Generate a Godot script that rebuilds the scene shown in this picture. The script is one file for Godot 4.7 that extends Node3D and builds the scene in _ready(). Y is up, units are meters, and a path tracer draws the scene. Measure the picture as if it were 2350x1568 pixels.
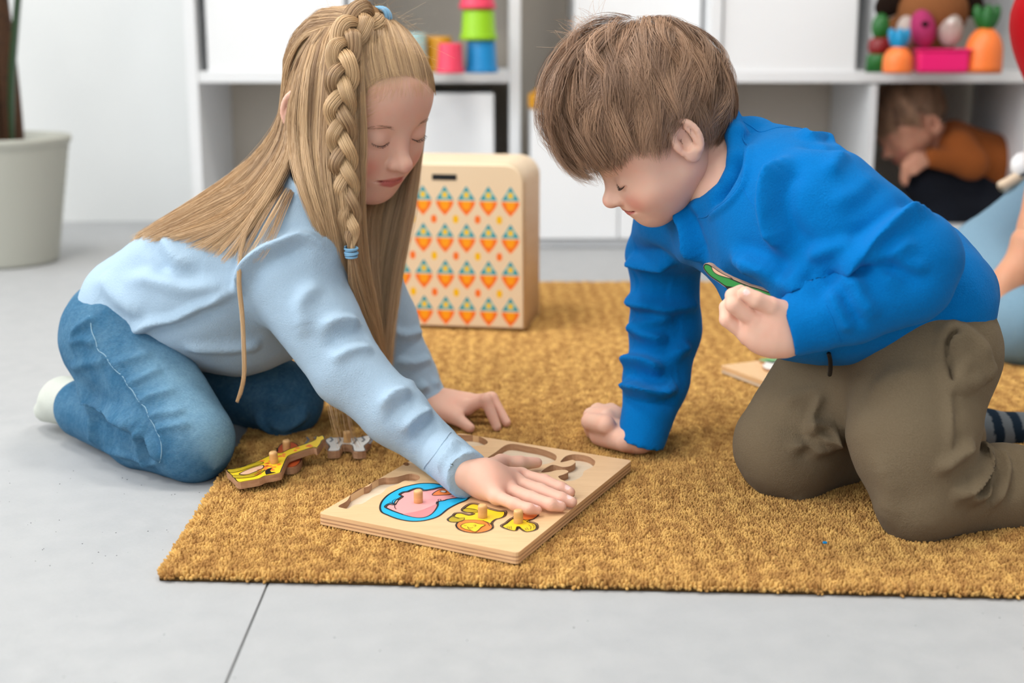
extends Node3D

# ---------------------------------------------------------------- scene: two children at a peg puzzle on a rug
var M := {}
var taken := {}

func _ready() -> void:
	set_camera_and_light()
	make_materials()
	build_room()
	build_ceiling_lights()
	build_shelves()
	build_shelf_toys()
	build_rug()
	build_plant()
	build_carrot_box()
	build_puzzle()
	build_loose_pieces()
	build_people()
	build_crumbs()

func set_camera_and_light() -> void:
	var cam := Camera3D.new()
	cam.name = "camera"
	cam.position = Vector3(0, 0.48, 0)
	cam.rotation_degrees = Vector3(-12.4928, -0.4834, 0)
	cam.fov = 27.5326
	cam.near = 0.05
	cam.far = 60.0
	var lens := CameraAttributesPhysical.new()
	lens.frustum_focal_length = 48.9796
	lens.frustum_focus_distance = 1.41
	lens.exposure_aperture = 3.8
	cam.attributes = lens
	add_child(cam)
	cam.current = true
	var sky_look := ProceduralSkyMaterial.new()
	sky_look.sky_top_color = Color(0.80, 0.87, 0.95)
	sky_look.sky_horizon_color = Color(0.93, 0.95, 0.97)
	sky_look.ground_horizon_color = Color(0.80, 0.80, 0.78)
	sky_look.ground_bottom_color = Color(0.55, 0.55, 0.53)
	sky_look.sky_energy_multiplier = 1.0
	var sky := Sky.new()
	sky.sky_material = sky_look
	var env := Environment.new()
	env.background_mode = Environment.BG_SKY
	env.sky = sky
	env.background_energy_multiplier = 1.0
	env.tonemap_mode = Environment.TONE_MAPPER_LINEAR
	env.tonemap_exposure = 1.62
	env.sdfgi_enabled = true
	env.ssao_enabled = true
	env.ssil_enabled = true
	var we := WorldEnvironment.new()
	we.name = "world"
	we.environment = env
	add_child(we)
	# daylight entering by the two window walls: one broad soft source in each opening
	daylight("daylight_left", Vector3(-2.50, 1.75, -0.75), Vector3(0, -90, 0), Vector2(4.6, 1.7), 5.6, Color(0.99, 0.995, 1.0))
	daylight("daylight_rear", Vector3(-0.3, 1.75, 2.34), Vector3(0, 0, 0), Vector2(3.6, 1.7), 1.0, Color(0.99, 0.995, 1.0))

func daylight(called: String, at: Vector3, turn: Vector3, size: Vector2, energy: float, colour: Color) -> void:
	var l := AreaLight3D.new()
	l.name = called
	l.position = at
	l.rotation_degrees = turn
	l.area_size = size
	l.area_normalize_energy = true
	l.light_energy = energy
	l.light_color = colour
	l.area_range = 12.0
	l.area_attenuation = 2.0
	l.shadow_enabled = true
	add_child(l)

# ---------------------------------------------------------------- naming
func numbered(called: String) -> String:
	if not taken.has(called):
		taken[called] = 0
		return called
	taken[called] += 1
	return "%s_%03d" % [called, taken[called]]

func thing(called: String, label: String, category: String, at := Vector3.ZERO, group := "") -> Node3D:
	var o := Node3D.new()
	o.name = numbered(called)
	o.position = at
	add_child(o)
	tag(o, label, category, group)
	return o

func tag(o: Node, label: String, category: String, group := "") -> void:
	o.set_meta("label", label)
	o.set_meta("category", category)
	if group != "":
		o.set_meta("group", group)

func part(called: String, mesh: Mesh, m: Material, parent: Node, label := "") -> MeshInstance3D:
	var o := MeshInstance3D.new()
	o.name = called
	o.mesh = mesh
	o.material_override = m
	o.cast_shadow = GeometryInstance3D.SHADOW_CASTING_SETTING_ON
	parent.add_child(o, true)
	if label != "":
		o.set_meta("label", label)
	return o

func structure(called: String, mesh: Mesh, m: Material) -> MeshInstance3D:
	var o := part(called, mesh, m, self)
	o.set_meta("kind", "structure")
	return o

# ---------------------------------------------------------------- mesh builder
class MB:
	var v := PackedVector3Array()
	var n := PackedVector3Array()
	var uv := PackedVector2Array()
	var c := PackedColorArray()
	var i := PackedInt32Array()
	var colour := Color(1, 1, 1)
	func vert(p: Vector3, nn: Vector3, t := Vector2.ZERO) -> int:
		v.append(p)
		n.append(nn)
		uv.append(t)
		c.append(colour)
		return v.size() - 1
	func tri(a: int, b: int, d: int) -> void:   # a, b, d run anticlockwise seen from outside
		i.append(a)
		i.append(d)
		i.append(b)
	func quad(a: int, b: int, d: int, e: int) -> void:
		tri(a, b, d)
		tri(a, d, e)
	func flat_quad(a: Vector3, b: Vector3, d: Vector3, e: Vector3) -> void:
		var nn := (b - a).cross(d - a).normalized()
		var k := vert(a, nn, Vector2(0, 1))
		vert(b, nn, Vector2(1, 1))
		vert(d, nn, Vector2(1, 0))
		vert(e, nn, Vector2(0, 0))
		quad(k, k + 1, k + 2, k + 3)
	func flat_tri(a: Vector3, b: Vector3, d: Vector3) -> void:
		var nn := (b - a).cross(d - a).normalized()
		var k := vert(a, nn)
		vert(b, nn)
		vert(d, nn)
		tri(k, k + 1, k + 2)
	func box(mid: Vector3, size: Vector3, bev := 0.002, basis := Basis()) -> MB:
		# a box with chamfered edges whose normals run round the chamfer
		var h := size * 0.5
		var b := minf(bev, minf(h.x, minf(h.y, h.z)) * 0.9)
		var id := {}
		for sx in [-1, 1]:
			for sy in [-1, 1]:
				for sz in [-1, 1]:
					for ax in 3:
						var p := Vector3(sx * h.x, sy * h.y, sz * h.z)
						var nn := Vector3.ZERO
						nn[ax] = [sx, sy, sz][ax]
						for o in 3:
							if o != ax:
								p[o] -= [sx, sy, sz][o] * b
						id[[sx, sy, sz, ax]] = vert(mid + basis * p, basis * nn, Vector2(p[(ax + 1) % 3], p[(ax + 2) % 3]))
		for ax in 3:
			var a1 := (ax + 1) % 3
			var a2 := (ax + 2) % 3
			for s in [-1, 1]:
				var q := []
				for e in [[-1, -1], [1, -1], [1, 1], [-1, 1]]:
					var key := [0, 0, 0, ax]
					key[ax] = s
					key[a1] = e[0]
					key[a2] = e[1]
					q.append(id[key])
				if s > 0:
					quad(q[0], q[1], q[2], q[3])
				else:
					quad(q[3], q[2], q[1], q[0])
			for s1 in [-1, 1]:
				for s2 in [-1, 1]:      # edge along ax between faces a1, a2
					var k := []
					for s in [-1, 1]:
						for f in [a1, a2]:
							var key := [0, 0, 0, f]
							key[ax] = s
							key[a1] = s1
							key[a2] = s2
							k.append(id[key])
					if s1 * s2 > 0:
						quad(k[0], k[1], k[3], k[2])
					else:
						quad(k[2], k[3], k[1], k[0])
		for sx in [-1, 1]:
			for sy in [-1, 1]:
				for sz in [-1, 1]:
					var a: int = id[[sx, sy, sz, 0]]
					var b2: int = id[[sx, sy, sz, 1]]
					var d: int = id[[sx, sy, sz, 2]]
					if sx * sy * sz > 0:
						tri(a, b2, d)
					else:
						tri(a, d, b2)
		return self
	func lathe(profile: Array, seg: int, xf := Transform3D()) -> MB:
		# profile of Vector2(radius, height), from the bottom up along the outside
		var base := v.size()
		var m := profile.size()
		for k in m:
			var t: Vector2 = (profile[mini(k + 1, m - 1)] - profile[maxi(k - 1, 0)]).normalized()
			for s in seg + 1:
				var a := TAU * s / seg
				var p := Vector3(profile[k].x * cos(a), profile[k].y, profile[k].x * sin(a))
				var nn := Vector3(t.y * cos(a), -t.x, t.y * sin(a))
				vert(xf * p, (xf.basis * nn).normalized(), Vector2(float(s) / seg, float(k) / (m - 1)))
		for k in m - 1:
			for s in seg:
				var a := base + k * (seg + 1) + s
				quad(a, a + seg + 1, a + seg + 2, a + 1)
		return self
	func tube(pts: PackedVector3Array, radii: PackedFloat32Array, sides: int, close := true, flat := 1.0, side_hint := Vector3.ZERO) -> MB:
		var m := pts.size()
		var base := v.size()
		var t0 := (pts[1] - pts[0]).normalized()
		var u := t0.cross(Vector3.UP if absf(t0.y) < 0.9 else Vector3.RIGHT).normalized()
		if side_hint != Vector3.ZERO:
			u = (side_hint - t0 * side_hint.dot(t0)).normalized()
		for k in m:
			var t := (pts[mini(k + 1, m - 1)] - pts[maxi(k - 1, 0)]).normalized()
			u = (u - t * u.dot(t)).normalized()
			var w := t.cross(u)
			for s in sides:
				var a := TAU * s / sides
				vert(pts[k] + (u * cos(a) + w * sin(a) * flat) * radii[k], (u * cos(a) * flat + w * sin(a)).normalized(), Vector2(float(s) / sides, float(k) / (m - 1)))
		for k in m - 1:
			for s in sides:
				var a := base + k * sides + s
				var b := base + k * sides + (s + 1) % sides
				quad(a, b, b + sides, a + sides)
		if close:
			for s in range(1, sides - 1):
				tri(base, base + s + 1, base + s)
				var e := base + (m - 1) * sides
				tri(e, e + s, e + s + 1)
		return self
	func prism(poly: PackedVector2Array, y0: float, y1: float, xf := Transform3D()) -> MB:
		# an upright slab; poly holds (x, z)
		var cut := Geometry2D.triangulate_polygon(poly)
		var area := 0.0
		for k in poly.size():
			area += poly[k].cross(poly[(k + 1) % poly.size()])
		var top := v.size()
		for p in poly:
			vert(xf * Vector3(p.x, y1, p.y), xf.basis.y.normalized(), p)
		for p in poly:
			vert(xf * Vector3(p.x, y0, p.y), -xf.basis.y.normalized(), p)
		for k in range(0, cut.size(), 3):
			var a := cut[k]
			var b := cut[k + 1]
			var d := cut[k + 2]
			if (poly[b] - poly[a]).cross(poly[d] - poly[a]) > 0.0:
				var sw := b
				b = d
				d = sw
			tri(top + a, top + b, top + d)
			tri(top + poly.size() + a, top + poly.size() + d, top + poly.size() + b)
		if y1 > y0:
			for k in poly.size():
				var p := poly[k]
				var q := poly[(k + 1) % poly.size()]
				if area > 0.0:
					flat_quad(xf * Vector3(q.x, y0, q.y), xf * Vector3(p.x, y0, p.y), xf * Vector3(p.x, y1, p.y), xf * Vector3(q.x, y1, q.y))
				else:
					flat_quad(xf * Vector3(p.x, y0, p.y), xf * Vector3(q.x, y0, q.y), xf * Vector3(q.x, y1, q.y), xf * Vector3(p.x, y1, p.y))
		return self
	func line(pts: PackedVector2Array, width: float, y: float, xf := Transform3D(), closed := false) -> MB:
		# a printed line: a flat ribbon lying at height y
		var m := pts.size()
		var base := v.size()
		for k in m:
			var a := pts[(k - 1 + m) % m] if closed else pts[maxi(k - 1, 0)]
			var b := pts[(k + 1) % m] if closed else pts[mini(k + 1, m - 1)]
			var t := (b - a).normalized()
			var s := Vector2(-t.y, t.x) * width * 0.5
			vert(xf * Vector3(pts[k].x + s.x, y, pts[k].y + s.y), xf.basis.y.normalized())
			vert(xf * Vector3(pts[k].x - s.x, y, pts[k].y - s.y), xf.basis.y.normalized())
		for k in (m if closed else m - 1):
			var a := base + k * 2
			var b := base + ((k + 1) % m) * 2
			quad(a, b, b + 1, a + 1)
		return self
	func ball(mid: Vector3, r: Vector3, seg := 20, rings := 12, basis := Basis()) -> MB:
		var base := v.size()
		for k in rings + 1:
			var a := PI * k / rings
			for s in seg + 1:
				var b := TAU * s / seg
				var d := Vector3(sin(a) * cos(b), -cos(a), sin(a) * sin(b))
				vert(mid + basis * (d * r), (basis * (d / r)).normalized(), Vector2(float(s) / seg, float(k) / rings))
		for k in rings:
			for s in seg:
				var a := base + k * (seg + 1) + s
				quad(a, a + seg + 1, a + seg + 2, a + 1)
		return self
	func done() -> ArrayMesh:
		var arr := []
		arr.resize(Mesh.ARRAY_MAX)
		arr[Mesh.ARRAY_VERTEX] = v
		arr[Mesh.ARRAY_NORMAL] = n
		arr[Mesh.ARRAY_TEX_UV] = uv
		arr[Mesh.ARRAY_COLOR] = c
		arr[Mesh.ARRAY_INDEX] = i
		var m := ArrayMesh.new()
		m.add_surface_from_arrays(Mesh.PRIMITIVE_TRIANGLES, arr)
		return m

func smooth_path(pts: Array, per := 6) -> PackedVector3Array:
	# Catmull-Rom through the points
	var out := PackedVector3Array()
	var m := pts.size()
	for k in m - 1:
		var a: Vector3 = pts[maxi(k - 1, 0)]
		var b: Vector3 = pts[k]
		var c: Vector3 = pts[k + 1]
		var d: Vector3 = pts[mini(k + 2, m - 1)]
		for s in per:
			out.append(b.cubic_interpolate(c, a, d, float(s) / per))
	out.append(pts[m - 1])
	return out

func smooth_loop(pts: PackedVector2Array, per := 4) -> PackedVector2Array:
	var out := PackedVector2Array()
	var m := pts.size()
	for k in m:
		for s in per:
			out.append(pts[k].cubic_interpolate(pts[(k + 1) % m], pts[(k - 1 + m) % m], pts[(k + 2) % m], float(s) / per))
	return out

func even(count: int, value: float) -> PackedFloat32Array:
	var out := PackedFloat32Array()
	out.resize(count)
	out.fill(value)
	return out

# ---------------------------------------------------------------- materials
func lin(r: float, g: float, b: float) -> Color:
	return Color(r, g, b).srgb_to_linear()

func plain(called: String, colour: Color, rough := 0.6, spec := 0.5) -> StandardMaterial3D:
	var m := StandardMaterial3D.new()
	m.resource_name = called
	m.albedo_color = colour
	m.roughness = rough
	m.metallic_specular = spec
	M[called] = m
	return m

func noise_image(size: int, seed_no: int, freq: float, octaves := 4, stretch := Vector2.ONE, kind := FastNoiseLite.TYPE_SIMPLEX_SMOOTH) -> PackedFloat32Array:
	# seamless noise from 0 to 1
	var f := FastNoiseLite.new()
	f.seed = seed_no
	f.noise_type = kind
	f.frequency = 1.0
	f.fractal_octaves = octaves
	var out := PackedFloat32Array()
	out.resize(size * size)
	var r := freq / TAU
	for y in size:
		for x in size:
			var u := float(x) / size
			var w := float(y) / size
			var a := f.get_noise_3d(u * freq * stretch.x, w * freq * stretch.y, 0.0)
			var b := f.get_noise_3d((u - 1.0) * freq * stretch.x, w * freq * stretch.y, 0.0)
			var cc := f.get_noise_3d(u * freq * stretch.x, (w - 1.0) * freq * stretch.y, 0.0)
			var d := f.get_noise_3d((u - 1.0) * freq * stretch.x, (w - 1.0) * freq * stretch.y, 0.0)
			var e := lerpf(lerpf(a, b, u), lerpf(cc, d, u), w)
			out[y * size + x] = clampf(0.5 + 0.75 * e, 0.0, 1.0)
	return out

func grey_texture(size: int, data: PackedFloat32Array) -> ImageTexture:
	var im := Image.create(size, size, false, Image.FORMAT_L8)
	for y in size:
		for x in size:
			var g := data[y * size + x]
			im.set_pixel(x, y, Color(g, g, g))
	return ImageTexture.create_from_image(im)

func ramp_texture(size: int, data: PackedFloat32Array, low: Color, high: Color, speck := 0.0, seed_no := 1) -> ImageTexture:
	var im := Image.create(size, size, false, Image.FORMAT_RGB8)
	var rng := RandomNumberGenerator.new()
	rng.seed = seed_no
	for y in size:
		for x in size:
			var g := clampf(data[y * size + x] + rng.randf_range(-speck, speck), 0.0, 1.0)
			im.set_pixel(x, y, low.lerp(high, g))
	return ImageTexture.create_from_image(im)

func triplanar(m: StandardMaterial3D, scale: float, sharp := 6.0) -> void:
	m.uv1_triplanar = true
	m.uv1_triplanar_sharpness = sharp
	m.uv1_scale = Vector3.ONE * scale

func relief(m: StandardMaterial3D, tex: Texture2D, depth_cm: float) -> void:
	m.heightmap_enabled = true
	m.heightmap_texture = tex
	m.heightmap_scale = depth_cm
const BOARD_AT := Vector3(-0.0171, 0.0, -1.3828)
const BOARD := [Vector2(0.0323, 0.1938), Vector2(0.1613, -0.0851), Vector2(-0.0323, -0.1938), Vector2(-0.1613, 0.0851)]
const RECESS_LONG := [Vector2(-0.1444, 0.0638), Vector2(-0.1391, 0.0699), Vector2(-0.1336, 0.0712), Vector2(-0.1282, 0.0604), Vector2(-0.1207, 0.0561), Vector2(-0.1124, 0.0362), Vector2(-0.1045, 0.0249), Vector2(-0.1001, 0.0064), Vector2(-0.0904, -0.0053), Vector2(-0.0836, -0.0163), Vector2(-0.0751, -0.0138), Vector2(-0.0694, -0.0196), Vector2(-0.0684, -0.0279), Vector2(-0.0727, -0.0369), Vector2(-0.0806, -0.0394), Vector2(-0.0922, -0.0296), Vector2(-0.1011, -0.0262), Vector2(-0.1065, -0.0263), Vector2(-0.1158, -0.0166), Vector2(-0.1199, 0.0015), Vector2(-0.1289, 0.0094), Vector2(-0.1353, 0.0269), Vector2(-0.1375, 0.0481)]
const RECESS_BIG := [Vector2(-0.0001, -0.0887), Vector2(0.0118, -0.1174), Vector2(0.0216, -0.1425), Vector2(0.0315, -0.1493), Vector2(0.0479, -0.1395), Vector2(0.0640, -0.1281), Vector2(0.0764, -0.1113), Vector2(0.0791, -0.0977), Vector2(0.0753, -0.0817), Vector2(0.0639, -0.0714), Vector2(0.0497, -0.0689), Vector2(0.0245, -0.0691), Vector2(0.0087, -0.0770)]
const RECESS_TOP := [Vector2(-0.0425, -0.1852), Vector2(-0.0256, -0.1862), Vector2(-0.0086, -0.1807), Vector2(0.0020, -0.1600), Vector2(-0.0015, -0.1456), Vector2(-0.0163, -0.1417), Vector2(-0.0312, -0.1458), Vector2(-0.0416, -0.1603)]
const RECESS_HOOK := [Vector2(0.0824, -0.0801), Vector2(0.0898, -0.1020), Vector2(0.1005, -0.1084), Vector2(0.1131, -0.1018), Vector2(0.1207, -0.0840), Vector2(0.1170, -0.0631), Vector2(0.1067, -0.0479), Vector2(0.1033, -0.0304), Vector2(0.0941, -0.0158), Vector2(0.0834, -0.0149), Vector2(0.0779, -0.0282), Vector2(0.0836, -0.0355), Vector2(0.0894, -0.0445), Vector2(0.0866, -0.0516), Vector2(0.0773, -0.0507), Vector2(0.0693, -0.0447), Vector2(0.0603, -0.0432), Vector2(0.0658, -0.0584), Vector2(0.0741, -0.0702), Vector2(0.0840, -0.0619), Vector2(0.0928, -0.0659), Vector2(0.0990, -0.0789), Vector2(0.0963, -0.0879), Vector2(0.0880, -0.0816)]
const RECESS_SMALL := [Vector2(-0.0893, -0.0768), Vector2(-0.0855, -0.0805), Vector2(-0.0820, -0.0752), Vector2(-0.0832, -0.0684), Vector2(-0.0871, -0.0685)]
const P_BLUE := [Vector2(-0.1025, 0.0689), Vector2(-0.1023, 0.0525), Vector2(-0.0990, 0.0357), Vector2(-0.0944, 0.0235), Vector2(-0.0859, 0.0086), Vector2(-0.0775, 0.0010), Vector2(-0.0666, -0.0058), Vector2(-0.0536, -0.0057), Vector2(-0.0453, -0.0012), Vector2(-0.0336, 0.0078), Vector2(-0.0172, 0.0217), Vector2(-0.0145, 0.0340), Vector2(-0.0174, 0.0472), Vector2(-0.0257, 0.0578), Vector2(-0.0352, 0.0741), Vector2(-0.0421, 0.0922), Vector2(-0.0493, 0.1022), Vector2(-0.0602, 0.1087), Vector2(-0.0714, 0.1086), Vector2(-0.0832, 0.1019), Vector2(-0.0930, 0.0918), Vector2(-0.0998, 0.0827)]
const P_HIPPO := [Vector2(-0.0973, 0.0666), Vector2(-0.0941, 0.0584), Vector2(-0.0908, 0.0601), Vector2(-0.0882, 0.0585), Vector2(-0.0880, 0.0502), Vector2(-0.0844, 0.0406), Vector2(-0.0825, 0.0346), Vector2(-0.0856, 0.0297), Vector2(-0.0825, 0.0223), Vector2(-0.0779, 0.0199), Vector2(-0.0720, 0.0117), Vector2(-0.0665, 0.0100), Vector2(-0.0621, 0.0163), Vector2(-0.0535, 0.0134), Vector2(-0.0457, 0.0077), Vector2(-0.0375, 0.0102), Vector2(-0.0293, 0.0178), Vector2(-0.0225, 0.0315), Vector2(-0.0262, 0.0392), Vector2(-0.0363, 0.0439), Vector2(-0.0401, 0.0482), Vector2(-0.0463, 0.0517), Vector2(-0.0463, 0.0624), Vector2(-0.0482, 0.0763), Vector2(-0.0521, 0.0899), Vector2(-0.0578, 0.0977), Vector2(-0.0653, 0.0980), Vector2(-0.0764, 0.0908), Vector2(-0.0861, 0.0817), Vector2(-0.0937, 0.0731)]
const P_HIPPO_EAR := [Vector2(-0.0526, 0.0312), Vector2(-0.0492, 0.0189), Vector2(-0.0431, 0.0115), Vector2(-0.0366, 0.0135), Vector2(-0.0284, 0.0203), Vector2(-0.0345, 0.0289), Vector2(-0.0408, 0.0308)]
const P_HIPPO_BELLY := [Vector2(-0.0781, 0.0878), Vector2(-0.0663, 0.0807), Vector2(-0.0561, 0.0716), Vector2(-0.0470, 0.0588), Vector2(-0.0482, 0.0763), Vector2(-0.0521, 0.0899), Vector2(-0.0578, 0.0970), Vector2(-0.0654, 0.0974), Vector2(-0.0748, 0.0915)]
const P_HIPPO_TOE := [Vector2(-0.0919, 0.0514), Vector2(-0.0886, 0.0430), Vector2(-0.0860, 0.0454), Vector2(-0.0882, 0.0585)]
const P_HIPPO_EYE := [Vector2(-0.0452, 0.0202), Vector2(-0.0425, 0.0170), Vector2(-0.0388, 0.0202), Vector2(-0.0406, 0.0239)]
const P_LION := [Vector2(-0.0337, 0.1045), Vector2(-0.0295, 0.0945), Vector2(-0.0271, 0.0867), Vector2(-0.0211, 0.0856), Vector2(-0.0141, 0.0913), Vector2(-0.0092, 0.0868), Vector2(-0.0158, 0.0834), Vector2(-0.0209, 0.0776), Vector2(-0.0170, 0.0649), Vector2(-0.0117, 0.0580), Vector2(-0.0054, 0.0604), Vector2(0.0040, 0.0716), Vector2(0.0148, 0.0802), Vector2(0.0213, 0.0814), Vector2(0.0209, 0.0927), Vector2(0.0178, 0.0994), Vector2(0.0118, 0.1042), Vector2(0.0082, 0.1147), Vector2(0.0089, 0.1276), Vector2(0.0045, 0.1361), Vector2(-0.0042, 0.1413), Vector2(-0.0145, 0.1391), Vector2(-0.0221, 0.1316), Vector2(-0.0250, 0.1209), Vector2(-0.0237, 0.1123), Vector2(-0.0301, 0.1111)]
const P_LION_MANE := [Vector2(-0.0250, 0.1209), Vector2(-0.0237, 0.1123), Vector2(-0.0190, 0.1068), Vector2(-0.0093, 0.1054), Vector2(-0.0002, 0.1081), Vector2(0.0066, 0.1158), Vector2(0.0089, 0.1266), Vector2(0.0045, 0.1357), Vector2(-0.0042, 0.1406), Vector2(-0.0145, 0.1387), Vector2(-0.0221, 0.1312)]
const P_LION_FACE := [Vector2(-0.0212, 0.1231), Vector2(-0.0173, 0.1156), Vector2(-0.0099, 0.1135), Vector2(-0.0046, 0.1168), Vector2(0.0022, 0.1201), Vector2(-0.0015, 0.1265), Vector2(-0.0043, 0.1350), Vector2(-0.0072, 0.1391), Vector2(-0.0109, 0.1360), Vector2(-0.0177, 0.1306)]
const P_LION_PAW := [Vector2(-0.0337, 0.1045), Vector2(-0.0295, 0.0945), Vector2(-0.0245, 0.1002), Vector2(-0.0184, 0.0991), Vector2(-0.0201, 0.1090), Vector2(-0.0301, 0.1111)]
const P_LION_LEG := [Vector2(-0.0209, 0.0776), Vector2(-0.0168, 0.0719), Vector2(-0.0083, 0.0748), Vector2(-0.0051, 0.0812), Vector2(-0.0089, 0.0834), Vector2(-0.0158, 0.0834)]
const P_BIRD := [Vector2(0.0178, 0.1234), Vector2(0.0223, 0.1148), Vector2(0.0268, 0.1039), Vector2(0.0299, 0.0995), Vector2(0.0376, 0.0879), Vector2(0.0528, 0.0890), Vector2(0.0483, 0.1030), Vector2(0.0429, 0.1102), Vector2(0.0506, 0.1172), Vector2(0.0506, 0.1322), Vector2(0.0413, 0.1385), Vector2(0.0362, 0.1304), Vector2(0.0334, 0.1240), Vector2(0.0312, 0.1353), Vector2(0.0244, 0.1324)]
const P_BIRD_BACK := [Vector2(0.0376, 0.0879), Vector2(0.0528, 0.0890), Vector2(0.0483, 0.1030), Vector2(0.0381, 0.1051), Vector2(0.0345, 0.0951)]
const P_GREEN := [Vector2(0.0389, -0.0310), Vector2(0.0489, -0.0343), Vector2(0.0626, -0.0283), Vector2(0.0772, -0.0111), Vector2(0.0869, 0.0080), Vector2(0.0917, 0.0229), Vector2(0.0899, 0.0379), Vector2(0.0790, 0.0512), Vector2(0.0606, 0.0354), Vector2(0.0450, 0.0076), Vector2(0.0379, -0.0163)]
const HIPPO_LINES := [[Vector2(-0.0884, 0.0592), Vector2(-0.0884, 0.0655), Vector2(-0.0875, 0.0713), Vector2(-0.0861, 0.0741)], [Vector2(-0.0945, 0.0530), Vector2(-0.0915, 0.0561), Vector2(-0.0882, 0.0592)], [Vector2(-0.0775, 0.0199), Vector2(-0.0765, 0.0167), Vector2(-0.0749, 0.0162)], [Vector2(-0.0656, 0.0113), Vector2(-0.0624, 0.0188), Vector2(-0.0581, 0.0168)], [Vector2(-0.0464, 0.0475), Vector2(-0.0453, 0.0446), Vector2(-0.0435, 0.0453), Vector2(-0.0430, 0.0489), Vector2(-0.0447, 0.0506), Vector2(-0.0462, 0.0482)], [Vector2(-0.0330, 0.0367), Vector2(-0.0319, 0.0358), Vector2(-0.0310, 0.0375)], [Vector2(-0.0264, 0.0339), Vector2(-0.0249, 0.0309), Vector2(-0.0229, 0.0319), Vector2(-0.0236, 0.0368), Vector2(-0.0255, 0.0375)], [Vector2(-0.0413, 0.0470), Vector2(-0.0401, 0.0482), Vector2(-0.0386, 0.0468)]]
const LION_LINES := [[Vector2(-0.0313, 0.0972), Vector2(-0.0275, 0.0986), Vector2(-0.0236, 0.1024)], [Vector2(-0.0199, 0.0719), Vector2(-0.0137, 0.0731), Vector2(-0.0082, 0.0777)], [Vector2(-0.0183, 0.1210), Vector2(-0.0171, 0.1231), Vector2(-0.0157, 0.1214)], [Vector2(-0.0090, 0.1221), Vector2(-0.0075, 0.1200), Vector2(-0.0066, 0.1232), Vector2(-0.0080, 0.1249)], [Vector2(-0.0133, 0.1275), Vector2(-0.0114, 0.1292), Vector2(-0.0092, 0.1275)], [Vector2(-0.0148, 0.1253), Vector2(-0.0132, 0.1317), Vector2(-0.0109, 0.1338)], [Vector2(-0.0002, 0.1081), Vector2(0.0043, 0.1147), Vector2(0.0066, 0.1233)]]
const BIRD_LINES := [[Vector2(0.0230, 0.1252), Vector2(0.0233, 0.1303)], [Vector2(0.0248, 0.1246), Vector2(0.0252, 0.1310)], [Vector2(0.0267, 0.1239), Vector2(0.0271, 0.1316)], [Vector2(0.0399, 0.1300), Vector2(0.0413, 0.1353)], [Vector2(0.0415, 0.1279), Vector2(0.0432, 0.1339)], [Vector2(0.0435, 0.1204), Vector2(0.0459, 0.1258), Vector2(0.0450, 0.1333)], [Vector2(0.0468, 0.1183), Vector2(0.0489, 0.1248), Vector2(0.0480, 0.1312)], [Vector2(0.0389, 0.1040), Vector2(0.0418, 0.1095)]]
const PEG_HIPPO := Vector2(-0.0655, 0.0528)
const PEG_LION := Vector2(-0.0006, 0.0975)
const PEG_BIRD := Vector2(0.0339, 0.1128)
const PEG_GREEN := Vector2(0.0570, 0.0077)
const GIRAFFE_AT := Vector3(-0.2357, 0.0, -1.4642)
const GIRAFFE := [Vector2(-0.0593, 0.0280), Vector2(-0.0480, 0.0247), Vector2(-0.0369, 0.0150), Vector2(-0.0287, 0.0069), Vector2(-0.0196, -0.0066), Vector2(-0.0138, -0.0163), Vector2(-0.0060, -0.0134), Vector2(0.0008, -0.0232), Vector2(0.0111, -0.0316), Vector2(0.0228, -0.0429), Vector2(0.0269, -0.0502), Vector2(0.0259, -0.0649), Vector2(0.0299, -0.0595), Vector2(0.0346, -0.0624), Vector2(0.0386, -0.0501), Vector2(0.0361, -0.0437), Vector2(0.0358, -0.0328), Vector2(0.0328, -0.0173), Vector2(0.0288, -0.0229), Vector2(0.0176, -0.0146), Vector2(0.0068, -0.0045), Vector2(0.0038, 0.0031), Vector2(0.0034, 0.0246), Vector2(0.0034, 0.0429), Vector2(0.0030, 0.0506), Vector2(-0.0034, 0.0544), Vector2(-0.0124, 0.0569), Vector2(-0.0175, 0.0637), Vector2(-0.0293, 0.0673), Vector2(-0.0392, 0.0685), Vector2(-0.0480, 0.0502)]
const GIRAFFE_LEG1 := [Vector2(-0.0580, 0.0288), Vector2(-0.0476, 0.0268), Vector2(-0.0362, 0.0190), Vector2(-0.0264, 0.0110), Vector2(-0.0207, 0.0164), Vector2(-0.0332, 0.0269), Vector2(-0.0427, 0.0360), Vector2(-0.0518, 0.0386)]
const GIRAFFE_GAP := [Vector2(-0.0419, 0.0451), Vector2(-0.0366, 0.0348), Vector2(-0.0285, 0.0270), Vector2(-0.0204, 0.0231), Vector2(-0.0184, 0.0323), Vector2(-0.0258, 0.0427), Vector2(-0.0327, 0.0483)]
const GIRAFFE_LEG2 := [Vector2(-0.0485, 0.0476), Vector2(-0.0404, 0.0490), Vector2(-0.0305, 0.0516), Vector2(-0.0224, 0.0440), Vector2(-0.0156, 0.0376), Vector2(-0.0175, 0.0453), Vector2(-0.0249, 0.0568), Vector2(-0.0437, 0.0566)]
const GIRAFFE_TAIL := [Vector2(-0.0144, 0.0402), Vector2(-0.0083, 0.0337), Vector2(-0.0096, 0.0454), Vector2(-0.0019, 0.0493), Vector2(-0.0093, 0.0518), Vector2(-0.0119, 0.0531)]
const GIRAFFE_PEG := Vector2(-0.0084, 0.0179)
const TIGER_AT := Vector3(-0.2369, 0.0, -1.5046)
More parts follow.
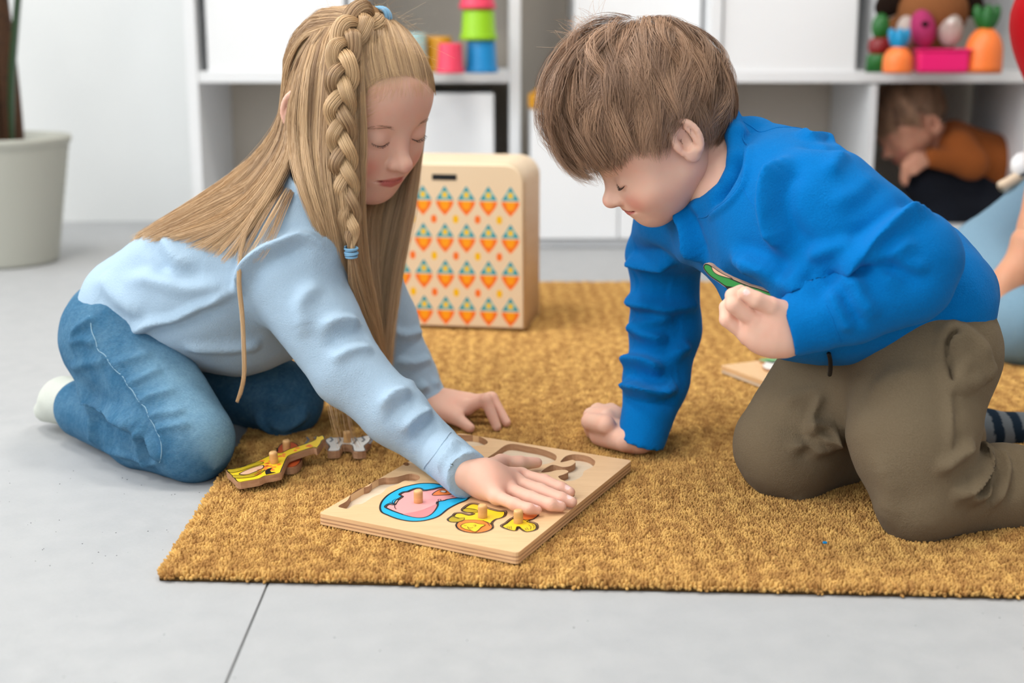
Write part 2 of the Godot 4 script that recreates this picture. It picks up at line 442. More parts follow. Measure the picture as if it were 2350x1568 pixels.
const TIGER := [Vector2(-0.0175, -0.0209), Vector2(-0.0147, -0.0415), Vector2(-0.0077, -0.0459), Vector2(0.0020, -0.0383), Vector2(0.0087, -0.0207), Vector2(0.0132, -0.0006), Vector2(0.0167, 0.0246), Vector2(0.0140, 0.0462), Vector2(0.0043, 0.0514), Vector2(-0.0051, 0.0380), Vector2(-0.0139, 0.0077)]
const TIGER_PEG := Vector2(-0.0048, -0.0093)
const ZEBRA_AT := Vector3(-0.1742, 0.0, -1.5418)
const ZEBRA := [Vector2(-0.0293, -0.0094), Vector2(-0.0255, -0.0209), Vector2(-0.0120, -0.0229), Vector2(0.0004, -0.0207), Vector2(0.0088, -0.0227), Vector2(0.0167, -0.0303), Vector2(0.0229, -0.0287), Vector2(0.0233, -0.0060), Vector2(0.0190, 0.0117), Vector2(0.0216, 0.0306), Vector2(0.0083, 0.0319), Vector2(0.0035, 0.0093), Vector2(-0.0070, 0.0062), Vector2(-0.0079, 0.0289), Vector2(-0.0211, 0.0302), Vector2(-0.0215, 0.0129)]
const ZEBRA_PEG := Vector2(-0.0026, -0.0038)
const BOARD2_CORNER := Vector3(0.3119, 0.0, -1.9153)
const GIRL_HOODIE := [
	[0, 0.05, -0.4287, 0.1685, -1.677, -0.3374, 0.1973, -1.662, 0.06, 0.076],
	[0, 0.05, -0.4287, 0.1685, -1.593, -0.3374, 0.1973, -1.578, 0.06, 0.076],
	[0, 0.05, -0.3374, 0.1973, -1.665, -0.2437, 0.2535, -1.65, 0.076, 0.07],
	[0, 0.05, -0.3374, 0.1973, -1.575, -0.2437, 0.2535, -1.56, 0.076, 0.07],
	[0, 0.05, -0.4009, 0.1638, -1.6, -0.2969, 0.1388, -1.58, 0.046, 0.034],
	[0, 0.04, -0.2969, 0.1388, -1.58, -0.2469, 0.1385, -1.6, 0.034, 0.03],
	[0, 0.04, -0.2416, 0.248, -1.54, -0.182, 0.2325, -1.66, 0.05, 0.052],
	[0, 0.025, -0.2461, 0.3199, -1.62, -0.2414, 0.2912, -1.565, 0.024, 0.03],
	[0, 0.02, -0.2414, 0.2912, -1.565, -0.1934, 0.258, -1.505, 0.03, 0.018],
	[0, 0.02, -0.2461, 0.3199, -1.62, -0.2137, 0.3035, -1.68, 0.024, 0.024],
	[0, 0.015, -0.1848, 0.2288, -1.685, -0.1456, 0.1281, -1.7, 0.052, 0.04],
	[0, 0.015, -0.1456, 0.1281, -1.7, -0.1189, 0.0635, -1.69, 0.04, 0.036],
	[0, 0.015, -0.1189, 0.0635, -1.69, -0.0925, 0.0326, -1.675, 0.036, 0.028],
	[0, 0.03, -0.231, 0.2171, -1.52, -0.1641, 0.1229, -1.465, 0.055, 0.039],
	[0, 0.012, -0.1641, 0.1229, -1.465, -0.1136, 0.0829, -1.44, 0.037, 0.0335],
	[0, 0.012, -0.1136, 0.0829, -1.44, -0.0694, 0.046, -1.43, 0.0335, 0.027],
	[0, 0.0025, -0.0717, 0.0461, -1.4356, -0.0322, 0.0449, -1.3387, 0.0262, 0.025],
	[10, 0.002, 0.0561, 0.0432, -1.21, 0.0729, 0.0429, -1.1852, 0.16, 0.16],
	[10, 0.002, -0.0494, -0.0188, -1.6521, -0.0312, -0.0404, -1.6421, 0.06, 0.06]]
const GIRL_JEANS := [
	[1, 0.04, -0.4421, 0.1357, -1.635, 0.078, 0.068, 0.098, 1, 0, 0, 0, 1, 0, 0, 0, 1],
	[0, 0.03, -0.4367, 0.135, -1.575, -0.3379, 0.044, -1.475, 0.058, 0.0455],
	[0, 0.03, -0.4532, 0.1222, -1.6, -0.4414, 0.1005, -1.585, 0.049, 0.048],
	[0, 0.006, -0.3379, 0.038, -1.475, -0.4059, 0.0382, -1.53, 0.0425, 0.043],
	[0, 0.012, -0.4059, 0.0382, -1.53, -0.4971, 0.0409, -1.615, 0.042, 0.036],
	[10, 0.002, -0.5721, 0.0429, -1.6845, -0.594, 0.0435, -1.7049, 0.08, 0.08],
	[0, 0.03, -0.4328, 0.1076, -1.72, -0.2637, 0.0405, -1.655, 0.062, 0.0455],
	[0, 0.012, -0.2637, 0.0405, -1.655, -0.3857, 0.0127, -1.79, 0.043, 0.04]]
const GIRL_SOCKS := [
	[0, 0.02, -0.494, 0.0479, -1.615, -0.5326, 0.0411, -1.655, 0.028, 0.026],
	[2, 0.02, -0.5326, 0.0411, -1.655, -0.5608, 0.022, -1.675, 0.027, 0.018, 0.1881, 0.9407, 0.2822, 0.75],
	[0, 0.02, -0.3937, 0.0101, -1.8, -0.4482, 0.0038, -1.86, 0.028, 0.026],
	[2, 0.02, -0.4482, 0.0038, -1.86, -0.4734, 0.02, -1.8205, 0.025, 0.018, 0.1881, 0.9407, 0.2822, 0.75]]
const GIRL_HAND := [
	[0, 0.01, -0.0694, 0.046, -1.43, -0.0367, 0.045, -1.3499, 0.0155, 0.0165],
	[2, 0.01, -0.0367, 0.045, -1.3499, -0.0137, 0.04, -1.3438, 0.0165, 0.0195, 0, 0.995, 0.0995, 0.8],
	[0, 0.012, -0.0164, 0.039, -1.3468, 0.0211, 0.032, -1.3794, 0.0145, 0.0085],
	[0, 0.012, -0.0164, 0.039, -1.3468, 0.0168, 0.0325, -1.3551, 0.0145, 0.0085],
	[0, 0.012, -0.0164, 0.039, -1.3468, 0.0082, 0.032, -1.3344, 0.0145, 0.0085],
	[0, 0.012, -0.0164, 0.039, -1.3468, -0.004, 0.031, -1.3159, 0.0145, 0.0085],
	[0, 0.004, 0.0211, 0.032, -1.3794, 0.0449, 0.0315, -1.3621, 0.0074, 0.0068],
	[0, 0.003, 0.0449, 0.0315, -1.3621, 0.0611, 0.03, -1.3441, 0.0068, 0.0062],
	[0, 0.003, 0.0611, 0.03, -1.3441, 0.0698, 0.0272, -1.34, 0.0062, 0.0053],
	[0, 0.004, 0.0168, 0.0325, -1.3551, 0.0397, 0.0315, -1.3329, 0.0076, 0.007],
	[0, 0.003, 0.0397, 0.0315, -1.3329, 0.0597, 0.03, -1.3117, 0.007, 0.0064],
	[0, 0.003, 0.0597, 0.03, -1.3117, 0.07, 0.0272, -1.3092, 0.0064, 0.0055],
	[0, 0.004, 0.0082, 0.032, -1.3344, 0.0296, 0.0315, -1.3102, 0.0074, 0.0067],
	[0, 0.003, 0.0296, 0.0315, -1.3102, 0.0488, 0.03, -1.2948, 0.0067, 0.0061],
	[0, 0.003, 0.0488, 0.03, -1.2948, 0.0591, 0.0272, -1.2964, 0.0061, 0.0052],
	[0, 0.004, -0.004, 0.031, -1.3159, 0.0131, 0.0305, -1.295, 0.0068, 0.006],
	[0, 0.003, 0.0131, 0.0305, -1.295, 0.0273, 0.0292, -1.2845, 0.006, 0.0054],
	[0, 0.003, 0.0273, 0.0292, -1.2845, 0.0354, 0.027, -1.2869, 0.0054, 0.0046],
	[0, 0.01, -0.0166, 0.041, -1.3621, 0.0004, 0.034, -1.4151, 0.013, 0.0095],
	[0, 0.005, 0.0004, 0.034, -1.4151, 0.0199, 0.032, -1.4213, 0.009, 0.0078],
	[0, 0.004, 0.0199, 0.032, -1.4213, 0.0387, 0.03, -1.4306, 0.0074, 0.0058]]
const GIRL_FAR_HAND := [
	[2, 0.01, -0.094, 0.0365, -1.675, -0.0858, 0.0317, -1.672, 0.02, 0.02, 0, 1, 0, 0.8],
	[2, 0.012, -0.0858, 0.0317, -1.672, -0.0478, 0.0318, -1.665, 0.021, 0.019, 0, 0.9806, 0.1961, 0.6],
	[0, 0.012, -0.075, 0.0294, -1.67, -0.042, 0.0333, -1.645, 0.014, 0.0085],
	[0, 0.004, -0.042, 0.0333, -1.645, -0.0179, 0.0453, -1.635, 0.008, 0.0076],
	[0, 0.003, -0.0179, 0.0453, -1.635, -0.0047, 0.014, -1.6255, 0.0076, 0.0057],
	[0, 0.012, -0.075, 0.0294, -1.67, -0.0398, 0.0343, -1.668, 0.014, 0.0085],
	[0, 0.004, -0.0398, 0.0343, -1.668, -0.0112, 0.0403, -1.662, 0.008, 0.0076],
	[0, 0.003, -0.0112, 0.0403, -1.662, 0.0069, 0.014, -1.6447, 0.0076, 0.0057],
	[0, 0.012, -0.075, 0.0294, -1.67, -0.0431, 0.0307, -1.69, 0.014, 0.0085],
	[0, 0.004, -0.0431, 0.0307, -1.69, -0.0158, 0.0305, -1.695, 0.0074, 0.007],
	[0, 0.003, -0.0158, 0.0305, -1.695, 0.0017, 0.014, -1.6745, 0.007, 0.0053],
	[0, 0.012, -0.075, 0.0294, -1.67, -0.0491, 0.0254, -1.71, 0.014, 0.0085],
	[0, 0.004, -0.0491, 0.0254, -1.71, -0.0272, 0.0216, -1.72, 0.0067, 0.0064],
	[0, 0.003, -0.0272, 0.0216, -1.72, -0.0104, 0.014, -1.6951, 0.0064, 0.0048],
	[0, 0.01, -0.0795, 0.0293, -1.65, -0.0549, 0.0249, -1.63, 0.014, 0.009],
	[0, 0.004, -0.0549, 0.0249, -1.63, -0.0373, 0.015, -1.6185, 0.0085, 0.0062]]
const GIRL_HEAD := [
	[1, 0.02, -0.1598, 0.4312, -1.5862, 0.0705, 0.074, 0.084, 0.691, 0.0622, -0.7201, 0.2899, 0.8888, 0.3549, 0.6621, -0.454, 0.5962],
	[1, 0.03, -0.1326, 0.4104, -1.5618, 0.06, 0.052, 0.046, 0.691, 0.0622, -0.7201, 0.2899, 0.8888, 0.3549, 0.6621, -0.454, 0.5962],
	[1, 0.03, -0.1482, 0.3624, -1.581, 0.054, 0.05, 0.046, 0.691, 0.0622, -0.7201, 0.2899, 0.8888, 0.3549, 0.6621, -0.454, 0.5962],
	[1, 0.03, -0.1491, 0.3347, -1.5842, 0.036, 0.03, 0.036, 0.691, 0.0622, -0.7201, 0.2899, 0.8888, 0.3549, 0.6621, -0.454, 0.5962],
	[1, 0.02, -0.1567, 0.3505, -1.5471, 0.024, 0.026, 0.022, 0.691, 0.0622, -0.7201, 0.2899, 0.8888, 0.3549, 0.6621, -0.454, 0.5962],
	[0, 0.022, -0.1979, 0.3713, -1.5626, -0.1558, 0.3133, -1.573, 0.019, 0.014],
	[1, 0.02, -0.1138, 0.3543, -1.5917, 0.024, 0.026, 0.022, 0.691, 0.0622, -0.7201, 0.2899, 0.8888, 0.3549, 0.6621, -0.454, 0.5962],
	[0, 0.022, -0.133, 0.3771, -1.6303, -0.1364, 0.315, -1.5932, 0.019, 0.014],
	[1, 0.02, -0.1417, 0.3079, -1.5794, 0.015, 0.0135, 0.0125, 0.691, 0.0622, -0.7201, 0.2899, 0.8888, 0.3549, 0.6621, -0.454, 0.5962],
	[11, 0.012, -0.1207, 0.3603, -1.5166, 0.0165, 0.0095, 0.0105, 0.691, 0.0622, -0.7201, 0.2899, 0.8888, 0.3549, 0.6621, -0.454, 0.5962],
	[11, 0.012, -0.0827, 0.3638, -1.5562, 0.0165, 0.0095, 0.0105, 0.691, 0.0622, -0.7201, 0.2899, 0.8888, 0.3549, 0.6621, -0.454, 0.5962],
	[0, 0.012, -0.1098, 0.3697, -1.5435, -0.107, 0.3385, -1.5435, 0.0062, 0.0082],
	[1, 0.007, -0.1058, 0.3371, -1.5425, 0.0088, 0.008, 0.0085, 0.691, 0.0622, -0.7201, 0.2899, 0.8888, 0.3549, 0.6621, -0.454, 0.5962],
	[1, 0.005, -0.1189, 0.337, -1.5414, 0.0056, 0.0056, 0.0068, 0.691, 0.0622, -0.7201, 0.2899, 0.8888, 0.3549, 0.6621, -0.454, 0.5962],
	[11, 0.002, -0.1141, 0.3313, -1.5437, 0.0026, 0.0022, 0.0036, 0.691, 0.0622, -0.7201, 0.2899, 0.8888, 0.3549, 0.6621, -0.454, 0.5962],
	[1, 0.005, -0.1054, 0.3382, -1.5555, 0.0056, 0.0056, 0.0068, 0.691, 0.0622, -0.7201, 0.2899, 0.8888, 0.3549, 0.6621, -0.454, 0.5962],
	[11, 0.002, -0.1069, 0.3319, -1.5512, 0.0026, 0.0022, 0.0036, 0.691, 0.0622, -0.7201, 0.2899, 0.8888, 0.3549, 0.6621, -0.454, 0.5962],
	[1, 0.004, -0.1351, 0.3696, -1.5296, 0.0148, 0.0128, 0.0128, 0.691, 0.0622, -0.7201, 0.2899, 0.8888, 0.3549, 0.6621, -0.454, 0.5962],
	[1, 0.004, -0.0971, 0.3731, -1.5692, 0.0148, 0.0128, 0.0128, 0.691, 0.0622, -0.7201, 0.2899, 0.8888, 0.3549, 0.6621, -0.454, 0.5962],
	[10, 0.0008, -0.1215, 0.3619, -1.5318, -0.1246, 0.3582, -1.5274, 0.0008, 0.0018],
	[10, 0.0008, -0.1246, 0.3582, -1.5274, -0.1289, 0.3573, -1.5233, 0.0018, 0.002],
	[10, 0.0008, -0.1289, 0.3573, -1.5233, -0.1345, 0.359, -1.5195, 0.002, 0.0017],
	[10, 0.0008, -0.1345, 0.359, -1.5195, -0.1406, 0.363, -1.5178, 0.0017, 0.0008],
	[10, 0.0008, -0.098, 0.364, -1.5563, -0.0935, 0.361, -1.5598, 0.0008, 0.0018],
	[10, 0.0008, -0.0935, 0.361, -1.5598, -0.0895, 0.3609, -1.5643, 0.0018, 0.002],
	[10, 0.0008, -0.0895, 0.3609, -1.5643, -0.0862, 0.3634, -1.57, 0.002, 0.0017],
	[10, 0.0008, -0.0862, 0.3634, -1.57, -0.085, 0.368, -1.5757, 0.0017, 0.0008],
	[1, 0.012, -0.1288, 0.3262, -1.5655, 0.022, 0.013, 0.0135, 0.691, 0.0622, -0.7201, 0.2899, 0.8888, 0.3549, 0.6621, -0.454, 0.5962],
	[0, 0.003, -0.1196, 0.3231, -1.5562, -0.1366, 0.3227, -1.5503, 0.0036, 0.0022],
	[0, 0.003, -0.1189, 0.3232, -1.557, -0.1138, 0.3248, -1.5741, 0.0036, 0.0022],
	[0, 0.003, -0.1321, 0.3168, -1.5556, -0.1183, 0.3181, -1.57, 0.0044, 0.0044],
	[12, 0.0015, -0.135, 0.3192, -1.5456, -0.1087, 0.3215, -1.573, 0.0042, 0.0042, 0.2899, 0.8888, 0.3549, 0.22],
	[1, 0.004, -0.22, 0.3973, -1.5451, 0.0036, 0.0235, 0.014, 0.921, -0.1583, -0.356, 0.2508, 0.94, 0.2311, 0.298, -0.3021, 0.9055],
	[0, 0.001, -0.2192, 0.3811, -1.5398, -0.2167, 0.3848, -1.5371, 0.0031, 0.0031],
	[0, 0.001, -0.2167, 0.3848, -1.5371, -0.2146, 0.3893, -1.5347, 0.0031, 0.0031],
	[0, 0.001, -0.2146, 0.3893, -1.5347, -0.213, 0.3943, -1.5328, 0.0031, 0.0031],
	[0, 0.001, -0.213, 0.3943, -1.5328, -0.2122, 0.3996, -1.5315, 0.0031, 0.0031],
	[0, 0.001, -0.2122, 0.3996, -1.5315, -0.2121, 0.4047, -1.531, 0.0031, 0.0031],
	[0, 0.001, -0.2121, 0.4047, -1.531, -0.2127, 0.4092, -1.5312, 0.0031, 0.0031],
	[0, 0.001, -0.2127, 0.4092, -1.5312, -0.214, 0.4129, -1.5321, 0.0031, 0.0031],
	[0, 0.001, -0.214, 0.4129, -1.5321, -0.2159, 0.4156, -1.5337, 0.0031, 0.0031],
	[0, 0.001, -0.2159, 0.4156, -1.5337, -0.2191, 0.4169, -1.5351, 0.0031, 0.0031],
	[0, 0.001, -0.2191, 0.4169, -1.5351, -0.223, 0.4168, -1.5365, 0.0031, 0.0031],
	[0, 0.001, -0.223, 0.4168, -1.5365, -0.2269, 0.4154, -1.5383, 0.0031, 0.0031],
	[0, 0.001, -0.2269, 0.4154, -1.5383, -0.2305, 0.4127, -1.5403, 0.0031, 0.0031],
	[0, 0.001, -0.2305, 0.4127, -1.5403, -0.2336, 0.409, -1.5424, 0.0031, 0.0031],
	[0, 0.001, -0.2336, 0.409, -1.5424, -0.2359, 0.4044, -1.5446, 0.0031, 0.0031],
	[0, 0.001, -0.2359, 0.4044, -1.5446, -0.2374, 0.3994, -1.5465, 0.0031, 0.0031],
	[0, 0.001, -0.2374, 0.3994, -1.5465, -0.2379, 0.3942, -1.5482, 0.0031, 0.0031],
	[0, 0.001, -0.2379, 0.3942, -1.5482, -0.2373, 0.3892, -1.5494, 0.0031, 0.0031],
	[0, 0.001, -0.2373, 0.3892, -1.5494, -0.2358, 0.3847, -1.5501, 0.0031, 0.0031],
	[1, 0.008, -0.2276, 0.3789, -1.5491, 0.0044, 0.0085, 0.0088, 0.691, 0.0622, -0.7201, 0.2899, 0.8888, 0.3549, 0.6621, -0.454, 0.5962],
	[0, 0.004, -0.2251, 0.4094, -1.5403, -0.2319, 0.3921, -1.5476, 0.003, 0.003],
	[11, 0.003, -0.2239, 0.394, -1.5391, 0.007, 0.0115, 0.0072, 0.921, -0.1583, -0.356, 0.2899, 0.8888, 0.3549, 0.2602, -0.43, 0.8645],
	[1, 0.003, -0.2152, 0.389, -1.5367, 0.0034, 0.005, 0.0042, 0.691, 0.0622, -0.7201, 0.2899, 0.8888, 0.3549, 0.6621, -0.454, 0.5962],
	[1, 0.004, -0.1188, 0.4064, -1.6506, 0.0036, 0.0235, 0.014, 0.2993, 0.268, -0.9157, 0.1605, 0.9319, 0.3252, 0.9406, -0.2444, 0.2359],
	[0, 0.001, -0.1121, 0.3907, -1.6515, -0.1095, 0.3944, -1.6487, 0.0031, 0.0031],
	[0, 0.001, -0.1095, 0.3944, -1.6487, -0.1075, 0.3989, -1.6463, 0.0031, 0.0031],
	[0, 0.001, -0.1075, 0.3989, -1.6463, -0.1059, 0.404, -1.6444, 0.0031, 0.0031],
	[0, 0.001, -0.1059, 0.404, -1.6444, -0.1051, 0.4092, -1.6432, 0.0031, 0.0031],
	[0, 0.001, -0.1051, 0.4092, -1.6432, -0.105, 0.4143, -1.6426, 0.0031, 0.0031],
	[0, 0.001, -0.105, 0.4143, -1.6426, -0.1056, 0.4188, -1.6428, 0.0031, 0.0031],
	[0, 0.001, -0.1056, 0.4188, -1.6428, -0.1069, 0.4226, -1.6438, 0.0031, 0.0031],
	[0, 0.001, -0.1069, 0.4226, -1.6438, -0.1088, 0.4252, -1.6454, 0.0031, 0.0031],
	[0, 0.001, -0.1088, 0.4252, -1.6454, -0.1104, 0.4267, -1.6484, 0.0031, 0.0031],
	[0, 0.001, -0.1104, 0.4267, -1.6484, -0.112, 0.4268, -1.6522, 0.0031, 0.0031],
	[0, 0.001, -0.112, 0.4268, -1.6522, -0.1138, 0.4255, -1.6561, 0.0031, 0.0031],
	[0, 0.001, -0.1138, 0.4255, -1.6561, -0.1157, 0.423, -1.6599, 0.0031, 0.0031],
	[0, 0.001, -0.1157, 0.423, -1.6599, -0.1177, 0.4194, -1.6632, 0.0031, 0.0031],
	[0, 0.001, -0.1177, 0.4194, -1.6632, -0.1195, 0.4149, -1.6659, 0.0031, 0.0031],
	[0, 0.001, -0.1195, 0.4149, -1.6659, -0.1211, 0.4098, -1.6677, 0.0031, 0.0031],
	[0, 0.001, -0.1211, 0.4098, -1.6677, -0.1223, 0.4046, -1.6686, 0.0031, 0.0031],
	[0, 0.001, -0.1223, 0.4046, -1.6686, -0.1231, 0.3994, -1.6685, 0.0031, 0.0031],
	[0, 0.001, -0.1231, 0.3994, -1.6685, -0.1234, 0.3948, -1.6673, 0.0031, 0.0031],
	[1, 0.008, -0.1214, 0.3884, -1.6597, 0.0044, 0.0085, 0.0088, 0.691, 0.0622, -0.7201, 0.2899, 0.8888, 0.3549, 0.6621, -0.454, 0.5962],
	[0, 0.004, -0.1152, 0.4193, -1.6548, -0.1213, 0.402, -1.6628, 0.003, 0.003],
	[11, 0.003, -0.1127, 0.404, -1.6551, 0.007, 0.0115, 0.0072, 0.2993, 0.268, -0.9157, 0.2899, 0.8888, 0.3549, 0.9091, -0.3717, 0.1883],
	[1, 0.003, -0.1094, 0.3985, -1.6469, 0.0034, 0.005, 0.0042, 0.691, 0.0622, -0.7201, 0.2899, 0.8888, 0.3549, 0.6621, -0.454, 0.5962]]
const GIRL_BODY := [
	[0, 0.03, -0.1813, 0.3851, -1.6108, -0.2068, 0.2869, -1.6, 0.04, 0.04],
	[0, 0.03, -0.2068, 0.2869, -1.6, -0.2301, 0.2618, -1.6, 0.04, 0.05],
	[0, 0.04, -0.2301, 0.2618, -1.6, -0.3527, 0.1973, -1.62, 0.055, 0.06],
	[0, 0.03, -0.3527, 0.1973, -1.62, -0.4173, 0.1606, -1.635, 0.055, 0.042],
	[0, 0.01, -0.231, 0.2171, -1.52, -0.1641, 0.1229, -1.465, 0.033, 0.0222],
	[0, 0.01, -0.1641, 0.1229, -1.465, -0.1136, 0.0829, -1.44, 0.0222, 0.0201],
	[0, 0.01, -0.1136, 0.0829, -1.44, -0.0694, 0.046, -1.43, 0.0201, 0.0162],
	[0, 0.01, -0.0694, 0.046, -1.43, -0.0367, 0.045, -1.3499, 0.016, 0.0175],
	[0, 0.01, -0.1848, 0.2288, -1.685, -0.1456, 0.1281, -1.7, 0.0312, 0.024],
	[0, 0.01, -0.1456, 0.1281, -1.7, -0.1189, 0.0635, -1.69, 0.024, 0.0216],
	[0, 0.01, -0.1189, 0.0635, -1.69, -0.0925, 0.0326, -1.675, 0.0216, 0.0168],
	[0, 0.03, -0.4173, 0.1606, -1.635, -0.4332, 0.1326, -1.6, 0.042, 0.04],
	[0, 0.02, -0.4332, 0.1326, -1.6, -0.3379, 0.044, -1.475, 0.04, 0.032],
	[0, 0.02, -0.3379, 0.044, -1.475, -0.4996, 0.0425, -1.615, 0.032, 0.024],
	[0, 0.02, -0.4173, 0.1606, -1.635, -0.4223, 0.1119, -1.7, 0.042, 0.04],
	[0, 0.02, -0.4223, 0.1119, -1.7, -0.2637, 0.0405, -1.655, 0.04, 0.032],
	[0, 0.02, -0.2637, 0.0405, -1.655, -0.3857, 0.0127, -1.79, 0.032, 0.024],
	[0, 0.02, -0.2334, 0.2325, -1.53, -0.2301, 0.2618, -1.6, 0.035, 0.045],
	[0, 0.02, -0.1848, 0.2288, -1.685, -0.2301, 0.2618, -1.6, 0.035, 0.045]]
const GIRL_NAILS := [[0.0673, 0.0322, -1.3395], [0.0675, 0.0322, -1.3087], [0.0566, 0.0322, -1.2959], [0.0329, 0.032, -1.2864], [0.0364, 0.0355, -1.4162]]
const GIRL_HEAD_AT := Transform3D(Basis(Vector3(0.6910, 0.0622, -0.7201), Vector3(0.2899, 0.8888, 0.3549), Vector3(0.6621, -0.4540, 0.5962)), Vector3(-0.1594, 0.4027, -1.5882))
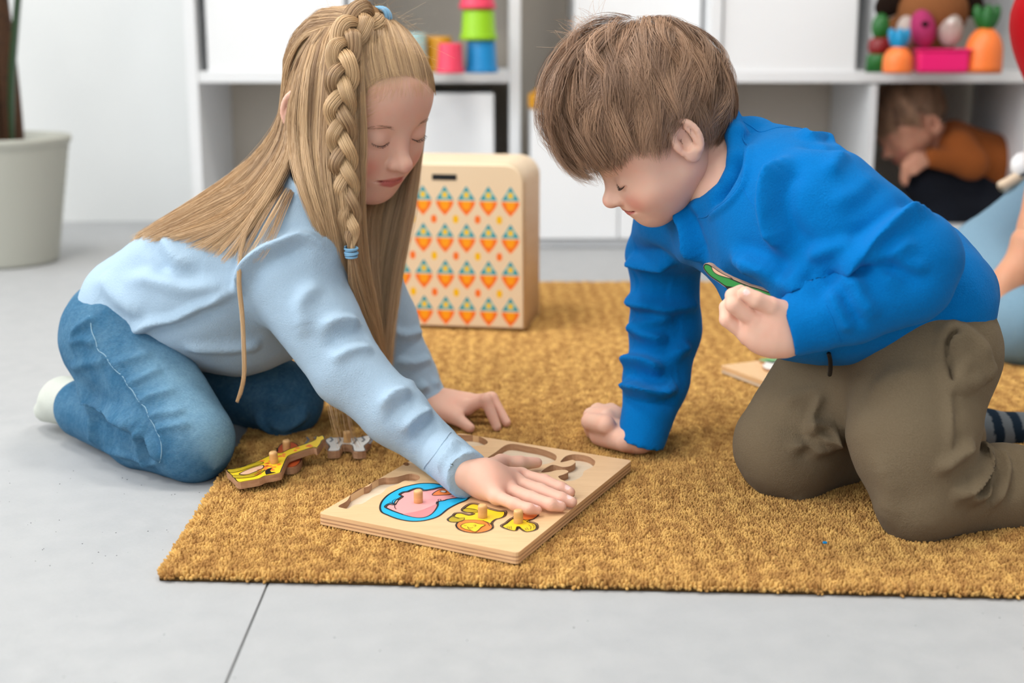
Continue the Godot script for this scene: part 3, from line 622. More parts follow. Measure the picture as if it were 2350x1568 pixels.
const BOY_HEAD := [
	[1, 0.0184, 0.151, 0.4077, -1.4389, 0.0667, 0.081, 0.0782, 0.1792, -0.0867, 0.98, -0.5392, 0.8245, 0.1715, -0.8229, -0.5592, 0.101],
	[1, 0.0276, 0.1387, 0.3763, -1.4394, 0.0552, 0.0478, 0.0423, 0.1792, -0.0867, 0.98, -0.5392, 0.8245, 0.1715, -0.8229, -0.5592, 0.101],
	[1, 0.0276, 0.1622, 0.3403, -1.4469, 0.0497, 0.0359, 0.0423, 0.1792, -0.0867, 0.98, -0.5392, 0.8245, 0.1715, -0.8229, -0.5592, 0.101],
	[1, 0.0276, 0.1647, 0.3198, -1.4492, 0.0331, 0.0215, 0.0331, 0.1792, -0.0867, 0.98, -0.5392, 0.8245, 0.1715, -0.8229, -0.5592, 0.101],
	[1, 0.0184, 0.1424, 0.3319, -1.4731, 0.0221, 0.0191, 0.0202, 0.1792, -0.0867, 0.98, -0.5392, 0.8245, 0.1715, -0.8229, -0.5592, 0.101],
	[0, 0.0202, 0.1742, 0.3575, -1.4917, 0.1599, 0.3047, -1.4628, 0.0175, 0.0129],
	[1, 0.0184, 0.1526, 0.327, -1.4172, 0.0221, 0.0191, 0.0202, 0.1792, -0.0867, 0.98, -0.5392, 0.8245, 0.1715, -0.8229, -0.5592, 0.101],
	[0, 0.0202, 0.1897, 0.35, -1.4069, 0.1645, 0.3025, -1.4375, 0.0175, 0.0129],
	[1, 0.0184, 0.1573, 0.2977, -1.4498, 0.0138, 0.0099, 0.0115, 0.1792, -0.0867, 0.98, -0.5392, 0.8245, 0.1715, -0.8229, -0.5592, 0.101],
	[11, 0.011, 0.103, 0.3299, -1.4628, 0.0152, 0.0087, 0.0097, 0.1792, -0.0867, 0.98, -0.5392, 0.8245, 0.1715, -0.8229, -0.5592, 0.101],
	[11, 0.011, 0.1121, 0.3256, -1.4132, 0.0152, 0.0087, 0.0097, 0.1792, -0.0867, 0.98, -0.5392, 0.8245, 0.1715, -0.8229, -0.5592, 0.101],
	[0, 0.011, 0.1164, 0.336, -1.4389, 0.1156, 0.312, -1.4409, 0.0057, 0.0075],
	[1, 0.0064, 0.1143, 0.3107, -1.4407, 0.0081, 0.0074, 0.0078, 0.1792, -0.0867, 0.98, -0.5392, 0.8245, 0.1715, -0.8229, -0.5592, 0.101],
	[1, 0.0046, 0.12, 0.3135, -1.4508, 0.0052, 0.0052, 0.0063, 0.1792, -0.0867, 0.98, -0.5392, 0.8245, 0.1715, -0.8229, -0.5592, 0.101],
	[11, 0.0018, 0.1191, 0.3082, -1.4467, 0.0024, 0.002, 0.0033, 0.1792, -0.0867, 0.98, -0.5392, 0.8245, 0.1715, -0.8229, -0.5592, 0.101],
	[1, 0.0046, 0.1232, 0.312, -1.4331, 0.0052, 0.0052, 0.0063, 0.1792, -0.0867, 0.98, -0.5392, 0.8245, 0.1715, -0.8229, -0.5592, 0.101],
	[11, 0.0018, 0.1208, 0.3074, -1.4374, 0.0024, 0.002, 0.0033, 0.1792, -0.0867, 0.98, -0.5392, 0.8245, 0.1715, -0.8229, -0.5592, 0.101],
	[1, 0.0037, 0.1196, 0.3406, -1.4649, 0.0136, 0.0118, 0.0118, 0.1792, -0.0867, 0.98, -0.5392, 0.8245, 0.1715, -0.8229, -0.5592, 0.101],
	[1, 0.0037, 0.1286, 0.3362, -1.4153, 0.0136, 0.0118, 0.0118, 0.1792, -0.0867, 0.98, -0.5392, 0.8245, 0.1715, -0.8229, -0.5592, 0.101],
	[10, 0.0007, 0.1147, 0.3312, -1.455, 0.1133, 0.3285, -1.4601, 0.0007, 0.0017],
	[10, 0.0007, 0.1133, 0.3285, -1.4601, 0.1126, 0.3285, -1.4656, 0.0017, 0.0018],
	[10, 0.0007, 0.1126, 0.3285, -1.4656, 0.1127, 0.3311, -1.4715, 0.0018, 0.0016],
	[10, 0.0007, 0.1127, 0.3311, -1.4715, 0.1142, 0.3358, -1.4763, 0.0016, 0.0007],
	[10, 0.0007, 0.1203, 0.3285, -1.4243, 0.1207, 0.3249, -1.4196, 0.0007, 0.0017],
	[10, 0.0007, 0.1207, 0.3249, -1.4196, 0.122, 0.324, -1.4142, 0.0017, 0.0018],
	[10, 0.0007, 0.122, 0.324, -1.4142, 0.1242, 0.3256, -1.4084, 0.0018, 0.0016],
	[10, 0.0007, 0.1242, 0.3256, -1.4084, 0.1275, 0.3294, -1.4038, 0.0016, 0.0007],
	[1, 0.011, 0.1412, 0.3081, -1.4459, 0.0202, 0.0093, 0.0124, 0.1792, -0.0867, 0.98, -0.5392, 0.8245, 0.1715, -0.8229, -0.5592, 0.101],
	[0, 0.0028, 0.13, 0.3034, -1.4448, 0.1364, 0.3087, -1.4639, 0.0033, 0.002],
	[0, 0.0028, 0.1302, 0.3033, -1.4439, 0.143, 0.3055, -1.4276, 0.0033, 0.002],
	[0, 0.0028, 0.1354, 0.3015, -1.4569, 0.1394, 0.2996, -1.4349, 0.004, 0.004],
	[12, 0.0014, 0.1294, 0.3037, -1.4659, 0.1371, 0.3, -1.4241, 0.0039, 0.0039, -0.5392, 0.8245, 0.1715, 0.22],
	[1, 0.0037, 0.1566, 0.3915, -1.5101, 0.0033, 0.0216, 0.0129, -0.2281, -0.339, 0.9127, -0.4212, 0.8795, 0.2215, -0.8778, -0.3339, -0.3434],
	[0, 0.0009, 0.1536, 0.3768, -1.5149, 0.1499, 0.3798, -1.5139, 0.0029, 0.0029],
	[0, 0.0009, 0.1499, 0.3798, -1.5139, 0.1466, 0.3835, -1.513, 0.0029, 0.0029],
	[0, 0.0009, 0.1466, 0.3835, -1.513, 0.144, 0.3879, -1.5121, 0.0029, 0.0029],
	[0, 0.0009, 0.144, 0.3879, -1.5121, 0.1421, 0.3925, -1.5114, 0.0029, 0.0029],
	[0, 0.0009, 0.1421, 0.3925, -1.5114, 0.1412, 0.397, -1.5108, 0.0029, 0.0029],
	[0, 0.0009, 0.1412, 0.397, -1.5108, 0.1413, 0.4012, -1.5104, 0.0029, 0.0029],
	[0, 0.0009, 0.1413, 0.4012, -1.5104, 0.1424, 0.4048, -1.5103, 0.0029, 0.0029],
	[0, 0.0009, 0.1424, 0.4048, -1.5103, 0.1444, 0.4075, -1.5105, 0.0029, 0.0029],
	[0, 0.0009, 0.1444, 0.4075, -1.5105, 0.147, 0.4092, -1.5119, 0.0029, 0.0029],
	[0, 0.0009, 0.147, 0.4092, -1.5119, 0.1501, 0.4098, -1.514, 0.0029, 0.0029],
	[0, 0.0009, 0.1501, 0.4098, -1.514, 0.1536, 0.4092, -1.5161, 0.0029, 0.0029],
	[0, 0.0009, 0.1536, 0.4092, -1.5161, 0.1572, 0.4073, -1.518, 0.0029, 0.0029],
	[0, 0.0009, 0.1572, 0.4073, -1.518, 0.1608, 0.4045, -1.5197, 0.0029, 0.0029],
	[0, 0.0009, 0.1608, 0.4045, -1.5197, 0.164, 0.4007, -1.521, 0.0029, 0.0029],
	[0, 0.0009, 0.164, 0.4007, -1.521, 0.1667, 0.3964, -1.5218, 0.0029, 0.0029],
	[0, 0.0009, 0.1667, 0.3964, -1.5218, 0.1686, 0.3918, -1.522, 0.0029, 0.0029],
	[0, 0.0009, 0.1686, 0.3918, -1.522, 0.1697, 0.3871, -1.5217, 0.0029, 0.0029],
	[0, 0.0009, 0.1697, 0.3871, -1.5217, 0.1698, 0.3828, -1.5209, 0.0029, 0.0029],
	[1, 0.0074, 0.1652, 0.3761, -1.5164, 0.004, 0.0078, 0.0081, 0.1792, -0.0867, 0.98, -0.5392, 0.8245, 0.1715, -0.8229, -0.5592, 0.101],
	[0, 0.0037, 0.1546, 0.4035, -1.5146, 0.1652, 0.3888, -1.5183, 0.0028, 0.0028],
	[11, 0.0028, 0.1545, 0.3893, -1.5167, 0.0064, 0.0106, 0.0066, -0.2281, -0.339, 0.9127, -0.5392, 0.8245, 0.1715, -0.8107, -0.4531, -0.3709],
	[1, 0.0028, 0.1484, 0.3833, -1.5124, 0.0031, 0.0046, 0.0039, 0.1792, -0.0867, 0.98, -0.5392, 0.8245, 0.1715, -0.8229, -0.5592, 0.101],
	[1, 0.0037, 0.1807, 0.3798, -1.3781, 0.0033, 0.0216, 0.0129, 0.5445, 0.186, 0.8178, -0.4446, 0.8908, 0.0934, -0.7112, -0.4145, 0.5678],
	[0, 0.0009, 0.1792, 0.3645, -1.3751, 0.1755, 0.3674, -1.3742, 0.0029, 0.0029],
	[0, 0.0009, 0.1755, 0.3674, -1.3742, 0.1722, 0.3712, -1.3732, 0.0029, 0.0029],
	[0, 0.0009, 0.1722, 0.3712, -1.3732, 0.1695, 0.3755, -1.3724, 0.0029, 0.0029],
	[0, 0.0009, 0.1695, 0.3755, -1.3724, 0.1677, 0.3801, -1.3716, 0.0029, 0.0029],
	[0, 0.0009, 0.1677, 0.3801, -1.3716, 0.1667, 0.3847, -1.3711, 0.0029, 0.0029],
	[0, 0.0009, 0.1667, 0.3847, -1.3711, 0.1668, 0.3889, -1.3707, 0.0029, 0.0029],
	[0, 0.0009, 0.1668, 0.3889, -1.3707, 0.1679, 0.3925, -1.3706, 0.0029, 0.0029],
	[0, 0.0009, 0.1679, 0.3925, -1.3706, 0.1699, 0.3951, -1.3707, 0.0029, 0.0029],
	[0, 0.0009, 0.1699, 0.3951, -1.3707, 0.1729, 0.3967, -1.37, 0.0029, 0.0029],
	[0, 0.0009, 0.1729, 0.3967, -1.37, 0.1766, 0.397, -1.3691, 0.0029, 0.0029],
	[0, 0.0009, 0.1766, 0.397, -1.3691, 0.1805, 0.3961, -1.3685, 0.0029, 0.0029],
	[0, 0.0009, 0.1805, 0.3961, -1.3685, 0.1846, 0.3941, -1.3683, 0.0029, 0.0029],
	[0, 0.0009, 0.1846, 0.3941, -1.3683, 0.1884, 0.3911, -1.3685, 0.0029, 0.0029],
	[0, 0.0009, 0.1884, 0.3911, -1.3685, 0.1918, 0.3873, -1.3691, 0.0029, 0.0029],
	[0, 0.0009, 0.1918, 0.3873, -1.3691, 0.1944, 0.383, -1.37, 0.0029, 0.0029],
	[0, 0.0009, 0.1944, 0.383, -1.37, 0.1962, 0.3784, -1.3713, 0.0029, 0.0029],
	[0, 0.0009, 0.1962, 0.3784, -1.3713, 0.197, 0.3739, -1.3727, 0.0029, 0.0029],
	[0, 0.0009, 0.197, 0.3739, -1.3727, 0.1967, 0.3698, -1.3742, 0.0029, 0.0029],
	[1, 0.0074, 0.1905, 0.3639, -1.3779, 0.004, 0.0078, 0.0081, 0.1792, -0.0867, 0.98, -0.5392, 0.8245, 0.1715, -0.8229, -0.5592, 0.101],
	[0, 0.0037, 0.1808, 0.3908, -1.3712, 0.1916, 0.3761, -1.374, 0.0028, 0.0028],
	[11, 0.0028, 0.181, 0.3765, -1.3716, 0.0064, 0.0106, 0.0066, 0.5445, 0.186, 0.8178, -0.5392, 0.8245, 0.1715, -0.6424, -0.5344, 0.5493],
	[1, 0.0028, 0.1737, 0.3711, -1.3745, 0.0031, 0.0046, 0.0039, 0.1792, -0.0867, 0.98, -0.5392, 0.8245, 0.1715, -0.8229, -0.5592, 0.101]]
const BOY_SWEATER := [
	[0, 0.05, 0.4265, 0.2188, -1.445, 0.3175, 0.2557, -1.455, 0.064, 0.088],
	[0, 0.05, 0.4265, 0.2188, -1.355, 0.3175, 0.2557, -1.365, 0.064, 0.088],
	[0, 0.05, 0.3175, 0.2557, -1.456, 0.2773, 0.2934, -1.476, 0.088, 0.062],
	[0, 0.05, 0.3175, 0.2557, -1.364, 0.2773, 0.2934, -1.384, 0.088, 0.062],
	[0, 0.04, 0.2894, 0.334, -1.42, 0.2571, 0.365, -1.44, 0.058, 0.032],
	[0, 0.04, 0.2773, 0.2934, -1.43, 0.24, 0.2936, -1.45, 0.058, 0.046],
	[0, 0.03, 0.4366, 0.2346, -1.4, 0.4689, 0.2201, -1.4, 0.054, 0.037],
	[0, 0.015, 0.4728, 0.2138, -1.39, 0.4837, 0.1931, -1.385, 0.026, 0.016],
	[0, 0.03, 0.3083, 0.2182, -1.38, 0.3766, 0.2111, -1.37, 0.047, 0.036],
	[0, 0.04, 0.24, 0.2936, -1.45, 0.2123, 0.2863, -1.53, 0.046, 0.05],
	[0, 0.03, 0.2801, 0.3185, -1.37, 0.3045, 0.3175, -1.325, 0.06, 0.056],
	[0, 0.012, 0.292, 0.3163, -1.325, 0.3167, 0.2917, -1.292, 0.05, 0.042],
	[10, 0.012, 0.2887, 0.247, -1.318, 0.3171, 0.2673, -1.28, 0.022, 0.018],
	[0, 0.012, 0.3045, 0.3175, -1.325, 0.3795, 0.2738, -1.275, 0.056, 0.047],
	[0, 0.008, 0.3795, 0.2738, -1.275, 0.3759, 0.2574, -1.27, 0.047, 0.043],
	[0, 0.003, 0.3759, 0.2574, -1.27, 0.3252, 0.232, -1.264, 0.043, 0.034],
	[0, 0.006, 0.3252, 0.232, -1.264, 0.2953, 0.2199, -1.263, 0.034, 0.028],
	[0, 0.003, 0.2953, 0.2199, -1.263, 0.2592, 0.2093, -1.2645, 0.028, 0.0272],
	[0, 0.03, 0.2077, 0.2877, -1.55, 0.189, 0.2257, -1.6, 0.058, 0.042],
	[0, 0.012, 0.189, 0.2257, -1.6, 0.1937, 0.1393, -1.605, 0.042, 0.041],
	[0, 0.012, 0.1937, 0.1393, -1.605, 0.1813, 0.086, -1.575, 0.041, 0.037],
	[0, 0.012, 0.1813, 0.086, -1.575, 0.1646, 0.0355, -1.54, 0.037, 0.0285],
	[0, 0.003, 0.1677, 0.045, -1.5466, 0.1567, 0.0117, -1.5235, 0.0285, 0.0275],
	[10, 0.008, 0.1831, 0.3694, -1.43, 0.2268, 0.3258, -1.43, 0.062, 0.04],
	[10, 0.008, 0.1669, 0.3741, -1.37, 0.2068, 0.3481, -1.375, 0.05, 0.034],
	[0, 0.006, 0.2336, 0.396, -1.44, 0.2364, 0.38, -1.405, 0.0105, 0.0105],
	[0, 0.006, 0.2364, 0.38, -1.405, 0.2356, 0.3579, -1.385, 0.0105, 0.0105],
	[0, 0.006, 0.2356, 0.3579, -1.385, 0.2303, 0.3368, -1.38, 0.0105, 0.0105],
	[0, 0.006, 0.2303, 0.3368, -1.38, 0.2178, 0.319, -1.385, 0.0105, 0.0105],
	[0, 0.006, 0.2178, 0.319, -1.385, 0.2035, 0.3059, -1.41, 0.0105, 0.0105],
	[0, 0.006, 0.2035, 0.3059, -1.41, 0.1936, 0.2998, -1.445, 0.0105, 0.0105],
	[0, 0.006, 0.1936, 0.2998, -1.445, 0.1991, 0.3138, -1.49, 0.0105, 0.0105],
	[0, 0.006, 0.1991, 0.3138, -1.49, 0.212, 0.345, -1.505, 0.0105, 0.0105],
	[0, 0.006, 0.212, 0.345, -1.505, 0.2258, 0.3815, -1.48, 0.0105, 0.0105],
	[0, 0.006, 0.2258, 0.3815, -1.48, 0.2336, 0.396, -1.44, 0.0105, 0.0105],
	[10, 0.002, 0.1144, 0.167, -1.2704, 0.0856, 0.1586, -1.2715, 0.16, 0.16],
	[10, 0.002, 0.1169, -0.1295, -1.5227, 0.1083, -0.1581, -1.5199, 0.16, 0.16]]
const BOY_TROUSERS := [
	[1, 0.04, 0.4167, 0.1594, -1.4, 0.074, 0.072, 0.095, 1, 0, 0, 0, 1, 0, 0, 0, 1],
	[0, 0.03, 0.4057, 0.1896, -1.345, 0.4357, 0.1841, -1.35, 0.05, 0.05],
	[0, 0.04, 0.4214, 0.1608, -1.345, 0.4006, 0.0975, -1.3, 0.066, 0.056],
	[0, 0.03, 0.4006, 0.0975, -1.3, 0.4021, 0.0384, -1.278, 0.057, 0.041],
	[0, 0.012, 0.4061, 0.0384, -1.278, 0.5033, 0.0316, -1.33, 0.0395, 0.043],
	[0, 0.02, 0.5033, 0.0316, -1.33, 0.6312, 0.0102, -1.4, 0.043, 0.042],
	[0, 0.04, 0.3785, 0.1361, -1.45, 0.2992, 0.0559, -1.41, 0.072, 0.054],
	[0, 0.02, 0.3092, 0.0439, -1.41, 0.416, 0.0337, -1.5, 0.047, 0.045],
	[0, 0.02, 0.416, 0.0337, -1.5, 0.524, 0.0209, -1.56, 0.045, 0.04],
	[0, 0.004, 0.4267, 0.1923, -1.2836, 0.4367, 0.1753, -1.28, 0.0115, 0.0115],
	[0, 0.004, 0.4367, 0.1753, -1.28, 0.4282, 0.1582, -1.2707, 0.0115, 0.0115],
	[0, 0.004, 0.4371, 0.198, -1.2863, 0.4512, 0.1853, -1.2862, 0.013, 0.013],
	[0, 0.004, 0.4512, 0.1853, -1.2862, 0.4605, 0.1659, -1.2872, 0.013, 0.013],
	[0, 0.004, 0.4457, 0.1723, -1.2818, 0.4475, 0.1601, -1.2796, 0.011, 0.011],
	[0, 0.004, 0.4475, 0.1601, -1.2796, 0.4339, 0.1555, -1.2712, 0.011, 0.011],
	[10, 0.003, 0.4272, 0.203, -1.2849, 0.4192, 0.195, -1.2811, 0.0048, 0.0048],
	[10, 0.003, 0.4192, 0.195, -1.2811, 0.417, 0.1833, -1.2769, 0.0048, 0.0048],
	[10, 0.003, 0.417, 0.1833, -1.2769, 0.4191, 0.1698, -1.2716, 0.0048, 0.0048],
	[10, 0.003, 0.4191, 0.1698, -1.2716, 0.423, 0.1569, -1.2656, 0.0048, 0.0048],
	[0, 0.004, 0.4296, 0.2085, -1.2908, 0.417, 0.2018, -1.2864, 0.0058, 0.0058],
	[0, 0.004, 0.417, 0.2018, -1.2864, 0.4131, 0.1894, -1.2816, 0.0058, 0.0058],
	[0, 0.004, 0.4131, 0.1894, -1.2816, 0.4144, 0.1693, -1.2736, 0.0058, 0.0058],
	[0, 0.004, 0.4144, 0.1693, -1.2736, 0.4202, 0.1529, -1.265, 0.0058, 0.0058]]
const BOY_SOCKS := [
	[0, 0.01, 0.5189, 0.0209, -1.56, 0.5734, 0.0199, -1.585, 0.026, 0.025],
	[2, 0.01, 0.5734, 0.0199, -1.585, 0.6467, 0.017, -1.6, 0.026, 0.022, 0, 0.9578, 0.2873, 0.85],
	[0, 0.01, 0.622, 0.0102, -1.4, 0.6778, 0.0033, -1.42, 0.03, 0.028],
	[2, 0.01, 0.6778, 0.0033, -1.42, 0.7449, -0.0085, -1.44, 0.026, 0.022, 0, 0.9578, 0.2873, 0.85]]
const BOY_NAILS := [[0.2231, 0.2504, -1.2425]]
const BOY_HAND := [
	[2, 0.01, 0.2827, 0.2137, -1.262, 0.2502, 0.2107, -1.262, 0.0205, 0.023, 0, 0.0995, 0.995, 0.72],
	[2, 0.01, 0.2529, 0.2119, -1.262, 0.2379, 0.2128, -1.262, 0.023, 0.016, 0, 0.0995, 0.995, 0.72],
	[0, 0.01, 0.2643, 0.2024, -1.262, 0.2431, 0.202, -1.266, 0.015, 0.011],
	[0, 0.006, 0.2629, 0.2251, -1.26, 0.2473, 0.2353, -1.252, 0.012, 0.009],
	[0, 0.0015, 0.2473, 0.2353, -1.252, 0.2331, 0.2421, -1.248, 0.0086, 0.0078],
	[0, 0.0015, 0.2331, 0.2421, -1.248, 0.2231, 0.248, -1.249, 0.0078, 0.0064],
	[0, 0.006, 0.2419, 0.2169, -1.258, 0.2341, 0.2214, -1.256, 0.0115, 0.0092],
	[0, 0.0015, 0.2341, 0.2214, -1.256, 0.2136, 0.2369, -1.252, 0.009, 0.008],
	[0, 0.0012, 0.2136, 0.2369, -1.252, 0.2132, 0.2443, -1.256, 0.008, 0.0072],
	[0, 0.0012, 0.2132, 0.2443, -1.256, 0.2213, 0.2477, -1.264, 0.0072, 0.0056],
	[0, 0.005, 0.2397, 0.2057, -1.266, 0.2283, 0.2074, -1.266, 0.01, 0.0088],
	[0, 0.0015, 0.2283, 0.2074, -1.266, 0.2104, 0.2202, -1.266, 0.0084, 0.0074],
	[0, 0.0012, 0.2104, 0.2202, -1.266, 0.2098, 0.2306, -1.272, 0.0074, 0.0064],
	[0, 0.0012, 0.2098, 0.2306, -1.272, 0.2143, 0.2356, -1.278, 0.0062, 0.005],
	[0, 0.004, 0.2461, 0.1969, -1.272, 0.2322, 0.1985, -1.282, 0.0088, 0.0068],
	[0, 0.002, 0.2322, 0.1985, -1.282, 0.225, 0.2081, -1.29, 0.0064, 0.0054]]
const BOY_FAR_HAND := [
	[0, 0.01, 0.1698, 0.0514, -1.551, 0.159, 0.027, -1.5318, 0.0165, 0.016],
	[2, 0.012, 0.158, 0.027, -1.5318, 0.1277, 0.03, -1.5539, 0.019, 0.019, 0, 1, 0, 0.72],
	[0, 0.01, 0.1482, 0.021, -1.5381, 0.1232, 0.02, -1.5594, 0.012, 0.011],
	[0, 0.006, 0.1201, 0.042, -1.5358, 0.1039, 0.038, -1.5629, 0.0115, 0.0098],
	[0, 0.004, 0.1039, 0.038, -1.5629, 0.1089, 0.018, -1.5881, 0.0094, 0.0075],
	[0, 0.006, 0.1232, 0.042, -1.5634, 0.1075, 0.038, -1.5874, 0.0115, 0.0098],
	[0, 0.004, 0.1075, 0.038, -1.5874, 0.1125, 0.018, -1.6124, 0.0094, 0.0075],
	[0, 0.006, 0.128, 0.042, -1.5728, 0.1161, 0.038, -1.6067, 0.0115, 0.0098],
	[0, 0.004, 0.1161, 0.038, -1.6067, 0.1212, 0.018, -1.6315, 0.0094, 0.0075],
	[0, 0.006, 0.1356, 0.042, -1.5728, 0.1317, 0.038, -1.6066, 0.0115, 0.0098],
	[0, 0.004, 0.1317, 0.038, -1.6066, 0.1371, 0.018, -1.6314, 0.0094, 0.0075],
	[0, 0.008, 0.1394, 0.026, -1.5249, 0.1133, 0.02, -1.563, 0.012, 0.0085],
	[0, 0.004, 0.1133, 0.02, -1.563, 0.1056, 0.018, -1.6012, 0.0085, 0.0065]]
const BOY_BODY := [
	[0, 0.03, 0.2074, 0.3669, -1.4528, 0.2331, 0.3334, -1.435, 0.04, 0.038],
	[0, 0.03, 0.2331, 0.3334, -1.435, 0.2657, 0.3047, -1.43, 0.038, 0.045],
	[0, 0.03, 0.2657, 0.3047, -1.43, 0.3175, 0.2557, -1.41, 0.045, 0.065],
	[0, 0.03, 0.3175, 0.2557, -1.41, 0.4211, 0.1984, -1.4, 0.065, 0.06],
	[0, 0.01, 0.3045, 0.3175, -1.325, 0.3795, 0.2738, -1.275, 0.0336, 0.0282],
	[0, 0.01, 0.3795, 0.2738, -1.275, 0.3759, 0.2574, -1.27, 0.0282, 0.0258],
	[0, 0.01, 0.3759, 0.2574, -1.27, 0.3252, 0.232, -1.264, 0.0258, 0.0204],
	[0, 0.01, 0.3252, 0.232, -1.264, 0.2953, 0.2199, -1.263, 0.0204, 0.0168],
	[0, 0.01, 0.2953, 0.2199, -1.263, 0.2707, 0.2127, -1.264, 0.0168, 0.0155],
	[0, 0.01, 0.2077, 0.2877, -1.55, 0.189, 0.2257, -1.6, 0.0348, 0.0252],
	[0, 0.01, 0.189, 0.2257, -1.6, 0.1937, 0.1393, -1.605, 0.0252, 0.0246],
	[0, 0.01, 0.1937, 0.1393, -1.605, 0.1813, 0.086, -1.575, 0.0246, 0.0222],
	[0, 0.01, 0.1813, 0.086, -1.575, 0.1646, 0.0355, -1.54, 0.0222, 0.0171],
	[0, 0.01, 0.1646, 0.0355, -1.54, 0.1646, 0.0375, -1.54, 0.017, 0.017],
	[0, 0.02, 0.3045, 0.3175, -1.325, 0.2542, 0.3115, -1.43, 0.035, 0.05],
	[0, 0.02, 0.2077, 0.2877, -1.55, 0.2542, 0.3115, -1.43, 0.035, 0.05],
	[0, 0.02, 0.4169, 0.173, -1.35, 0.4021, 0.0384, -1.278, 0.045, 0.03],
	[0, 0.02, 0.4021, 0.0384, -1.278, 0.622, 0.0102, -1.4, 0.028, 0.024],
	[0, 0.02, 0.3937, 0.1526, -1.44, 0.2992, 0.0559, -1.41, 0.045, 0.032],
	[0, 0.02, 0.2992, 0.0559, -1.41, 0.524, 0.0209, -1.56, 0.03, 0.024]]
const BOY_HEAD_AT := Transform3D(Basis(Vector3(0.1792, -0.0867, 0.9800), Vector3(-0.5392, 0.8245, 0.1715), Vector3(-0.8229, -0.5592, 0.1010)), Vector3(0.1733, 0.3735, -1.4460))
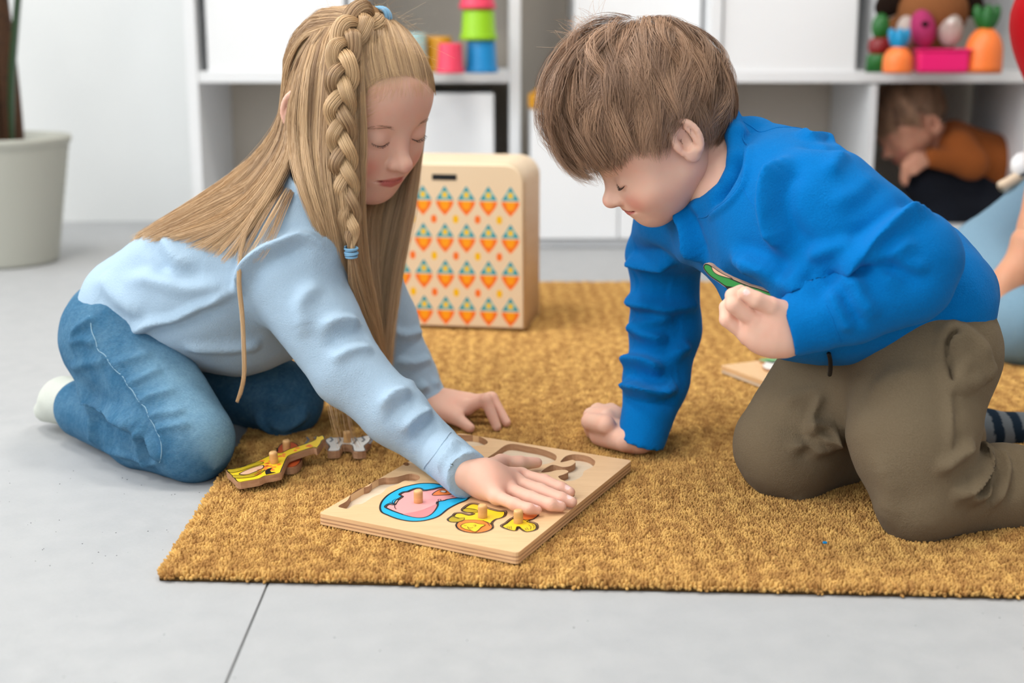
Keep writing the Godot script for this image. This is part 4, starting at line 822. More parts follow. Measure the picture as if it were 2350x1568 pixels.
const THIRD_HEAD := [
	[1, 0.02, 0.9762, 0.2967, -3.3683, 0.0705, 0.074, 0.084, 0.2588, 0, 0.9659, -0.5947, 0.788, 0.1593, -0.7612, -0.6157, 0.204],
	[1, 0.03, 0.9454, 0.2693, -3.3601, 0.06, 0.052, 0.046, 0.2588, 0, 0.9659, -0.5947, 0.788, 0.1593, -0.7612, -0.6157, 0.204],
	[1, 0.03, 0.9757, 0.2291, -3.3682, 0.054, 0.045, 0.046, 0.2588, 0, 0.9659, -0.5947, 0.788, 0.1593, -0.7612, -0.6157, 0.204],
	[1, 0.03, 0.982, 0.2045, -3.3699, 0.036, 0.027, 0.036, 0.2588, 0, 0.9659, -0.5947, 0.788, 0.1593, -0.7612, -0.6157, 0.204],
	[1, 0.02, 0.953, 0.216, -3.3942, 0.024, 0.0236, 0.022, 0.2588, 0, 0.9659, -0.5947, 0.788, 0.1593, -0.7612, -0.6157, 0.204],
	[0, 0.022, 0.9834, 0.2451, -3.4189, 0.9784, 0.185, -3.3834, 0.019, 0.014],
	[1, 0.02, 0.9691, 0.216, -3.3343, 0.024, 0.0236, 0.022, 0.2588, 0, 0.9659, -0.5947, 0.788, 0.1593, -0.7612, -0.6157, 0.204],
	[0, 0.022, 1.0077, 0.2451, -3.3281, 0.9856, 0.185, -3.3563, 0.019, 0.014],
	[1, 0.02, 0.9775, 0.178, -3.3687, 0.015, 0.0123, 0.0125, 0.2588, 0, 0.9659, -0.5947, 0.788, 0.1593, -0.7612, -0.6157, 0.204],
	[11, 0.012, 0.9094, 0.2142, -3.3789, 0.0165, 0.0095, 0.0105, 0.2588, 0, 0.9659, -0.5947, 0.788, 0.1593, -0.7612, -0.6157, 0.204],
	[11, 0.012, 0.9236, 0.2142, -3.3258, 0.0165, 0.0095, 0.0105, 0.2588, 0, 0.9659, -0.5947, 0.788, 0.1593, -0.7612, -0.6157, 0.204],
	[0, 0.012, 0.9252, 0.2237, -3.3546, 0.9275, 0.1947, -3.3553, 0.0062, 0.0082],
	[1, 0.007, 0.9263, 0.1931, -3.3549, 0.0088, 0.008, 0.0085, 0.2588, 0, 0.9659, -0.5947, 0.788, 0.1593, -0.7612, -0.6157, 0.204],
	[1, 0.005, 0.9317, 0.1955, -3.3665, 0.0056, 0.0056, 0.0068, 0.2588, 0, 0.9659, -0.5947, 0.788, 0.1593, -0.7612, -0.6157, 0.204],
	[11, 0.002, 0.9319, 0.1896, -3.3618, 0.0026, 0.0022, 0.0036, 0.2588, 0, 0.9659, -0.5947, 0.788, 0.1593, -0.7612, -0.6157, 0.204],
	[1, 0.005, 0.9368, 0.1955, -3.3476, 0.0056, 0.0056, 0.0068, 0.2588, 0, 0.9659, -0.5947, 0.788, 0.1593, -0.7612, -0.6157, 0.204],
	[11, 0.002, 0.9346, 0.1896, -3.3518, 0.0026, 0.0022, 0.0036, 0.2588, 0, 0.9659, -0.5947, 0.788, 0.1593, -0.7612, -0.6157, 0.204],
	[1, 0.004, 0.9261, 0.227, -3.3833, 0.0148, 0.0128, 0.0128, 0.2588, 0, 0.9659, -0.5947, 0.788, 0.1593, -0.7612, -0.6157, 0.204],
	[1, 0.004, 0.9403, 0.227, -3.3302, 0.0148, 0.0128, 0.0128, 0.2588, 0, 0.9659, -0.5947, 0.788, 0.1593, -0.7612, -0.6157, 0.204],
	[10, 0.0008, 0.9224, 0.2172, -3.3715, 0.9208, 0.2137, -3.3768, 0.0008, 0.0018],
	[10, 0.0008, 0.9208, 0.2137, -3.3768, 0.9196, 0.2133, -3.3827, 0.0018, 0.002],
	[10, 0.0008, 0.9196, 0.2133, -3.3827, 0.919, 0.2156, -3.3892, 0.002, 0.0017],
	[10, 0.0008, 0.919, 0.2156, -3.3892, 0.9198, 0.2204, -3.3948, 0.0017, 0.0008],
	[10, 0.0008, 0.9312, 0.2172, -3.3387, 0.9325, 0.2137, -3.3333, 0.0008, 0.0018],
	[10, 0.0008, 0.9325, 0.2137, -3.3333, 0.9344, 0.2133, -3.3276, 0.0018, 0.002],
	[10, 0.0008, 0.9344, 0.2133, -3.3276, 0.9371, 0.2156, -3.3216, 0.002, 0.0017],
	[10, 0.0008, 0.9371, 0.2156, -3.3216, 0.9406, 0.2204, -3.3171, 0.0017, 0.0008],
	[1, 0.012, 0.9577, 0.1905, -3.3633, 0.022, 0.0117, 0.0135, 0.2588, 0, 0.9659, -0.5947, 0.788, 0.1593, -0.7612, -0.6157, 0.204],
	[0, 0.003, 0.9459, 0.1847, -3.3607, 0.9492, 0.1871, -3.3782, 0.0036, 0.0022],
	[0, 0.003, 0.9462, 0.1847, -3.3597, 0.9578, 0.1871, -3.3463, 0.0036, 0.0022],
	[0, 0.003, 0.9521, 0.1814, -3.3722, 0.9573, 0.1814, -3.3529, 0.0044, 0.0044],
	[12, 0.0015, 0.9449, 0.183, -3.3796, 0.9548, 0.183, -3.3429, 0.0042, 0.0042, -0.5947, 0.788, 0.1593, 0.22],
	[1, 0.004, 0.9769, 0.2707, -3.4443, 0.0036, 0.0235, 0.014, -0.1288, -0.289, 0.9486, -0.4785, 0.856, 0.1958, -0.8686, -0.4286, -0.2486],
	[0, 0.001, 0.9747, 0.2542, -3.4481, 0.9705, 0.2571, -3.447, 0.0031, 0.0031],
	[0, 0.001, 0.9705, 0.2571, -3.447, 0.9666, 0.2609, -3.446, 0.0031, 0.0031],
	[0, 0.001, 0.9666, 0.2609, -3.446, 0.9634, 0.2654, -3.4451, 0.0031, 0.0031],
	[0, 0.001, 0.9634, 0.2654, -3.4451, 0.961, 0.2703, -3.4445, 0.0031, 0.0031],
	[0, 0.001, 0.961, 0.2703, -3.4445, 0.9597, 0.2752, -3.4441, 0.0031, 0.0031],
	[0, 0.001, 0.9597, 0.2752, -3.4441, 0.9594, 0.2798, -3.444, 0.0031, 0.0031],
	[0, 0.001, 0.9594, 0.2798, -3.444, 0.9602, 0.2838, -3.4443, 0.0031, 0.0031],
	[0, 0.001, 0.9602, 0.2838, -3.4443, 0.9621, 0.2868, -3.4448, 0.0031, 0.0031],
	[0, 0.001, 0.9621, 0.2868, -3.4448, 0.9646, 0.2888, -3.4467, 0.0031, 0.0031],
	[0, 0.001, 0.9646, 0.2888, -3.4467, 0.9678, 0.2896, -3.4492, 0.0031, 0.0031],
	[0, 0.001, 0.9678, 0.2896, -3.4492, 0.9714, 0.289, -3.4518, 0.0031, 0.0031],
	[0, 0.001, 0.9714, 0.289, -3.4518, 0.9754, 0.2872, -3.4541, 0.0031, 0.0031],
	[0, 0.001, 0.9754, 0.2872, -3.4541, 0.9794, 0.2843, -3.456, 0.0031, 0.0031],
	[0, 0.001, 0.9794, 0.2843, -3.456, 0.9831, 0.2804, -3.4574, 0.0031, 0.0031],
	[0, 0.001, 0.9831, 0.2804, -3.4574, 0.9864, 0.2759, -3.4581, 0.0031, 0.0031],
	[0, 0.001, 0.9864, 0.2759, -3.4581, 0.9889, 0.2711, -3.4583, 0.0031, 0.0031],
	[0, 0.001, 0.9889, 0.2711, -3.4583, 0.9905, 0.2662, -3.4577, 0.0031, 0.0031],
	[0, 0.001, 0.9905, 0.2662, -3.4577, 0.9911, 0.2616, -3.4565, 0.0031, 0.0031],
	[1, 0.008, 0.9871, 0.2543, -3.4507, 0.0044, 0.0085, 0.0088, 0.2588, 0, 0.9659, -0.5947, 0.788, 0.1593, -0.7612, -0.6157, 0.204],
	[0, 0.004, 0.9733, 0.283, -3.4498, 0.9858, 0.2679, -3.4537, 0.003, 0.003],
	[11, 0.003, 0.9743, 0.2676, -3.4511, 0.007, 0.0115, 0.0072, -0.1288, -0.289, 0.9486, -0.5947, 0.788, 0.1593, -0.7936, -0.5436, -0.2734],
	[1, 0.003, 0.9687, 0.2609, -3.4455, 0.0034, 0.005, 0.0042, 0.2588, 0, 0.9659, -0.5947, 0.788, 0.1593, -0.7612, -0.6157, 0.204],
	[1, 0.004, 1.0148, 0.2707, -3.3029, 0.0036, 0.0235, 0.014, 0.5859, 0.289, 0.7571, -0.5123, 0.856, 0.0696, -0.628, -0.4286, 0.6496],
	[0, 0.001, 1.0148, 0.2542, -3.2984, 1.0106, 0.2571, -3.2973, 0.0031, 0.0031],
	[0, 0.001, 1.0106, 0.2571, -3.2973, 1.0067, 0.2609, -3.2963, 0.0031, 0.0031],
	[0, 0.001, 1.0067, 0.2609, -3.2963, 1.0035, 0.2654, -3.2954, 0.0031, 0.0031],
	[0, 0.001, 1.0035, 0.2654, -3.2954, 1.0012, 0.2703, -3.2948, 0.0031, 0.0031],
	[0, 0.001, 1.0012, 0.2703, -3.2948, 0.9998, 0.2752, -3.2944, 0.0031, 0.0031],
	[0, 0.001, 0.9998, 0.2752, -3.2944, 0.9995, 0.2798, -3.2943, 0.0031, 0.0031],
	[0, 0.001, 0.9995, 0.2798, -3.2943, 1.0003, 0.2838, -3.2945, 0.0031, 0.0031],
	[0, 0.001, 1.0003, 0.2838, -3.2945, 1.0022, 0.2868, -3.2951, 0.0031, 0.0031],
	[0, 0.001, 1.0022, 0.2868, -3.2951, 1.0054, 0.2888, -3.2947, 0.0031, 0.0031],
	[0, 0.001, 1.0054, 0.2888, -3.2947, 1.0094, 0.2896, -3.294, 0.0031, 0.0031],
	[0, 0.001, 1.0094, 0.2896, -3.294, 1.0138, 0.289, -3.2937, 0.0031, 0.0031],
	[0, 0.001, 1.0138, 0.289, -3.2937, 1.0184, 0.2872, -3.2937, 0.0031, 0.0031],
	[0, 0.001, 1.0184, 0.2872, -3.2937, 1.0228, 0.2843, -3.294, 0.0031, 0.0031],
	[0, 0.001, 1.0228, 0.2843, -3.294, 1.0267, 0.2804, -3.2947, 0.0031, 0.0031],
	[0, 0.001, 1.0267, 0.2804, -3.2947, 1.0299, 0.2759, -3.2956, 0.0031, 0.0031],
	[0, 0.001, 1.0299, 0.2759, -3.2956, 1.0322, 0.2711, -3.2967, 0.0031, 0.0031],
	[0, 0.001, 1.0322, 0.2711, -3.2967, 1.0333, 0.2662, -3.298, 0.0031, 0.0031],
	[0, 0.001, 1.0333, 0.2662, -3.298, 1.0332, 0.2616, -3.2993, 0.0031, 0.0031],
	[1, 0.008, 1.0268, 0.2543, -3.3024, 0.0044, 0.0085, 0.0088, 0.2588, 0, 0.9659, -0.5947, 0.788, 0.1593, -0.7612, -0.6157, 0.204],
	[0, 0.004, 1.0144, 0.283, -3.2962, 1.0272, 0.2679, -3.2992, 0.003, 0.003],
	[11, 0.003, 1.0159, 0.2676, -3.2956, 0.007, 0.0115, 0.0072, 0.5859, 0.289, 0.7571, -0.5947, 0.788, 0.1593, -0.5506, -0.5436, 0.6336],
	[1, 0.003, 1.0083, 0.2609, -3.2977, 0.0034, 0.005, 0.0042, 0.2588, 0, 0.9659, -0.5947, 0.788, 0.1593, -0.7612, -0.6157, 0.204]]
const THIRD_HEAD_AT := Transform3D(Basis(Vector3(0.2588, 0.0000, 0.9659), Vector3(-0.5947, 0.7880, 0.1593), Vector3(-0.7612, -0.6157, 0.2040)), Vector3(0.9825, 0.2688, -3.3700))
const THIRD_TOP := [
	[0, 0.03, 1.0904, 0.2234, -3.38, 1.1906, 0.1744, -3.4, 0.052, 0.062],
	[0, 0.03, 1.1906, 0.1744, -3.4, 1.2248, 0.1203, -3.41, 0.062, 0.06],
	[0, 0.02, 1.0854, 0.2169, -3.33, 1.118, 0.1774, -3.31, 0.042, 0.036],
	[0, 0.02, 1.118, 0.1774, -3.31, 1.0177, 0.1926, -3.29, 0.034, 0.024],
	[0, 0.02, 1.1016, 0.2143, -3.43, 1.0684, 0.1593, -3.45, 0.036, 0.026]]
const THIRD_TROUSERS := [
	[0, 0.03, 1.221, 0.099, -3.41, 1.0161, 0.1279, -3.34, 0.062, 0.046],
	[0, 0.02, 1.0161, 0.1279, -3.34, 1.0894, 0.0213, -3.35, 0.044, 0.046],
	[0, 0.03, 1.0815, 0.0451, -3.33, 1.2185, 0.041, -3.36, 0.05, 0.05],
	[0, 0.03, 1.2318, 0.0956, -3.44, 1.0845, 0.126, -3.46, 0.06, 0.046],
	[0, 0.02, 1.0845, 0.126, -3.46, 1.1467, 0.0117, -3.46, 0.044, 0.036]]
const THIRD_HAND := [
	[2, 0.01, 1.0177, 0.1926, -3.29, 0.9755, 0.1869, -3.285, 0.018, 0.019, 0, 0.2873, 0.9578, 0.6],
	[0, 0.01, 0.9805, 0.189, -3.285, 0.956, 0.18, -3.28, 0.013, 0.008],
	[0, 0.004, 0.956, 0.18, -3.28, 0.9506, 0.1563, -3.285, 0.0075, 0.006],
	[0, 0.01, 0.9805, 0.189, -3.285, 0.9533, 0.1735, -3.28, 0.013, 0.008],
	[0, 0.004, 0.9533, 0.1735, -3.28, 0.948, 0.1481, -3.285, 0.0075, 0.006],
	[0, 0.01, 0.9805, 0.189, -3.285, 0.9547, 0.167, -3.28, 0.013, 0.008],
	[0, 0.004, 0.9547, 0.167, -3.28, 0.9496, 0.1399, -3.285, 0.0075, 0.006],
	[0, 0.01, 0.9805, 0.189, -3.285, 0.9602, 0.1613, -3.28, 0.013, 0.008],
	[0, 0.004, 0.9602, 0.1613, -3.28, 0.9551, 0.1327, -3.285, 0.0075, 0.006],
	[0, 0.008, 0.9947, 0.1833, -3.28, 0.9713, 0.1606, -3.272, 0.011, 0.0075]]
const THIRD_BODY := [
	[0, 0.03, 1.0156, 0.2575, -3.3789, 1.07, 0.213, -3.38, 0.038, 0.04],
	[0, 0.03, 1.07, 0.213, -3.38, 1.1929, 0.1426, -3.4, 0.04, 0.045],
	[0, 0.01, 1.118, 0.1774, -3.31, 1.0177, 0.1926, -3.29, 0.018, 0.016],
	[0, 0.01, 1.0854, 0.2169, -3.33, 1.118, 0.1774, -3.31, 0.025, 0.022],
	[0, 0.01, 1.0854, 0.2169, -3.33, 1.0908, 0.2182, -3.38, 0.025, 0.03],
	[0, 0.02, 1.221, 0.099, -3.41, 1.0161, 0.1279, -3.34, 0.04, 0.03],
	[0, 0.02, 1.0161, 0.1279, -3.34, 1.0894, 0.0213, -3.35, 0.03, 0.025],
	[0, 0.03, 1.1929, 0.1426, -3.4, 1.221, 0.099, -3.41, 0.045, 0.04]]
const ADULT_JEANS := [
	[0, 0.04, 0.7869, 0.107, -2.2, 0.969, 0.2036, -2.28, 0.082, 0.1],
	[0, 0.03, 0.7869, 0.107, -2.2, 0.7649, 0.06, -1.9926, 0.075, 0.06],
	[1, 0.06, 1.1167, 0.1279, -2.35, 0.16, 0.15, 0.16, 1, 0, 0, 0, 1, 0, 0, 0, 1],
	[0, 0.05, 0.969, 0.2036, -2.28, 1.1167, 0.1279, -2.35, 0.1, 0.13],
	[0, 0.05, 1.1674, 0.0815, -2.45, 1.1492, -0.0477, -2.62, 0.1, 0.07]]
const TOY_AT := Vector3(0.8279, 0.2430, -2.2600)
const ADULT_TOP := [
	[0, 0.03, 0.8408, 0.5021, -2.12, 0.8604, 0.3267, -2.06, 0.07, 0.056],
	[0, 0.03, 0.8604, 0.3267, -2.06, 0.8169, 0.2083, -2.03, 0.056, 0.04],
	[0, 0.03, 0.8169, 0.2083, -2.03, 0.7965, 0.1755, -2.025, 0.04, 0.036],
	[0, 0.06, 1.1105, 0.1443, -2.34, 0.9761, 0.4496, -2.25, 0.14, 0.13],
	[0, 0.06, 0.8581, 0.4832, -2.12, 0.9723, 0.4901, -2.25, 0.075, 0.11],
	[0, 0.06, 0.9723, 0.4901, -2.25, 1.1066, 0.4764, -2.42, 0.11, 0.07],
	[0, 0.04, 1.1066, 0.4764, -2.42, 1.1777, 0.2861, -2.5, 0.07, 0.05]]
const ADULT_HAND := [
	[0, 0.01, 0.7797, 0.1768, -2.025, 0.7712, 0.1478, -2.02, 0.03, 0.027],
	[0, 0.01, 0.7712, 0.1478, -2.02, 0.7461, 0.1169, -2.015, 0.027, 0.027],
	[2, 0.012, 0.7461, 0.1169, -2.015, 0.7344, 0.0787, -2.01, 0.03, 0.036, 0.8619, 0, 0.507, 0.6],
	[0, 0.012, 0.737, 0.095, -2.01, 0.7405, 0.0656, -2.01, 0.018, 0.0105],
	[0, 0.005, 0.7405, 0.0656, -2.01, 0.7255, 0.016, -1.9876, 0.01, 0.0075],
	[0, 0.012, 0.737, 0.095, -2.01, 0.7414, 0.0615, -2.03, 0.018, 0.0105],
	[0, 0.005, 0.7414, 0.0615, -2.03, 0.7234, 0.016, -2.0019, 0.01, 0.0075],
	[0, 0.012, 0.737, 0.095, -2.01, 0.7436, 0.064, -2.05, 0.018, 0.0105],
	[0, 0.005, 0.7436, 0.064, -2.05, 0.7318, 0.016, -2.0456, 0.01, 0.0075],
	[0, 0.012, 0.737, 0.095, -2.01, 0.7483, 0.0667, -2.07, 0.018, 0.0105],
	[0, 0.005, 0.7483, 0.0667, -2.07, 0.7446, 0.016, -2.0911, 0.01, 0.0075],
	[0, 0.01, 0.741, 0.0969, -2, 0.7472, 0.0707, -1.985, 0.014, 0.011],
	[0, 0.005, 0.7472, 0.0707, -1.985, 0.7625, 0.02, -2.0217, 0.0105, 0.008]]
const ADULT_BODY := [
	[0, 0.02, 0.7797, 0.1768, -2.025, 0.8272, 0.3394, -2.06, 0.026, 0.035],
	[0, 0.02, 0.8272, 0.3394, -2.06, 0.8581, 0.4832, -2.12, 0.035, 0.045],
	[0, 0.03, 0.8581, 0.4832, -2.12, 0.9723, 0.4901, -2.25, 0.045, 0.07],
	[0, 0.03, 0.9723, 0.4901, -2.25, 1.1167, 0.1279, -2.35, 0.08, 0.09],
	[0, 0.03, 0.969, 0.2036, -2.28, 1.1167, 0.1279, -2.35, 0.06, 0.09],
	[0, 0.03, 0.7869, 0.107, -2.2, 0.969, 0.2036, -2.28, 0.05, 0.06],
	[0, 0.02, 0.7869, 0.107, -2.2, 0.7649, 0.06, -1.9926, 0.05, 0.04],
	[0, 0.02, 0.9723, 0.4901, -2.25, 0.9375, 0.6142, -2.22, 0.055, 0.05]]
const ADULT_HEAD := [
	[1, 0.02, 0.9165, 0.7052, -2.2, 0.0705, 0.074, 0.084, 0.342, 0, 0.9397, -0.3971, 0.9063, 0.1445, -0.8517, -0.4226, 0.31],
	[1, 0.03, 0.8815, 0.6857, -2.1872, 0.06, 0.052, 0.046, 0.342, 0, 0.9397, -0.3971, 0.9063, 0.1445, -0.8517, -0.4226, 0.31],
	[1, 0.03, 0.9029, 0.6367, -2.195, 0.054, 0.05, 0.046, 0.342, 0, 0.9397, -0.3971, 0.9063, 0.1445, -0.8517, -0.4226, 0.31],
	[1, 0.03, 0.9047, 0.609, -2.1957, 0.036, 0.03, 0.036, 0.342, 0, 0.9397, -0.3971, 0.9063, 0.1445, -0.8517, -0.4226, 0.31],
	[1, 0.02, 0.8757, 0.6274, -2.2181, 0.024, 0.026, 0.022, 0.342, 0, 0.9397, -0.3971, 0.9063, 0.1445, -0.8517, -0.4226, 0.31],
	[0, 0.022, 0.909, 0.6477, -2.2473, 0.8965, 0.5885, -2.2076, 0.019, 0.014],
	[1, 0.02, 0.8969, 0.6274, -2.1599, 0.024, 0.026, 0.022, 0.342, 0, 0.9397, -0.3971, 0.9063, 0.1445, -0.8517, -0.4226, 0.31],
	[0, 0.022, 0.9411, 0.6477, -2.1589, 0.9061, 0.5885, -2.1813, 0.019, 0.014],
	[1, 0.02, 0.8956, 0.5824, -2.1924, 0.015, 0.0135, 0.0125, 0.342, 0, 0.9397, -0.3971, 0.9063, 0.1445, -0.8517, -0.4226, 0.31],
	[11, 0.012, 0.833, 0.6387, -2.1989, 0.0165, 0.0095, 0.0105, 0.342, 0, 0.9397, -0.3971, 0.9063, 0.1445, -0.8517, -0.4226, 0.31],
	[11, 0.012, 0.8518, 0.6387, -2.1472, 0.0165, 0.0095, 0.0105, 0.342, 0, 0.9397, -0.3971, 0.9063, 0.1445, -0.8517, -0.4226, 0.31],
	[0, 0.012, 0.8527, 0.646, -2.1768, 0.8498, 0.6148, -2.1757, 0.0062, 0.0082],
	[1, 0.007, 0.8483, 0.6135, -2.1752, 0.0088, 0.008, 0.0085, 0.342, 0, 0.9397, -0.3971, 0.9063, 0.1445, -0.8517, -0.4226, 0.31],
	[1, 0.005, 0.8532, 0.6137, -2.1874, 0.0056, 0.0056, 0.0068, 0.342, 0, 0.9397, -0.3971, 0.9063, 0.1445, -0.8517, -0.4226, 0.31],
	[11, 0.002, 0.8527, 0.6077, -2.1823, 0.0026, 0.0022, 0.0036, 0.342, 0, 0.9397, -0.3971, 0.9063, 0.1445, -0.8517, -0.4226, 0.31],
	[1, 0.005, 0.8599, 0.6137, -2.1689, 0.0056, 0.0056, 0.0068, 0.342, 0, 0.9397, -0.3971, 0.9063, 0.1445, -0.8517, -0.4226, 0.31],
	[11, 0.002, 0.8562, 0.6077, -2.1725, 0.0026, 0.0022, 0.0036, 0.342, 0, 0.9397, -0.3971, 0.9063, 0.1445, -0.8517, -0.4226, 0.31],
	[1, 0.004, 0.8515, 0.6474, -2.2056, 0.0148, 0.0128, 0.0128, 0.342, 0, 0.9397, -0.3971, 0.9063, 0.1445, -0.8517, -0.4226, 0.31],
	[1, 0.004, 0.8703, 0.6474, -2.1539, 0.0148, 0.0128, 0.0128, 0.342, 0, 0.9397, -0.3971, 0.9063, 0.1445, -0.8517, -0.4226, 0.31],
	[10, 0.0008, 0.8471, 0.6393, -2.1928, 0.8443, 0.6359, -2.1976, 0.0008, 0.0018],
	[10, 0.0008, 0.8443, 0.6359, -2.1976, 0.8424, 0.6354, -2.2034, 0.0018, 0.002],
	[10, 0.0008, 0.8424, 0.6354, -2.2034, 0.8417, 0.6375, -2.21, 0.002, 0.0017],
	[10, 0.0008, 0.8417, 0.6375, -2.21, 0.843, 0.6416, -2.216, 0.0017, 0.0008],
	[10, 0.0008, 0.8587, 0.6393, -2.1608, 0.8596, 0.6359, -2.1553, 0.0008, 0.0018],
	[10, 0.0008, 0.8596, 0.6359, -2.1553, 0.8619, 0.6354, -2.1498, 0.0018, 0.002],
	[10, 0.0008, 0.8619, 0.6354, -2.1498, 0.8656, 0.6375, -2.1442, 0.002, 0.0017],
	[10, 0.0008, 0.8656, 0.6375, -2.1442, 0.8705, 0.6416, -2.1404, 0.0017, 0.0008],
	[1, 0.012, 0.8785, 0.6014, -2.1861, 0.022, 0.013, 0.0135, 0.342, 0, 0.9397, -0.3971, 0.9063, 0.1445, -0.8517, -0.4226, 0.31],
	[0, 0.003, 0.866, 0.5988, -2.1821, 0.8681, 0.5991, -2.1999, 0.0036, 0.0022],
	[0, 0.003, 0.8663, 0.5988, -2.1812, 0.8794, 0.5991, -2.1689, 0.0036, 0.0022],
	[0, 0.003, 0.8705, 0.5928, -2.1939, 0.8774, 0.5928, -2.1751, 0.0044, 0.0044],
	[12, 0.0015, 0.863, 0.5959, -2.2007, 0.876, 0.5959, -2.165, 0.0042, 0.0042, -0.3971, 0.9063, 0.1445, 0.22],
	[1, 0.004, 0.9045, 0.6753, -2.2735, 0.0036, 0.0235, 0.014, -0.0978, -0.1984, 0.9752, -0.2663, 0.9494, 0.1664, -0.9589, -0.2434, -0.1457],
	[0, 0.001, 0.8985, 0.6595, -2.2759, 0.8952, 0.6633, -2.2747, 0.0031, 0.0031],
	[0, 0.001, 0.8952, 0.6633, -2.2747, 0.8923, 0.668, -2.2737, 0.0031, 0.0031],
	[0, 0.001, 0.8923, 0.668, -2.2737, 0.8902, 0.6731, -2.2729, 0.0031, 0.0031],
	[0, 0.001, 0.8902, 0.6731, -2.2729, 0.889, 0.6784, -2.2725, 0.0031, 0.0031],
	[0, 0.001, 0.889, 0.6784, -2.2725, 0.8888, 0.6835, -2.2724, 0.0031, 0.0031],
	[0, 0.001, 0.8888, 0.6835, -2.2724, 0.8895, 0.688, -2.2726, 0.0031, 0.0031],
	[0, 0.001, 0.8895, 0.688, -2.2726, 0.8911, 0.6917, -2.2732, 0.0031, 0.0031],
	[0, 0.001, 0.8911, 0.6917, -2.2732, 0.8935, 0.6943, -2.2741, 0.0031, 0.0031],
	[0, 0.001, 0.8935, 0.6943, -2.2741, 0.8962, 0.6955, -2.2763, 0.0031, 0.0031],
	[0, 0.001, 0.8962, 0.6955, -2.2763, 0.8992, 0.6954, -2.2792, 0.0031, 0.0031],
	[0, 0.001, 0.8992, 0.6954, -2.2792, 0.9024, 0.6939, -2.2819, 0.0031, 0.0031],
	[0, 0.001, 0.9024, 0.6939, -2.2819, 0.9057, 0.6912, -2.2844, 0.0031, 0.0031],
	[0, 0.001, 0.9057, 0.6912, -2.2844, 0.9088, 0.6874, -2.2864, 0.0031, 0.0031],
	[0, 0.001, 0.9088, 0.6874, -2.2864, 0.9115, 0.6827, -2.2878, 0.0031, 0.0031],
	[0, 0.001, 0.9115, 0.6827, -2.2878, 0.9136, 0.6776, -2.2885, 0.0031, 0.0031],
	[0, 0.001, 0.9136, 0.6776, -2.2885, 0.915, 0.6723, -2.2884, 0.0031, 0.0031],
	[0, 0.001, 0.915, 0.6723, -2.2884, 0.9156, 0.6672, -2.2876, 0.0031, 0.0031],
	[0, 0.001, 0.9156, 0.6672, -2.2876, 0.9153, 0.6627, -2.2861, 0.0031, 0.0031],
	[1, 0.008, 0.9104, 0.6568, -2.2795, 0.0044, 0.0085, 0.0088, 0.342, 0, 0.9397, -0.3971, 0.9063, 0.1445, -0.8517, -0.4226, 0.31],
	[0, 0.004, 0.9031, 0.6878, -2.2797, 0.9117, 0.6701, -2.2834, 0.003, 0.003],
	[11, 0.003, 0.9007, 0.6725, -2.2799, 0.007, 0.0115, 0.0072, -0.0978, -0.1984, 0.9752, -0.3971, 0.9063, 0.1445, -0.9125, -0.3731, -0.1675],
	[1, 0.003, 0.8944, 0.6676, -2.2733, 0.0034, 0.005, 0.0042, 0.342, 0, 0.9397, -0.3971, 0.9063, 0.1445, -0.8517, -0.4226, 0.31],
	[1, 0.004, 0.9546, 0.6753, -2.1359, 0.0036, 0.0235, 0.014, 0.7018, 0.1984, 0.6842, -0.311, 0.9494, 0.0436, -0.6409, -0.2434, 0.728],
	[0, 0.001, 0.9515, 0.6595, -2.1303, 0.9482, 0.6633, -2.129, 0.0031, 0.0031],
	[0, 0.001, 0.9482, 0.6633, -2.129, 0.9454, 0.668, -2.128, 0.0031, 0.0031],
	[0, 0.001, 0.9454, 0.668, -2.128, 0.9433, 0.6731, -2.1272, 0.0031, 0.0031],
	[0, 0.001, 0.9433, 0.6731, -2.1272, 0.942, 0.6784, -2.1268, 0.0031, 0.0031],
	[0, 0.001, 0.942, 0.6784, -2.1268, 0.9418, 0.6835, -2.1267, 0.0031, 0.0031],
	[0, 0.001, 0.9418, 0.6835, -2.1267, 0.9425, 0.688, -2.127, 0.0031, 0.0031],
	[0, 0.001, 0.9425, 0.688, -2.127, 0.9441, 0.6917, -2.1276, 0.0031, 0.0031],
	[0, 0.001, 0.9441, 0.6917, -2.1276, 0.9466, 0.6943, -2.1284, 0.0031, 0.0031],
	[0, 0.001, 0.9466, 0.6943, -2.1284, 0.9501, 0.6955, -2.1285, 0.0031, 0.0031],
	[0, 0.001, 0.9501, 0.6955, -2.1285, 0.9542, 0.6954, -2.1282, 0.0031, 0.0031],
	[0, 0.001, 0.9542, 0.6954, -2.1282, 0.9584, 0.6939, -2.1281, 0.0031, 0.0031],
	[0, 0.001, 0.9584, 0.6939, -2.1281, 0.9625, 0.6912, -2.1284, 0.0031, 0.0031],
	[0, 0.001, 0.9625, 0.6912, -2.1284, 0.9661, 0.6874, -2.1288, 0.0031, 0.0031],
	[0, 0.001, 0.9661, 0.6874, -2.1288, 0.9691, 0.6827, -2.1295, 0.0031, 0.0031],
	[0, 0.001, 0.9691, 0.6827, -2.1295, 0.9711, 0.6776, -2.1303, 0.0031, 0.0031],
	[0, 0.001, 0.9711, 0.6776, -2.1303, 0.9722, 0.6723, -2.1313, 0.0031, 0.0031],
	[0, 0.001, 0.9722, 0.6723, -2.1313, 0.9721, 0.6672, -2.1322, 0.0031, 0.0031],
	[0, 0.001, 0.9721, 0.6672, -2.1322, 0.971, 0.6627, -2.1332, 0.0031, 0.0031],
	[1, 0.008, 0.9629, 0.6568, -2.1351, 0.0044, 0.0085, 0.0088, 0.342, 0, 0.9397, -0.3971, 0.9063, 0.1445, -0.8517, -0.4226, 0.31],
	[0, 0.004, 0.9575, 0.6878, -2.1303, 0.9665, 0.6701, -2.133, 0.003, 0.003],
